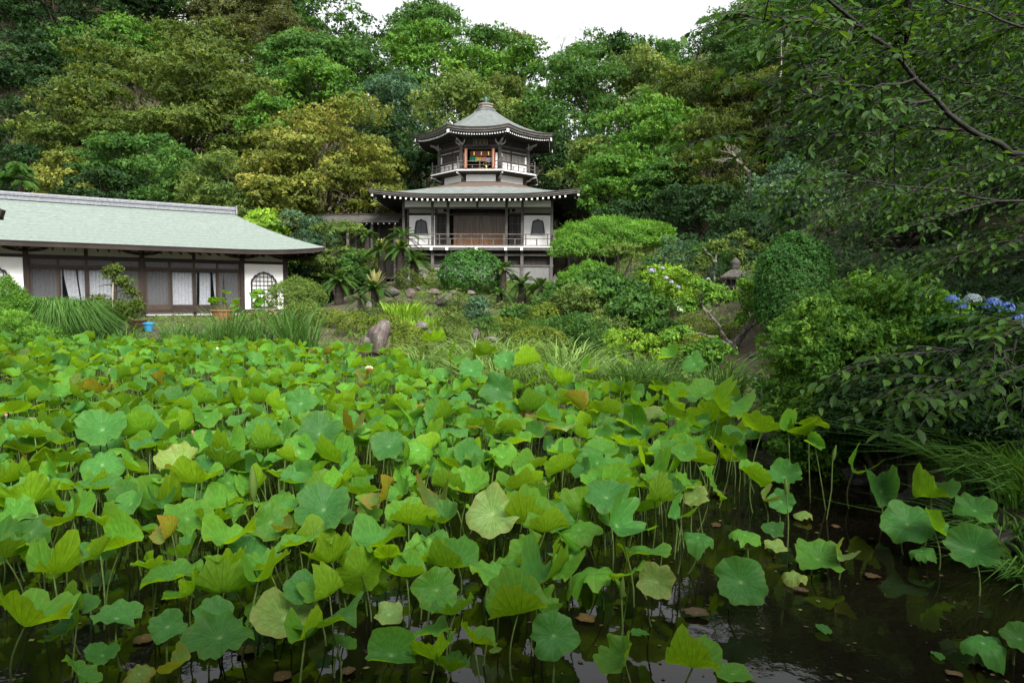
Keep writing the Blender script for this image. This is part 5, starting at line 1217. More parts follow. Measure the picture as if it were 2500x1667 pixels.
def lantern():
    Y = 24.0; k = Y / F; b = at(1792, 764, Y); z0 = gz(b.x, Y); T = thing("stone_lantern", "old mossy stone lantern with wide dark roof above the plum", "lantern", (b.x, Y, min(z0, b.z)), .3)
    off = 0.0; hz = lambda py: at(1792, py, Y).z - min(z0, b.z)
    Geo().lathe([(.42, -.2), (.42, hz(752)), (.3, hz(748)), (.2, hz(746))], 6).build("base", STONED, T)
    Geo().lathe([(.19, hz(750)), (.16, hz(725)), (.19, hz(712))], 10).build("shaft", STONED, T, smooth=True)
    Geo().lathe([(.17, hz(712)), (.4, hz(704)), (.42, hz(699)), (.25, hz(696))], 6).build("platform", STONED, T)
    g = Geo()
    for a in range(6):
        th = a * math.pi / 3 + .5236; g.box(.22 * math.cos(th) - .05, .22 * math.cos(th) + .05, .22 * math.sin(th) - .05, .22 * math.sin(th) + .05, hz(698), hz(681))
    g.build("fire_box", STONED, T); Geo().lathe([(.15, hz(698)), (.15, hz(681))], 6).build("fire_box_core", DARKIN, T)
    Geo().lathe([(.2, hz(682)), (.56, hz(683)), (.60, hz(677)), (.46, hz(671)), (.30, hz(663)), (.14, hz(658)), (.12, hz(657))], 6).build("roof", STONED, T)
    Geo().lathe([(.12, hz(658)), (.17, hz(653)), (.13, hz(648)), (.19, hz(642)), (.1, hz(634)), (.01, hz(628))], 10).build("finial", STONED, T, smooth=True)
lantern()
def plant_tag():
    c = at(1662, 753, 21.5); z0 = gz(c.x, 21.5); T = thing("plant_tag", "small white plant tag on a thin stake among the shrubs", "sign", (c.x, 21.5, z0))
    Geo().tube([(0, .02, -.1), (0, .02, c.z - z0)], .008, 5).build("stake", WOODD, T)
    g = Geo(); h = c.z - z0; g.add([(-.115, 0, h - .06), (.105, 0, h - .075), (.115, -.03, h + .06), (-.10, -.03, h + .07), (-.115, .006, h - .06), (.105, .006, h - .075), (.115, -.024, h + .06), (-.10, -.024, h + .07)], [(0, 1, 2, 3), (7, 6, 5, 4), (0, 4, 5, 1), (2, 6, 7, 3)]); g.build("plate", WHITEP, T)
plant_tag()
# pots, bucket and potted plants before the house
TERRA = flat_mat("brown_glaze", (.10, .045, .03), .4); TERRA2 = flat_mat("dark_glaze", (.03, .022, .018), .35); BLUE = flat_mat("blue_plastic", (.05, .33, .62), .4); LPOT = flat_mat("terracotta_rim", (.26, .12, .06), .7)
def pot(px, py, Y, r, h, mat, label, name="plant_pot", ribs=0):
    c = at(px, py, Y); z0 = gz(c.x, Y); T = thing(name, label, "bucket" if ribs else "pot", (c.x, Y, z0))
    g = Geo(); g.lathe([(.02, .01), (r * .66, 0), (r * .84, h * .5), (r * .97, h * .9), (r * 1.07, h * .92), (r * 1.07, h), (r * .95, h), (r * .9, h * .86), (.02, h * .85)], 16 if not ribs else 12); g.build("body", mat, T, smooth=False)
    if ribs:
        Geo().lathe([(r * 1.1, h * .8), (r * 1.13, h * .82), (r * 1.13, h * .88), (r * 1.1, h * .9)], 12).build("rim_band", mat, T)
    return T, c, z0
pot(362, 779, 25.5, .19, .34, BLUE, "blue plastic bucket beside the brown glazed pot", "bucket", 1)
pot(335, 776, 25.8, .34, .42, TERRA, "brown glazed pot left of the blue bucket")
pot(545, 768, 29, .5, .5, LPOT, "terracotta tub holding young lotus before the doors")
pot(650, 765, 30, .62, .45, LPOT, "wide terracotta tub with lotus before the arched window")
pot(265, 790, 24, .42, .5, TERRA2, "dark glazed pot under the weeping shrub")
def bonsai():
    rng = nrng(); Y = 24.0; c = at(270, 790, Y); z0 = gz(c.x, Y); T = thing("weeping_shrub", "staked weeping shrub with yellowish leaves before the curtained doors", "shrub", (c.x, Y, z0)); o = np.array([c.x, Y, z0])
    q = lambda px, py, dy=0: np.array(at(px, py, Y + dy)) - o
    t = Geo(); t.tube([q(268, 790), q(280, 730), q(283, 690), q(277, 660)], [.06, .05, .04, .02], 6)
    br = [[q(282, 715), q(305, 700), q(322, 720)], [q(280, 700), q(262, 690), q(240, 700)], [q(278, 670), q(290, 655), q(300, 662)], [q(278, 735), q(310, 735), q(338, 760)], [q(275, 745), q(245, 735), q(225, 760)], [q(283, 690), q(310, 690), q(330, 705)]]
    for b in br: t.tube(bez(b[0], b[2], (b[1] - (b[0] + b[2]) / 2), 6), np.linspace(.03, .008, 6), 5)
    t.build("trunk", BARK, T)
    Geo().tube([q(274, 795, -.1), q(276, 690, -.1)], .022, 6).build("stake", noise_mat("pale_stake", [(.3, (.3, .26, .22)), (.7, (.45, .4, .35))], 6, .8), T)
    g = Geo()
    for (px, py, hw, hh, n) in ((280, 658, 22, 12, 70), (300, 690, 30, 18, 60), (262, 668, 16, 14, 30), (320, 715, 18, 16, 40), (240, 745, 30, 26, 120), (300, 750, 50, 22, 130), (250, 785, 45, 24, 260), (320, 760, 30, 20, 110), (285, 775, 40, 20, 120), (335, 745, 14, 20, 40)):
        C = np.array([q(px, py)]); R = np.array([[hw, hw * .8, hh]]) * Y / F; p, nn, _ = on_pads(rng, C, R, n * 2, low=.5, shell=(.3, 1.1)); add_tufts(g, rng, p, nn, .09, 5, 1, .28)
    g.build("foliage", LM('olive'), T)
bonsai()
# lichened plum with open branches beside the path
def plum():
    rng = nrng(); Y = 18.6; c = at(1800, 848, Y); z0 = gz(c.x, Y); T = thing("plum_tree", "gnarled plum with grey lichened branches below the stone lantern", "tree", (c.x, Y, z0)); o = np.array([c.x, Y, z0])
    q = lambda px, py, dy=0: np.array(at(px, py, Y + dy)) - o
    t = Geo()
    def br(pts, r0, r1):
        p = np.array(pts); u = np.linspace(0, 1, len(p)); v = np.linspace(0, 1, 14); s = np.stack([np.interp(v, u, p[:, i]) for i in range(3)], -1); s[1:-1] += rng.normal(0, .018, (12, 3)); t.tube(s, np.linspace(r0, r1, 14), 7, jit=.12, rng=rng)
    b0 = [0, 0, -.3]
    br([b0, q(1790, 842), q(1825, 795), q(1850, 765, .2)], .075, .05); br([q(1850, 765, .2), q(1870, 745, .2), q(1885, 725, .3)], .05, .02)
    br([q(1788, 842), q(1765, 818), q(1745, 782, -.2), q(1722, 760, -.3)], .055, .03); br([q(1790, 845), q(1735, 820), q(1690, 812, -.4), q(1640, 822, -.5)], .045, .015)
    br([q(1800, 845, .1), q(1830, 800, .3), q(1860, 780, .5), q(1880, 770, .6)], .05, .02); br([q(1722, 760, -.3), q(1712, 735), q(1725, 715)], .03, .012); br([q(1722, 765, -.3), q(1750, 745), q(1765, 730)], .03, .012); br([q(1850, 765, .2), q(1820, 735), q(1800, 700)], .03, .012); br([q(1745, 782), q(1700, 770), q(1672, 775)], .025, .01); br([q(1885, 725, .3), q(1870, 690), q(1880, 660)], .02, .01)
    t.build("trunk", BARKP, T)
    g = Geo()
    for (px, py, hw, hh, n, dy) in ((1770, 725, 60, 20, 260, 0), (1725, 705, 45, 26, 220, 0), (1850, 755, 55, 22, 280, .2), (1900, 770, 36, 18, 150, .4), (1655, 815, 50, 20, 190, -.4), (1825, 700, 30, 20, 100, .1), (1690, 745, 40, 20, 150, 0), (1860, 660, 30, 25, 90, .4), (1810, 780, 26, 14, 60, 0)):
        C = np.array([q(px + rng.uniform(-.6, .6) * hw, py + rng.uniform(-.6, .6) * hh, dy + rng.uniform(-.3, .3)) for _ in range(6)]); R = np.tile(np.array([[hw * .5, hw * .4, hh * .4]]) * Y / F, (6, 1)); p, nn, _ = on_pads(rng, C, R, n, low=.3, shell=(.4, 1.1)); add_tufts(g, rng, p, nn, .095, 5, 1, .3, tone=rng.uniform(.3, .9, n))
    g.build("crown", LM('azalea'), T)
    # second small plum higher up
    Y = 26.5; c = at(1745, 640, Y); z0 = gz(c.x, Y); T = thing("plum_tree", "small lichened plum behind the stone lantern", "tree", (c.x, Y, z0)); o = np.array([c.x, Y, z0]); t = Geo(); g = Geo()
    q = lambda px, py, dy=0: np.array(at(px, py, Y + dy)) - o
    br([[0, 0, -.3], q(1745, 650), q(1748, 625), q(1760, 605)], .07, .02); br([q(1746, 640), q(1725, 615), q(1715, 600)], .04, .012); br([[.8, 0, 0], q(1795, 640), q(1830, 618), q(1850, 605)], .05, .015); br([q(1810, 630), q(1820, 600), q(1812, 580)], .03, .012)
    t.build("trunk", BARKP, T)
    for (px, py, hw, hh, n) in ((1740, 600, 40, 18, 120), (1715, 640, 26, 20, 70), (1820, 590, 36, 26, 150), (1800, 625, 26, 18, 70), (1855, 605, 22, 14, 60)):
        C = np.array([q(px + rng.uniform(-.6, .6) * hw, py + rng.uniform(-.6, .6) * hh) for _ in range(5)]); R = np.tile(np.array([[hw * .5, hw * .4, hh * .45]]) * Y / F, (5, 1)); p, nn, _ = on_pads(rng, C, R, n, low=.3, shell=(.4, 1.1)); add_tufts(g, rng, p, nn, .12, 5, 1, .3)
    g.build("crown", LM('lightolive'), T)
plum()
# ------------------------------------------------------------------ hydrangea heads
HB = leaf_mat((.06, .12, .42), (.13, .23, .62), (.32, .44, .80), transl=.15); HL = leaf_mat((.24, .21, .38), (.36, .33, .47), (.5, .48, .58), transl=.15); HG = leaf_mat((.22, .30, .42), (.38, .46, .50), (.55, .62, .6), transl=.15)
def hyd(px, py, wpx, Y, mat, label, group):
    rng = nrng(); c = at(px, py, Y); r = wpx / 2 * Y / F; z0 = gz(c.x, Y + .3); T = thing("hydrangea_flower", label, "flower", (c.x, Y + .3, z0), 0, group); h = np.array([0, -.3, c.z - z0])
    g = Geo(); n = 85; d = rdir(rng, n); d[:, 2] = np.where(d[:, 2] < -.2, -d[:, 2], d[:, 2]); p = h + d * r * np.array([1, 1, .78]); 
    s = unit(np.cross(d, rdir(rng, n))); u = np.cross(d, s); q = r * .25; v = []; 
    for a in range(4):
        dd = s * math.cos(a * 1.5708) + u * math.sin(a * 1.5708); v2 = []
        sd_ = np.cross(d, dd); vv = np.stack([p, p + dd * q * .6 + sd_ * q * .45 + d * q * .25, p + dd * q * 1.1 + d * q * .15, p + dd * q * .6 - sd_ * q * .45 + d * q * .25], 1).reshape(-1, 3)
        i = (np.arange(n) * 4)[:, None]; g.add(vv, np.stack([i + [0, 1, 2], i + [0, 2, 3]], 1).reshape(-1, 3), 0, np.repeat(np.clip(rng.normal(.5, .25, n), 0, 1), 2))
    g.build("petals", mat, T)
    t = Geo(); t.tube([(0, 0, 0), tuple(h * .5), tuple(h)], [.012, .01, .006], 5); t.build("stem", LM('green'), T)
    g = Geo(); n = 7; th = rng.uniform(0, 6.28, n); D = np.stack([np.cos(th), np.sin(th), np.full(n, .25)], -1); B = np.tile(h - np.array([0, 0, r * .7]), (n, 1)); v, f = leaf_verts(B, unit(D), np.tile([0, 0, 1.0], (n, 1)), np.full(n, r * 2.2), .32, droop=.25); g.add(v, f, 0, .6); g.build("leaves", LM('glossy'), T)
shrub(2420, 815, 110, 75, 8.7, 'glossy', "dark leaved hydrangea bush carrying the blue heads", 'leafy', 'hydrangea_bush', 'shrub', None, .9, 5.0, depth=.5)
for (px, py, w, lab, m) in ((2325, 733, 30, "blue hydrangea head nearest the azalea bush", HB), (2346, 750, 28, "blue hydrangea head just below the one nearest the azalea", HB), (2375, 732, 36, "pale greenish hydrangea head among the blue ones", HG), (2404, 750, 24, "small blue hydrangea head right of the pale one", HB), (2424, 741, 34, "wide blue hydrangea head on the cluster top", HB), (2423, 760, 30, "blue hydrangea head hanging below the cluster", HB), (2457, 752, 34, "round blue hydrangea head right of the cluster", HB), (2480, 780, 36, "lowest deep blue hydrangea head in the cluster", HB)):
    hyd(px, py, w, 8.3, m, lab, "blue hydrangea heads")
for (px, py, w, lab) in ((1592, 662, 17, "lilac hydrangea head above the shrub bank"), (1617, 655, 10, "small lilac hydrangea head beside the larger one"), (1626, 680, 13, "pale lilac hydrangea head lower in the shrub bank"), (1639, 690, 13, "lilac hydrangea head nearest the lime shrub"), (1655, 702, 12, "faded lilac hydrangea head under the lime shrub"), (1729, 682, 10, "whitish hydrangea head left of the stone lantern")):
    hyd(px, py, w, 24.2, HL, lab, "lilac hydrangea heads")
# pink lily at the house
def lily():
    rng = nrng(); Y = 27.0; c = at(664, 762, Y); z0 = gz(c.x, Y); T = thing("pink_lily", "pale pink lily blooming before the arched house window", "flower", (c.x, Y, z0)); g = Geo(); h = c.z - z0
    for i in range(6):
        b = np.array([rng.normal(0, .12), rng.normal(0, .08), h + rng.normal(0, .1)])
        for a in range(6):
            th = a * 1.047; D = np.array([[math.cos(th) * .8, math.sin(th) * .8, .6]]); v, f = leaf_verts(b[None], unit(D), np.array([[0, 0, 1.0]]), np.array([.13]), .25, droop=.2); g.add(v, f, 0, rng.uniform(.2, .8))
    g.build("petals", leaf_mat((.62, .32, .40), (.78, .52, .58), (.85, .7, .72)), T); t = Geo()
    for i in range(3): t.tube([(rng.normal(0, .05), 0, 0), (rng.normal(0, .1), 0, h)], .008, 4)
    t.build("stem", LM('green'), T)
lily()
# ------------------------------------------------------------------ lotus
def lotus_mat(name, top, under, edge, edge_amt, transl=.42, dirt=0.0):
    m, t, b, o = nodes(name)
    uv = nd(t, "ShaderNodeUVMap", uv_map="disc"); s = nd(t, "ShaderNodeSeparateXYZ"); t.links.new(uv.outputs[0], s.inputs[0])
    def M(op, a, b_=None, c=None):
        n = nd(t, "ShaderNodeMath", operation=op)
        for i, q in enumerate((a, b_, c)):
            if q is None: continue
            if isinstance(q, (int, float)): n.inputs[i].default_value = q
            else: t.links.new(q, n.inputs[i])
        return n.outputs[0]
    x = M('SUBTRACT', s.outputs[0], .5); y = M('SUBTRACT', s.outputs[1], .5)
    r = M('MULTIPLY', M('SQRT', M('ADD', M('MULTIPLY', x, x), M('MULTIPLY', y, y))), 2.0)
    th = M('ARCTAN2', y, x)
    v1 = M('MULTIPLY', M('ABSOLUTE', M('SINE', M('MULTIPLY', th, 10.5))), r)          # main veins
    v2 = M('MULTIPLY', M('ABSOLUTE', M('SINE', M('MULTIPLY_ADD', th, 21.0, .6))), r)   # forks toward the rim
    def line(v, w): 
        q = nd(t, "ShaderNodeMapRange"); q.inputs[1].default_value = 0; q.inputs[2].default_value = w; q.inputs[3].default_value = 1; q.inputs[4].default_value = 0; t.links.new(v, q.inputs[0]); return q.outputs[0]
    fork = M('MULTIPLY', line(v2, .16), M('GREATER_THAN', r, .55)); vein = M('MAXIMUM', line(v1, .13), M('MULTIPLY', fork, .5))
    oi = nd(t, "ShaderNodeObjectInfo"); at_ = nd(t, "ShaderNodeAttribute", attribute_name="tone")
    tc = nd(t, "ShaderNodeTexCoord"); nz = nd(t, "ShaderNodeTexNoise"); nz.inputs['Scale'].default_value = 3.5; nz.inputs['Detail'].default_value = 5; t.links.new(uv.outputs[0], nz.inputs[0])
    var = M('FRACT', M('ADD', oi.outputs['Random'], at_.outputs['Fac']))
    def mixc(f, a, b_, mode='MIX'):
        n = nd(t, "ShaderNodeMix", data_type='RGBA', blend_type=mode)
        for i, q in ((0, f), (6, a), (7, b_)):
            if isinstance(q, (int, float)): n.inputs[i].default_value = q
            elif isinstance(q, tuple): n.inputs[i].default_value = (*q, 1)
            else: t.links.new(q, n.inputs[i])
        return n.outputs[2]
    yel = M('MULTIPLY', var, .55)
    topc = mixc(yel, top, tuple(q * k for q, k in zip(top, (1.55, 1.25, .6)))); topc = mixc(M('MULTIPLY', vein, .75), topc, tuple(min(1, q * 1.9) for q in top)); topc = mixc(M('MULTIPLY', M('SUBTRACT', nz.outputs[0], .3), .8), topc, tuple(q * .62 for q in top)); topc = mixc(M('MULTIPLY', line(r, .10), .8), topc, (.35, .42, .22))
    unc = mixc(yel, under, tuple(q * k for q, k in zip(under, (1.35, 1.12, .7)))); unc = mixc(M('MULTIPLY', vein, .9), unc, tuple(q * .4 for q in under)); unc = mixc(M('MULTIPLY', M('SUBTRACT', nz.outputs[0], .3), .8), unc, tuple(q * .7 for q in under))
    g = nd(t, "ShaderNodeNewGeometry"); col = mixc(g.outputs['Backfacing'], topc, unc)
    nz2 = nd(t, "ShaderNodeTexNoise"); nz2.inputs['Scale'].default_value = 13; nz2.inputs['Detail'].default_value = 4; t.links.new(uv.outputs[0], nz2.inputs[0])
    n2r = nd(t, "ShaderNodeMapRange"); n2r.inputs[1].default_value = .3; n2r.inputs[2].default_value = .7; n2r.inputs[3].default_value = .82; n2r.inputs[4].default_value = 1.14; t.links.new(nz2.outputs[0], n2r.inputs[0]); c2 = nd(t, "ShaderNodeCombineXYZ")
    for i_ in range(3): t.links.new(n2r.outputs[0], c2.inputs[i_])
    col = mixc(1.0, col, c2.outputs[0], 'MULTIPLY')
    vb = nd(t, "ShaderNodeMapRange"); vb.inputs[3].default_value = .68; vb.inputs[4].default_value = 1.18; t.links.new(M('FRACT', M('MULTIPLY', var, 7.3)), vb.inputs[0]); cc = nd(t, "ShaderNodeCombineXYZ")
    for i_ in range(3): t.links.new(vb.outputs[0], cc.inputs[i_])
    col = mixc(1.0, col, cc.outputs[0], 'MULTIPLY')
    rim = nd(t, "ShaderNodeMapRange"); rim.inputs[1].default_value = .62; rim.inputs[2].default_value = 1.05; rim.inputs[4].default_value = edge_amt
    t.links.new(M('MULTIPLY_ADD', nz.outputs[0], .5, M('SUBTRACT', r, .25)), rim.inputs[0]); col = mixc(rim.outputs[0], col, edge)
    t.links.new(col, b.inputs['Base Color']); b.inputs['Roughness'].default_value = .5; b.inputs['Specular IOR Level'].default_value = .16
    bp = nd(t, "ShaderNodeBump"); bp.inputs['Strength'].default_value = .35; bp.inputs['Distance'].default_value = .009; t.links.new(M('MULTIPLY', M('POWER', M('ABSOLUTE', M('SINE', M('MULTIPLY', th, 10.5))), .5), r), bp.inputs['Height']); t.links.new(bp.outputs[0], b.inputs['Normal'])
    tr = nd(t, "ShaderNodeBsdfTranslucent"); t.links.new(mixc(1.0, col, (1.5, 1.4, .45), 'MULTIPLY'), tr.inputs[0])
    ms = nd(t, "ShaderNodeMixShader"); ms.inputs[0].default_value = transl; t.links.new(b.outputs[0], ms.inputs[1]); t.links.new(tr.outputs[0], ms.inputs[2]); t.links.new(ms.outputs[0], o.inputs[0])
    return m
LOT = {
 'green': lotus_mat("lotus_green", (.06, .20, .046), (.115, .265, .018), (.14, .25, .03), .25, .52),
 'fresh': lotus_mat("lotus_fresh", (.092, .275, .038), (.165, .335, .016), (.20, .30, .035), .30, .55),
 'pale': lotus_mat("lotus_pale", (.15, .26, .075), (.21, .29, .04), (.25, .23, .07), .45),
 'orange': lotus_mat("lotus_turning", (.10, .18, .04), (.18, .21, .018), (.26, .13, .02), .6),
 'brown': lotus_mat("lotus_withered", (.07, .05, .028), (.08, .055, .03), (.05, .028, .014), .8, .1),
}
def leaf_shape(rng, a, b, c, w, nr=7, nth=40):
    """a funnel, b folding into two lobes, c drooping rim, w waves"""
    th = np.arange(nth) * 2 * np.pi / nth; rr = (np.arange(1, nr + 1) / nr) ** .85
    ad = lambda q: np.minimum(np.abs(th - q), 2 * np.pi - np.abs(th - q))
    R = 1 - rng.uniform(.06, .24) * np.exp(-(ad(0) / .22) ** 2) - rng.uniform(.05, .18) * np.exp(-(ad(np.pi) / .25) ** 2)
    for k in range(3, 14): R = R + rng.normal(0, .055 / math.sqrt(k - 1)) * np.cos(k * th + rng.uniform(0, 6.28))
    R = R + .012 * np.cos(21 * th)
    wave = sum(rng.normal(0, 1.0 / math.sqrt(k)) * np.sin(k * th + rng.uniform(0, 6.28)) for k in (2, 3, 4, 5, 7, 9, 11))
    wv2 = sum(rng.normal(0, .7) * np.sin(k * th + rng.uniform(0, 6.28)) for k in (8, 10, 12, 14))
    Rg = rr[:, None] * R[None, :]; X = Rg * np.cos(th); Yv = Rg * np.sin(th)
    Z = a * Rg ** 1.3 + b * np.abs(Yv) ** 1.5 - c * Rg ** 4 + w * (rr[:, None] ** 3) * wave[None, :] + .014 * np.cos(21 * th)[None, :] * rr[:, None] ** 1.5 + .045 * (rr[:, None] ** 7) * wv2[None, :]
    Yv = Yv * (1 - .38 * np.clip(b, 0, 1) * np.abs(Yv)); 
    v = np.concatenate([[[0, 0, 0]], np.stack([X, Yv, Z], -1).reshape(-1, 3)]); U = np.concatenate([[[.5, .5]], np.stack([.5 + .5 * rr[:, None] * np.cos(th), .5 + .5 * rr[:, None] * np.sin(th)], -1).reshape(-1, 2)])
    f3 = [(0, 1 + j, 1 + (j + 1) % nth) for j in range(nth)]
    f4 = [(1 + i * nth + j, 1 + (i + 1) * nth + j, 1 + (i + 1) * nth + (j + 1) % nth, 1 + i * nth + (j + 1) % nth) for i in range(nr - 1) for j in range(nth)]
    return v, np.array(f3), np.array(f4), U
VAR = []
KINDS = []
_r = np.random.default_rng(77)
for i in range(20):
    kind = ['open', 'cup', 'fold', 'open', 'cup', 'fold', 'droop'][i % 7]
    p = {'open': (.24, .25, .16, .115), 'cup': (.52, .28, .06, .125), 'fold': (.18, 1.05, .10, .115), 'droop': (.16, .14, .58, .13)}[kind]
    p = [q * _r.uniform(.7, 1.35) for q in p]; VAR.append(leaf_shape(_r, *p)); KINDS.append(kind)
KI = {k: [i for i, q in enumerate(KINDS) if q == k] for k in ('open', 'cup', 'fold', 'droop')}
LOWV = [leaf_shape(_r, *{'open': (.24, .25, .16, .115), 'cup': (.52, .28, .06, .125), 'fold': (.18, 1.05, .10, .115), 'droop': (.16, .14, .58, .13)}[k], nr=4, nth=20) for k in KINDS]
ME = {}
def leaf_me(i, matk):
    if (i, matk) not in ME:
        v, f3, f4, U = VAR[i]; g = Geo(); g.add(v, f3); g.n = 0; g.v = [v]; g.f = [f3.astype(np.int32), f4.astype(np.int32)]; g.mi = [np.zeros(len(f3), np.int32), np.zeros(len(f4), np.int32)]; g.tone = [np.full(len(f3), .5, np.float32), np.full(len(f4), .5, np.float32)]
        o = g.build("blade", LOT[matk], None, smooth=True, uv=U); ME[(i, matk)] = o.data; bpy.data.objects.remove(o)
    return ME[(i, matk)]
STEMM = noise_mat("lotus_stalk", [(.3, (.05, .085, .02)), (.7, (.11, .16, .04))], 10, .6)
STEMS = []
for i in range(4):
    g = Geo(); t = np.linspace(0, 1, 7); k = [(.05, .03), (-.06, .02), (.02, -.06), (-.02, .05)][i]
    g.tube(np.stack([k[0] * np.sin(t * np.pi), k[1] * np.sin(t * np.pi), t], -1), np.linspace(.0085, .006, 7), 6); o = g.build("stalk", STEMM, None, smooth=True); STEMS.append(o.data); bpy.data.objects.remove(o)
def zl(y): return float(np.interp(y, [3, 5, 8, 12, 16, 20], [.34, .50, .80, 1.02, 1.12, 1.18]))
def frame(n, yaw):
    n = Vector(n).normalized(); x = Vector((math.cos(yaw), math.sin(yaw), 0)); x = (x - n * x.dot(n)).normalized(); y = n.cross(x); return Matrix((x, y, n)).transposed()
LEAVES = []    # dict: pos, R, frame, kind index, material, screen size
def proj(p):
    q = CAMM.inverted() @ Vector(p); return (CX + F * q.x / -q.z, CY - F * q.y / -q.z) if q.z < -.1 else (1e5, 1e5)
def solveY(px, py, hf):
    lo, hi = 3.2, 24.0
    for _ in range(40):
        m = (lo + hi) / 2
        if at(px, py, m).z > zl(m) * hf: lo = m
        else: hi = m
    return (lo + hi) / 2
HERO = []
def hero(px, py, d, kind, pose, mat='green', hf=1.0, yaw=None):
    if 1800 < px < 2260 and py > 1090: hf *= .62
    rng = np.random.default_rng(int(px * 7 + py)); Y = solveY(px, py, hf); p = at(px, py, Y); tc = (Vector((0, 0, EYE)) - p).normalized()
    j = Vector(rng.normal(0, .12, 3)); up = Vector((0, 0, 1))
    n = {'face': tc * .75 + up * .75, 'full': tc * 1.2 + up * .3, 'flat': up + tc * .15, 'back': up * 1.0 - Vector((tc.x, tc.y, 0)) * .55, 'left': up + Vector((-.8, -.2, 0)), 'right': up + Vector((.8, -.2, 0))}[pose] + j
    HERO.append((px, py, d, Y)); yw = rng.uniform(0, 6.28) if yaw is None else yaw
    LEAVES.append(dict(p=p, R=d / 2 * Y / F * 1.06, M=frame(n, yw), k=int(rng.choice(KI[kind])), mat=mat, s=1e9, hero=True, rng=rng, kind=kind))
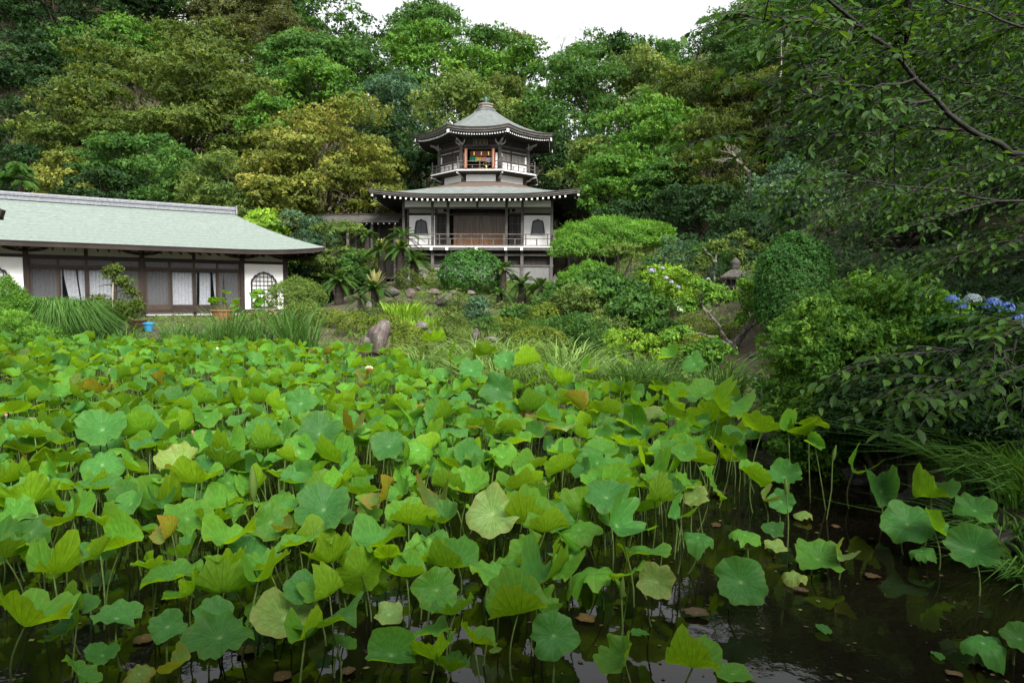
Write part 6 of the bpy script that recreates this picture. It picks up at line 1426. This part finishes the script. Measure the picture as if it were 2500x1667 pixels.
for h in [(1202, 1255, 124, 'open', 'full', 'pale', 1.15), (790, 1245, 140, 'open', 'face', 'green', 1.1, 1.5), (945, 1215, 95, 'cup', 'left', 'orange', 1.2), (660, 1275, 95, 'open', 'full', 'fresh', 1.0), (700, 1290, 60, 'fold', 'left', 'orange', 1.0),
          (1808, 1421, 124, 'open', 'full', 'green', .75), (1352, 1552, 118, 'open', 'full', 'green', .9), (1065, 1440, 112, 'open', 'full', 'fresh', 1.1), (1110, 1500, 110, 'cup', 'back', 'green', .9), (1505, 1285, 170, 'fold', 'right', 'green', 1.2, .8), (1330, 1300, 115, 'cup', 'back', 'fresh', 1.15), (1300, 1360, 105, 'cup', 'left', 'fresh', 1.1),
          (2083, 1153, 100, 'fold', 'right', 'fresh', .9, .9), (2150, 1200, 105, 'fold', 'face', 'green', .7), (2215, 1280, 120, 'open', 'face', 'green', .75), (2274, 1215, 110, 'fold', 'back', 'green', .8), (2280, 1290, 90, 'cup', 'right', 'green', .6), (2380, 1247, 92, 'open', 'face', 'green', .7), (2376, 1345, 118, 'cup', 'face', 'green', .7), (2250, 1345, 60, 'droop', 'flat', 'green', .4),
          (2400, 1570, 100, 'droop', 'flat', 'green', .35), (2490, 1560, 80, 'open', 'face', 'green', .5), (1998, 1366, 115, 'open', 'face', 'fresh', .45), (2045, 1360, 70, 'fold', 'right', 'pale', .6), (1940, 1405, 60, 'droop', 'flat', 'pale', .2), (1860, 1055, 105, 'cup', 'back', 'fresh', 1.05), (1925, 1055, 100, 'fold', 'right', 'fresh', 1.1), (1975, 1040, 85, 'open', 'back', 'fresh', 1.2), (1989, 1085, 48, 'fold', 'face', 'fresh', 1.0), (1760, 1000, 110, 'fold', 'right', 'fresh', 1.2), (1720, 960, 80, 'open', 'face', 'fresh', 1.2),
          (1832, 1166, 85, 'fold', 'right', 'fresh', .9), (1917, 1166, 75, 'cup', 'face', 'green', .9), (1908, 1225, 62, 'open', 'full', 'green', .6), (1865, 1222, 55, 'fold', 'right', 'pale', .6), (1887, 1295, 55, 'open', 'face', 'green', .4), (1893, 1336, 52, 'open', 'flat', 'pale', .2), (1819, 1306, 75, 'droop', 'flat', 'fresh', .5), (1704, 1312, 75, 'droop', 'flat', 'green', .6), (1649, 1264, 80, 'fold', 'right', 'green', .9), (1602, 1420, 92, 'open', 'full', 'pale', .8), (1690, 1630, 140, 'fold', 'back', 'fresh', .8), (1525, 1615, 115, 'cup', 'left', 'fresh', .9), (1960, 1255, 45, 'droop', 'flat', 'pale', .15), (1700, 1215, 60, 'open', 'face', 'pale', .9),
          (75, 1300, 98, 'open', 'full', 'green', .8), (180, 1265, 100, 'cup', 'left', 'fresh', 1.1), (420, 1305, 80, 'fold', 'left', 'orange', 1.1), (245, 1355, 85, 'cup', 'left', 'fresh', 1.1), (555, 1390, 100, 'cup', 'back', 'fresh', 1.0), (630, 1420, 110, 'fold', 'back', 'fresh', 1.1), (520, 1500, 90, 'open', 'face', 'green', .6), (285, 1510, 110, 'open', 'flat', 'green', .7), (410, 1530, 84, 'open', 'face', 'green', .5), (250, 1600, 85, 'open', 'flat', 'green', .4), (60, 1530, 190, 'cup', 'back', 'fresh', 1.0), (130, 1400, 130, 'fold', 'back', 'fresh', 1.0), (340, 1645, 70, 'droop', 'flat', 'orange', .3), (440, 1625, 90, 'fold', 'left', 'pale', .5), (745, 1560, 110, 'fold', 'back', 'fresh', .9), (840, 1560, 70, 'droop', 'flat', 'fresh', .5), (950, 1500, 70, 'open', 'face', 'pale', .4), (955, 1600, 130, 'fold', 'face', 'green', .7), (1065, 1610, 120, 'cup', 'back', 'fresh', .7), (1100, 1640, 95, 'cup', 'back', 'green', .6), (480, 1180, 120, 'cup', 'back', 'fresh', 1.1), (250, 1050, 120, 'open', 'face', 'green', 1.1), (640, 1050, 80, 'open', 'face', 'green', 1.2), (780, 1060, 110, 'open', 'face', 'green', 1.1), (735, 985, 75, 'open', 'full', 'green', 1.1), (950, 1090, 90, 'open', 'face', 'green', 1.1), (1215, 950, 80, 'open', 'full', 'green', 1.1), (860, 1050, 70, 'fold', 'back', 'orange', 1.1), (240, 960, 70, 'cup', 'back', 'orange', 1.0), (1480, 1215, 110, 'open', 'face', 'green', 1.1), (1080, 1350, 70, 'fold', 'left', 'fresh', 1.0),
          (1060, 835, 62, 'cup', 'back', 'fresh', 1.25), (1100, 880, 66, 'fold', 'right', 'fresh', 1.3), (1150, 905, 60, 'open', 'face', 'green', 1.25), (1185, 865, 56, 'cup', 'back', 'fresh', 1.35), (1235, 880, 60, 'open', 'face', 'green', 1.3), (1290, 890, 66, 'fold', 'back', 'fresh', 1.3), (1335, 905, 50, 'cup', 'right', 'fresh', 1.3), (1425, 905, 58, 'fold', 'right', 'fresh', 1.35), (1365, 935, 60, 'cup', 'back', 'fresh', 1.25), (1545, 985, 90, 'fold', 'right', 'fresh', 1.25, .9), (1640, 870, 62, 'cup', 'left', 'fresh', 1.5), (1695, 890, 58, 'open', 'face', 'green', 1.45), (1630, 1010, 80, 'cup', 'right', 'green', 1.2), (1480, 1010, 80, 'fold', 'back', 'fresh', 1.2), (1400, 985, 60, 'fold', 'right', 'orange', 1.2)]:
    hero(*h)
def fill():
    rng = np.random.default_rng(11); pts = []; cell = .30
    tries = 0
    while tries < 52000 and len(pts) < 1950:
        tries += 1; y = 4.0 + 16.2 * math.sqrt(rng.uniform(0, 1)) if tries % 5 else rng.uniform(4.0, 10.0); x = rng.uniform(-.86 * y - .5, min(4.6, .45 * y + 1))
        if pond_sd(np.array([x]), np.array([y]))[0] > -.35: continue
        z = zl(y) * (1 - .5 * rng.uniform() ** 1.8); p = Vector((x, y, z)); px, py = proj(p)
        if not (-200 < px < 2700 and py < 1800): continue
        lim = np.interp(py, [860, 1000, 1080, 1180, 1300, 1450, 1667], [1750, 1800, 1830, 1740, 1640, 1540, 1430])
        if px > lim: continue
        keep = 1.0 if py < 1250 else np.interp(py, [1100, 1280, 1430, 1667], [1, .78, .5, .22])
        if rng.uniform() > keep: continue
        if any((px - hx) ** 2 + (py - hy) ** 2 < (hd * .55) ** 2 and y < hY + .3 for hx, hy, hd, hY in HERO): continue
        R = rng.uniform(.13, .25) * (1.0 if y < 11 else .9); sp = .62 * R + .05
        if any(abs(q[0] - x) < sp and abs(q[1] - y) < sp and abs(q[2] - z) < .16 for q in pts): continue
        pts.append((x, y, z)); 
        kind = rng.choice(['open', 'cup', 'fold', 'droop'], p=[.34, .30, .27, .09]); tilt = abs(rng.normal(0, .6)); az = rng.uniform(0, 6.28)
        n = (math.sin(tilt) * math.cos(az), math.sin(tilt) * math.sin(az) , math.cos(tilt))
        mk = rng.choice(['green', 'fresh', 'pale', 'orange'], p=[.37, .595, .02, .015])
        LEAVES.append(dict(p=p, R=R, M=frame(n, rng.uniform(0, 6.28)), k=int(rng.choice(KI[kind])), mat=str(mk), s=R / p.length, rng=rng, kind=str(kind), hero=False))
fill()
LEAVES.sort(key=lambda d: -d['s'])
LAB = {('open', 'green'): "wide open blue green lotus leaf on its stalk", ('cup', 'green'): "cupped deep green lotus leaf on its stalk", ('fold', 'green'): "deep green lotus leaf folded into two lobes", ('droop', 'green'): "deep green lotus leaf with drooping rim",
       ('open', 'fresh'): "open fresh yellow green lotus leaf", ('cup', 'fresh'): "cupped yellow green lotus leaf showing its veined underside", ('fold', 'fresh'): "yellow green lotus leaf folded into two lobes", ('droop', 'fresh'): "yellow green lotus leaf with drooping rim",
       ('open', 'pale'): "pale fading lotus leaf standing open", ('cup', 'pale'): "pale fading cupped lotus leaf", ('fold', 'pale'): "pale fading lotus leaf folded in two", ('droop', 'pale'): "pale fading lotus leaf hanging low",
       ('open', 'orange'): "open lotus leaf turning orange at its rim", ('cup', 'orange'): "cupped lotus leaf turning orange", ('fold', 'orange'): "folded lotus leaf turning orange", ('droop', 'orange'): "yellow withering lotus leaf lying low"}
NI = 300
def where(d):
    p = d['p']; px, py = proj(p)
    if p.x > 2.6 and p.y < 10: return "over the dark shaded water"
    if p.x > 1.2: return "toward the azalea bank"
    if p.y > 15: return "near the far bank"
    if p.y < 6.2: return "where sky shows in the water"
    if p.x < -5.5: return "toward the house side"
    return "in the middle of the thicket"
for d in LEAVES[:NI]:
    rng = d['rng']; p = d['p']; dx, dy = rng.normal(0, .12, 2) * min(1, p.z * 1.4); b = Vector((p.x + dx, p.y + dy, -.12))
    lab = ('large ' if d['R'] > .235 and d['kind'] != 'cup' else 'small ' if d['R'] < .175 and d['kind'] != 'fold' else '') + LAB[(d['kind'], d['mat'])].replace(' on its stalk', '').replace('showing its veined underside', 'with veined underside').replace(' with drooping rim', ' drooping').replace('folded into two lobes', 'folded in two') + (' tilted ' if d['M'].col[2].z < .8 else ' level ') + where(d); lab = ' '.join(lab.split()[:16]) if False else lab.replace('blue green', 'bluish'); T = thing("lotus_leaf", lab, "lotus leaf", b, 0, lab + " group" if False else "lotus: " + lab)
    bl = link("blade", leaf_me(d['k'], d['mat']), T); v = p - b; bl.location = v; bl.rotation_mode = 'QUATERNION'; bl.rotation_quaternion = d['M'].to_quaternion(); bl.scale = (d['R'],) * 3
    st = link("stalk", STEMS[int(rng.integers(0, 4))], T); st.rotation_mode = 'QUATERNION'; st.rotation_quaternion = v.to_track_quat('Z', 'Y'); L = v.length * .995; q = 1.0 if d['hero'] else .9; st.scale = (q, q, L)
def rest():
    GG = {k: [Geo(), []] for k in LOT}; sg = Geo()
    for d in LEAVES[NI:]:
        v, f3, f4, U = LOWV[d['k']]; M = np.array(d['M']); w = (v * d['R']) @ M.T + np.array(d['p']); G, UU = GG[d['mat']]
        tn = d['rng'].uniform(); n0 = G.n
        G.v.append(w.astype(np.float32)); G.f += [f3.astype(np.int32) + n0, f4.astype(np.int32) + n0]; G.mi += [np.zeros(len(f3), np.int32), np.zeros(len(f4), np.int32)]; G.tone += [np.full(len(f3), tn, np.float32), np.full(len(f4), tn, np.float32)]; G.n += len(w); UU.append(U)
        p = d['p']; b = p + Vector((d['rng'].normal(0, .1), d['rng'].normal(0, .1), 0)); b.z = -.1; sg.tube([tuple(b), tuple((b + p) / 2 + Vector((.03, 0, 0))), tuple(p)], .0075, 5, cap=False)
    for k, (G, UU) in GG.items():
        if not G.v: continue
        o = G.build("lotus_thicket", LOT[k], None, smooth=True, uv=np.concatenate(UU)); tag(o, {'green': "blue green leaves of the dense lotus thicket filling the pond", 'fresh': "yellow green leaves of the dense lotus thicket filling the pond", 'pale': "scattered pale fading leaves within the lotus thicket", 'orange': "scattered orange turning leaves within the lotus thicket", 'brown': "withered leaves within the lotus thicket"}[k], "lotus thicket", None, "stuff")
    o = sg.build("lotus_stalks", STEMM, None, smooth=True); tag(o, "thin green stalks standing under the lotus thicket", "lotus stalks", None, "stuff")
rest()
# floating old leaves on the dark water
fl = [(1755, 1205, 50, 'brown'), (1748, 1280, 42, 'brown'), (1963, 1263, 42, 'pale'), (2040, 1285, 30, 'brown'), (1955, 1440, 42, 'brown'), (2330, 1645, 48, 'brown'), (2010, 1540, 60, 'green'), (1790, 1645, 118, 'fresh'), (1700, 1500, 70, 'brown'), (1560, 1550, 60, 'green'), (600, 1590, 60, 'brown'), (850, 1640, 50, 'brown'), (1210, 1590, 40, 'pale'), (2130, 1410, 40, 'brown'), (2290, 1600, 50, 'green'), (350, 1560, 60, 'brown'), (690, 1650, 60, 'brown'), (1430, 1510, 60, 'brown'), (1160, 1560, 40, 'orange'), (1640, 1180, 50, 'brown')]
for (px, py, d, mk) in fl:
    rng = np.random.default_rng(px + py); r = ray(px, py); t = (.012 - EYE) / r.z; p = Vector((r.x * t, r.y * t, .012 + rng.uniform(0, .02)))
    lab = {'brown': "withered brown lotus leaf floating on the dark water", 'green': "small green lotus leaf lying flat on the water", 'fresh': "round bright lotus leaf lying flat on the water", 'pale': "pale lotus leaf lying flat on the water", 'orange': "orange scrap of lotus leaf on the water"}[mk]
    T = thing("floating_leaf", lab, "lotus leaf", p, 0, "floating: " + lab); bl = link("blade", leaf_me(int(rng.choice(KI['open'] + KI['droop'])), mk), T); R = d / 2 * p.y / F; bl.scale = (R * rng.uniform(.75, 1), R * rng.uniform(.55, .95), R * .25); bl.rotation_euler = (rng.normal(0, .03), rng.normal(0, .03), rng.uniform(0, 6.28))
def debris():
    rng = np.random.default_rng(5); n = 900; y = rng.uniform(4.0, 13, n); x = rng.uniform(-.8, .8, n) * y; k = pond_sd(x, y) < -.1; x, y = x[k], y[k]; n = len(x); g = Geo(); g2 = Geo()
    th = rng.uniform(0, 6.28, n); D = np.stack([np.cos(th), np.sin(th), 0 * th], -1); v, f = leaf_verts(np.stack([x, y, np.full(n, .006)], -1), D, np.tile([0, 0, 1.0], (n, 1)), rng.uniform(.012, .06, n), .35, fold=.02, droop=0); g.add(v, f, 0, np.repeat(rng.uniform(0, 1, n), 2))
    o = g.build("pond_debris", leaf_mat((.03, .022, .012), (.07, .055, .025), (.10, .12, .03), transl=.1), None); tag(o, "small leaf scraps and film floating on the dark water", "debris", None, "stuff")
debris()
# rolled young leaves
def spindle(px, py, Lpx, label, tilt=0.0, hf=1.0):
    Y = solveY(px, py, hf); p = at(px, py, Y); L = Lpx * Y / F; T = thing("rolled_lotus_leaf", label, "lotus leaf", (p.x - tilt * .4, p.y, -.1), 0, "rolled young lotus leaves"); b = Vector((p.x - tilt * .4, p.y, -.1)); v = p - b
    g = Geo(); d = Vector((tilt, 0, 1)).normalized(); q = [v + d * (L * s) for s in (-.5, -.3, 0, .3, .5)]; g.tube([tuple(a) for a in q], [.008, L * .10, L * .12, L * .07, .004], 8); g.build("blade", LOT['pale'] if False else LM('lightolive'), T, smooth=True)
    Geo().tube([(0, 0, 0), tuple(v * .5 + Vector((.02, 0, 0))), tuple(q[0])], .007, 6).build("stalk", STEMM, T)
for (a, b, c_, t, lab) in ((2037, 1106, 42, .18, "rolled young lotus leaf standing before the azalea"), (1919, 1185, 45, -.1, "rolled young lotus leaf above the open water"), (1519, 1434, 60, .05, "rolled young lotus leaf over the sky reflection"), (1190, 1465, 80, .1, "large rolled lotus leaf among stalks over the water"), (190, 1350, 80, -.25, "rolled pale lotus leaf leaning in the thicket"), (618, 1180, 90, 0, "tall rolled lotus shoot in the thicket")): spindle(a, b, c_, lab, t)
# flowers and buds
def flower(px, py, wpx, label, openf, col, hf=1.15, n=14):
    Y = solveY(px, py, hf); p = at(px, py, Y); r = wpx / 2 * Y / F; T = thing("lotus_flower", label, "flower", (p.x, p.y, -.1), 0, None); rng = np.random.default_rng(px); h = p.z + .1
    for i in range(n):
        th = i * 2.4; e = openf * (1 - i / n * .6); D = np.array([math.cos(th) * math.sin(e), math.sin(th) * math.sin(e), math.cos(e)]); S = np.array([-math.sin(th), math.cos(th), 0]); N = np.cross(S, D); L = r * 1.15; V = []
        for t, w in ((0, .15), (.35, .8), (.7, .85), (.92, .35), (1.0, 0.0)):
            for s in (-1, 0, 1): V.append(np.array([0, 0, h - r * .5]) + D * L * t - N * (L * .22 * math.sin(t * 3.14)) + S * s * w * L * .34 + N * abs(s) * w * L * .1 * (1 if openf > .6 else 1.4))
        g = Geo().add(V, [(a * 3 + b, a * 3 + b + 1, a * 3 + b + 4, a * 3 + b + 3) for a in range(4) for b in range(2)], 0, rng.uniform(.3, .9)); g.build("petal", col, T, smooth=True)
    Geo().tube([(.03, 0, 0), (.0, .02, h * .5), (0, 0, h - r * .5)], .008, 6).build("stalk", STEMM, T)
    if openf > .6: Geo().lathe([(.001, h - r * .5), (r * .2, h - r * .3), (r * .24, h - r * .1), (.001, h - r * .08)], 10).build("seed_head", LM('lime'), T)
PET = leaf_mat((.75, .50, .46), (.84, .70, .62), (.88, .82, .74), transl=.3); PNK = leaf_mat((.55, .16, .22), (.66, .28, .34), (.75, .45, .48), transl=.25)
flower(901, 899, 24, "open cream pink lotus flower above the thicket", 1.1, PET, 1.2, 16)
flower(531, 851, 13, "pale pink lotus bud at the far side of the thicket", .28, PET, 1.12, 8); flower(470, 1054, 13, "dark pink lotus bud in the middle of the thicket", .2, PNK, 1.1, 7); flower(15, 1013, 17, "pink lotus bud in the shaded part of the thicket", .22, PNK, 1.0, 7); flower(1690, 1212, 14, "pink lotus bud beside the open water", .25, PNK, .8, 7)
# potted lotus before the house
for (px, py, Y, n, lab) in ((548, 745, 29, 14, "young lotus leaves growing from the terracotta tub"), (650, 740, 30, 16, "young lotus leaves growing from the wide tub")):
    rng = np.random.default_rng(px); c = at(px, 768, Y); z0 = gz(c.x, Y); T = thing("potted_lotus", lab, "lotus", (c.x, Y, z0 + .4))
    for i in range(n):
        q = at(px + rng.uniform(-42, 32), py + rng.uniform(-28, 14), Y + rng.uniform(-.3, .3)); v = q - Vector((c.x, Y, z0 + .4)); bl = link("blade", leaf_me(int(rng.choice(KI['open'] + KI['cup'])), 'fresh'), T); bl.location = v; bl.scale = (rng.uniform(.15, .24),) * 3; bl.rotation_euler = (rng.normal(.2, .35), rng.normal(0, .35), rng.uniform(0, 6))
        st = link("stalk", STEMS[i % 4], T); st.location = (v.x * .4, v.y * .4, 0); w = v - Vector((v.x * .4, v.y * .4, 0)); st.rotation_mode = 'QUATERNION'; st.rotation_quaternion = w.to_track_quat('Z', 'Y'); st.scale = (1, 1, w.length)
# one yam-like lotus on the bank in the middle
# ------------------------------------------------------------------ cherry boughs at the right
CH = leaf_mat((.014, .042, .008), (.034, .088, .013), (.09, .18, .026), transl=.45, rough=.5, spec=.2)
TWIG = noise_mat("cherry_bark", [(.3, (.008, .0065, .0055)), (.7, (.021, .017, .014))], 8, .7, .4, 20)
def broad_leaves(g, rng, B, D, N, L, w=.25, tone=None):
    S = np.cross(D, N); n = len(B); Lc = L[:, None]; c = rng.uniform(.1, .35, (n, 1)); fo = rng.uniform(.10, .3, (n, 1))
    pt = lambda t, s, z: B + D * Lc * t + S * Lc * s + N * Lc * z
    V = np.stack([pt(0, 0, 0), pt(.3, w * .85, fo * w - c * .06), pt(.3, 0, -c * .05), pt(.3, -w * .85, fo * w - c * .06), pt(.65, w * .8, fo * w - c * .26), pt(.65, 0, -c * .24), pt(.65, -w * .8, fo * w - c * .26), pt(1, 0, -c * .7)], 1)
    i = (np.arange(n) * 8)[:, None]; f = np.stack([i + q for q in ([0, 1, 2], [0, 2, 3], [1, 4, 2], [4, 5, 2], [2, 5, 3], [5, 6, 3], [4, 7, 5], [5, 7, 6])], 1).reshape(-1, 3)
    g.add(V.reshape(-1, 3), f, 0, np.repeat(np.clip(tone, 0, 1), 8))
def cherry():
    rng = nrng(); bx, by = 6.6, 5.0; z0 = gz(bx, by); T = thing("cherry_tree", "dark cherry tree with long leafy boughs over the azalea", "tree", (bx, by, z0)); o = np.array([bx, by, z0]); t = Geo(); g = Geo()
    q = lambda px, py, Y: np.array(at(px, py, Y))
    trunk = np.array([[bx, by, z0 - .4], [bx - .1, by, z0 + 1.2], [bx - .2, by + .1, z0 + 2.4]]); t.tube(trunk - o, [.26, .21, .18], 10)
    top = trunk[-1]
    limbs = [  # polylines in place, base radius
     ([top, q(2560, 400, 4.9), q(2380, 335, 4.7), q(2270, 240, 4.6), q(2210, 140, 4.5), q(2090, 60, 4.4), q(2000, -20, 4.3)], .085),
     ([q(2345, 318, 4.7), q(2170, 313, 4.7), q(2060, 330, 4.6), q(1930, 330, 4.5), q(1800, 335, 4.4)], .025),
     ([q(2275, 245, 4.6), q(2130, 243, 4.5), q(2010, 232, 4.4), q(1900, 215, 4.3)], .022), ([q(2212, 145, 4.5), q(2215, 60, 4.5), q(2230, -40, 4.5)], .022),
     ([q(2240, 190, 4.55), q(2100, 215, 4.3), q(1990, 180, 4.1), q(1880, 130, 4.0)], .016), ([q(2100, 65, 4.4), q(2000, 60, 4.2), q(1900, 45, 4.0), q(1830, 40, 3.9)], .014),
     ([top, q(2620, 480, 5.4), q(2440, 490, 5.6), q(2300, 530, 5.6), q(2180, 560, 5.5)], .05), ([q(2440, 490, 5.6), q(2280, 460, 5.8), q(2120, 440, 5.9), q(1960, 440, 5.9)], .02),
     ([top, q(2600, 560, 4.9), q(2400, 600, 5.2), q(2280, 640, 5.3)], .035),
     ([top, q(2700, 120, 5.6), q(2500, 60, 6.0), q(2350, 20, 6.2), q(2200, -60, 6.2)], .05), ([q(2500, 60, 6.0), q(2380, 120, 6.4), q(2250, 130, 6.6)], .02),
     ([top, q(2600, 260, 6.2), q(2420, 220, 6.6), q(2280, 180, 6.8), q(2120, 150, 6.9)], .035), ([q(2420, 220, 6.6), q(2300, 300, 6.9), q(2150, 380, 7.0), q(2000, 400, 7.0)], .02),
     ([top, q(2560, 330, 6.8), q(2400, 400, 7.2), q(2250, 420, 7.4), q(2080, 470, 7.4), q(1930, 500, 7.4)], .03),
     ([top, q(2600, 700, 4.3), q(2480, 830, 3.9), q(2330, 850, 3.8), q(2230, 870, 3.75), q(2140, 885, 3.7)], .02), ([q(2480, 830, 3.9), q(2440, 900, 3.7), q(2330, 930, 3.7), q(2220, 950, 3.7)], .015),
     ([top, q(2620, 820, 4.0), q(2500, 900, 3.6), q(2420, 960, 3.5), q(2300, 980, 3.5)], .015), ([top, q(2800, -200, 5), q(2600, -350, 5), q(2300, -420, 4.8)], .06), ([top, q(2900, 0, 4), q(2750, -100, 3.4), q(2600, -150, 3.0)], .05),
     ([top, q(2640, 60, 8.4), q(2400, 60, 9.0), q(2200, 90, 9.4), q(2020, 150, 9.5)], .03), ([top, q(2640, 160, 8.4), q(2400, 180, 9.0), q(2240, 230, 9.4), q(2060, 270, 9.5)], .03), ([top, q(2640, 360, 8.4), q(2450, 420, 9.0), q(2300, 470, 9.2), q(2150, 500, 9.2)], .03), ([top, q(2700, -60, 6), q(2500, -40, 6.6), q(2300, 30, 7), q(2060, 20, 7.2)], .03),
     ([top, q(2600, 420, 6), q(2450, 380, 6.2), q(2330, 420, 6.3), q(2200, 480, 6.3), q(2030, 520, 6.3)], .025), ([top, q(2640, 620, 6), q(2480, 640, 6.5), q(2340, 600, 6.7), q(2200, 610, 6.8)], .02),
     ([top, q(2640, 20, 6.4), q(2480, 130, 6.6), q(2340, 150, 6.7), q(2200, 210, 6.8), q(2050, 240, 6.8)], .025), ([top, q(2660, 260, 7), q(2500, 280, 7.4), q(2380, 270, 7.6), q(2220, 330, 7.8), q(2100, 330, 7.8)], .025),
     ([top, q(2640, 60, 7), q(2420, 20, 7.4), q(2280, 70, 7.8), q(2120, 40, 8), q(1980, 90, 8)], .025), ([top, q(2640, 400, 8), q(2520, 430, 8.4), q(2380, 480, 8.6), q(2240, 480, 8.6)], .025), ([top, q(2640, 300, 9), q(2480, 340, 9.6), q(2330, 380, 9.8), q(2160, 390, 10)], .025), ([top, q(2660, 100, 9), q(2500, 200, 9.6), q(2380, 230, 9.8), q(2260, 280, 10)], .025),
     ([top, q(2640, 160, 7.4), q(2450, 300, 8.0), q(2330, 330, 8.2), q(2200, 300, 8.2)], .03), ([top, q(2600, 500, 7.5), q(2450, 560, 8.0), q(2280, 620, 8.0)], .025)]
    for L, r in limbs:
        p = np.array([np.array(a, float) for a in L]); u = np.concatenate([[0], np.cumsum(np.linalg.norm(np.diff(p, axis=0), axis=1))]); n = max(12, int(u[-1] / .15)); v = np.linspace(0, u[-1], n)
        # rounded polyline
        s = np.stack([np.interp(v, u, p[:, i]) for i in range(3)], -1)
        for _ in range(3): s[1:-1] = (s[:-2] + 2 * s[1:-1] + s[2:]) / 4
        s[1:-1] += rng.normal(0, .012, (n - 2, 3)); t.tube(s - o, np.linspace(r * .46, max(.003, r * .12), n), 6)
        tg = unit(np.gradient(s, axis=0)); first = .12 if r < .03 else .35
        for i in range(int(n * first), n):
            for rep in range(4 if r < .04 else 2):
                if rng.uniform() > .72: continue
                d = unit(tg[i] * .8 + rng.normal(0, .55, 3) * np.array([1, 1, .55]) + np.array([-.25, 0, -.08])); Lg = rng.uniform(.22, .62) * min(1.25, .35 + s[i][1] * .11); m = 7
                tw = s[i] + d * np.linspace(0, Lg, m)[:, None]; tw[:, 2] -= .22 * Lg * np.linspace(0, 1, m) ** 2; t.tube(tw - o, np.linspace(.005, .0016, m), 4, cap=False)
                k = int(Lg / .042); a = np.linspace(.15, 1, k); b = np.stack([np.interp(a, np.linspace(0, 1, m), tw[:, j]) for j in range(3)], -1)
                sd_ = unit(np.cross(d, [0, 0, 1.0])); sg = np.where(np.arange(k) % 2 == 0, 1, -1)[:, None]
                D = unit(d * .65 + sd_ * sg * .8 + np.array([0, 0, -.38]) + rng.normal(0, .22, (k, 3))); N = unit(np.array([0, 0, 1.0]) + rng.normal(0, .35, (k, 3))); N = unit(N - D * np.sum(N * D, 1, keepdims=True))
                broad_leaves(g, rng, b - o, D, N, rng.uniform(.055, .10, k), tone=rng.uniform(.1, .8, k))
    t.build("trunk", TWIG, T, smooth=True); g.build("crown", CH, T, smooth=False)
cherry()
# evergreens standing over the right bank, beyond the frame, that shade the water
for (px, py, hw, hh, Y, lab) in ((3000, -100, 520, 520, 12.5, "dark evergreen overhanging the hydrangea bank beside the cherry"), (2900, 150, 330, 350, 17, "dark evergreen behind the hydrangea bank"), (2750, 500, 200, 200, 13, "dark laurel behind the hydrangea heads")):
    tree(px, py, hw, hh, Y, 'dark', lab, 'ball', dens=.6, leafpx=6, back=2)
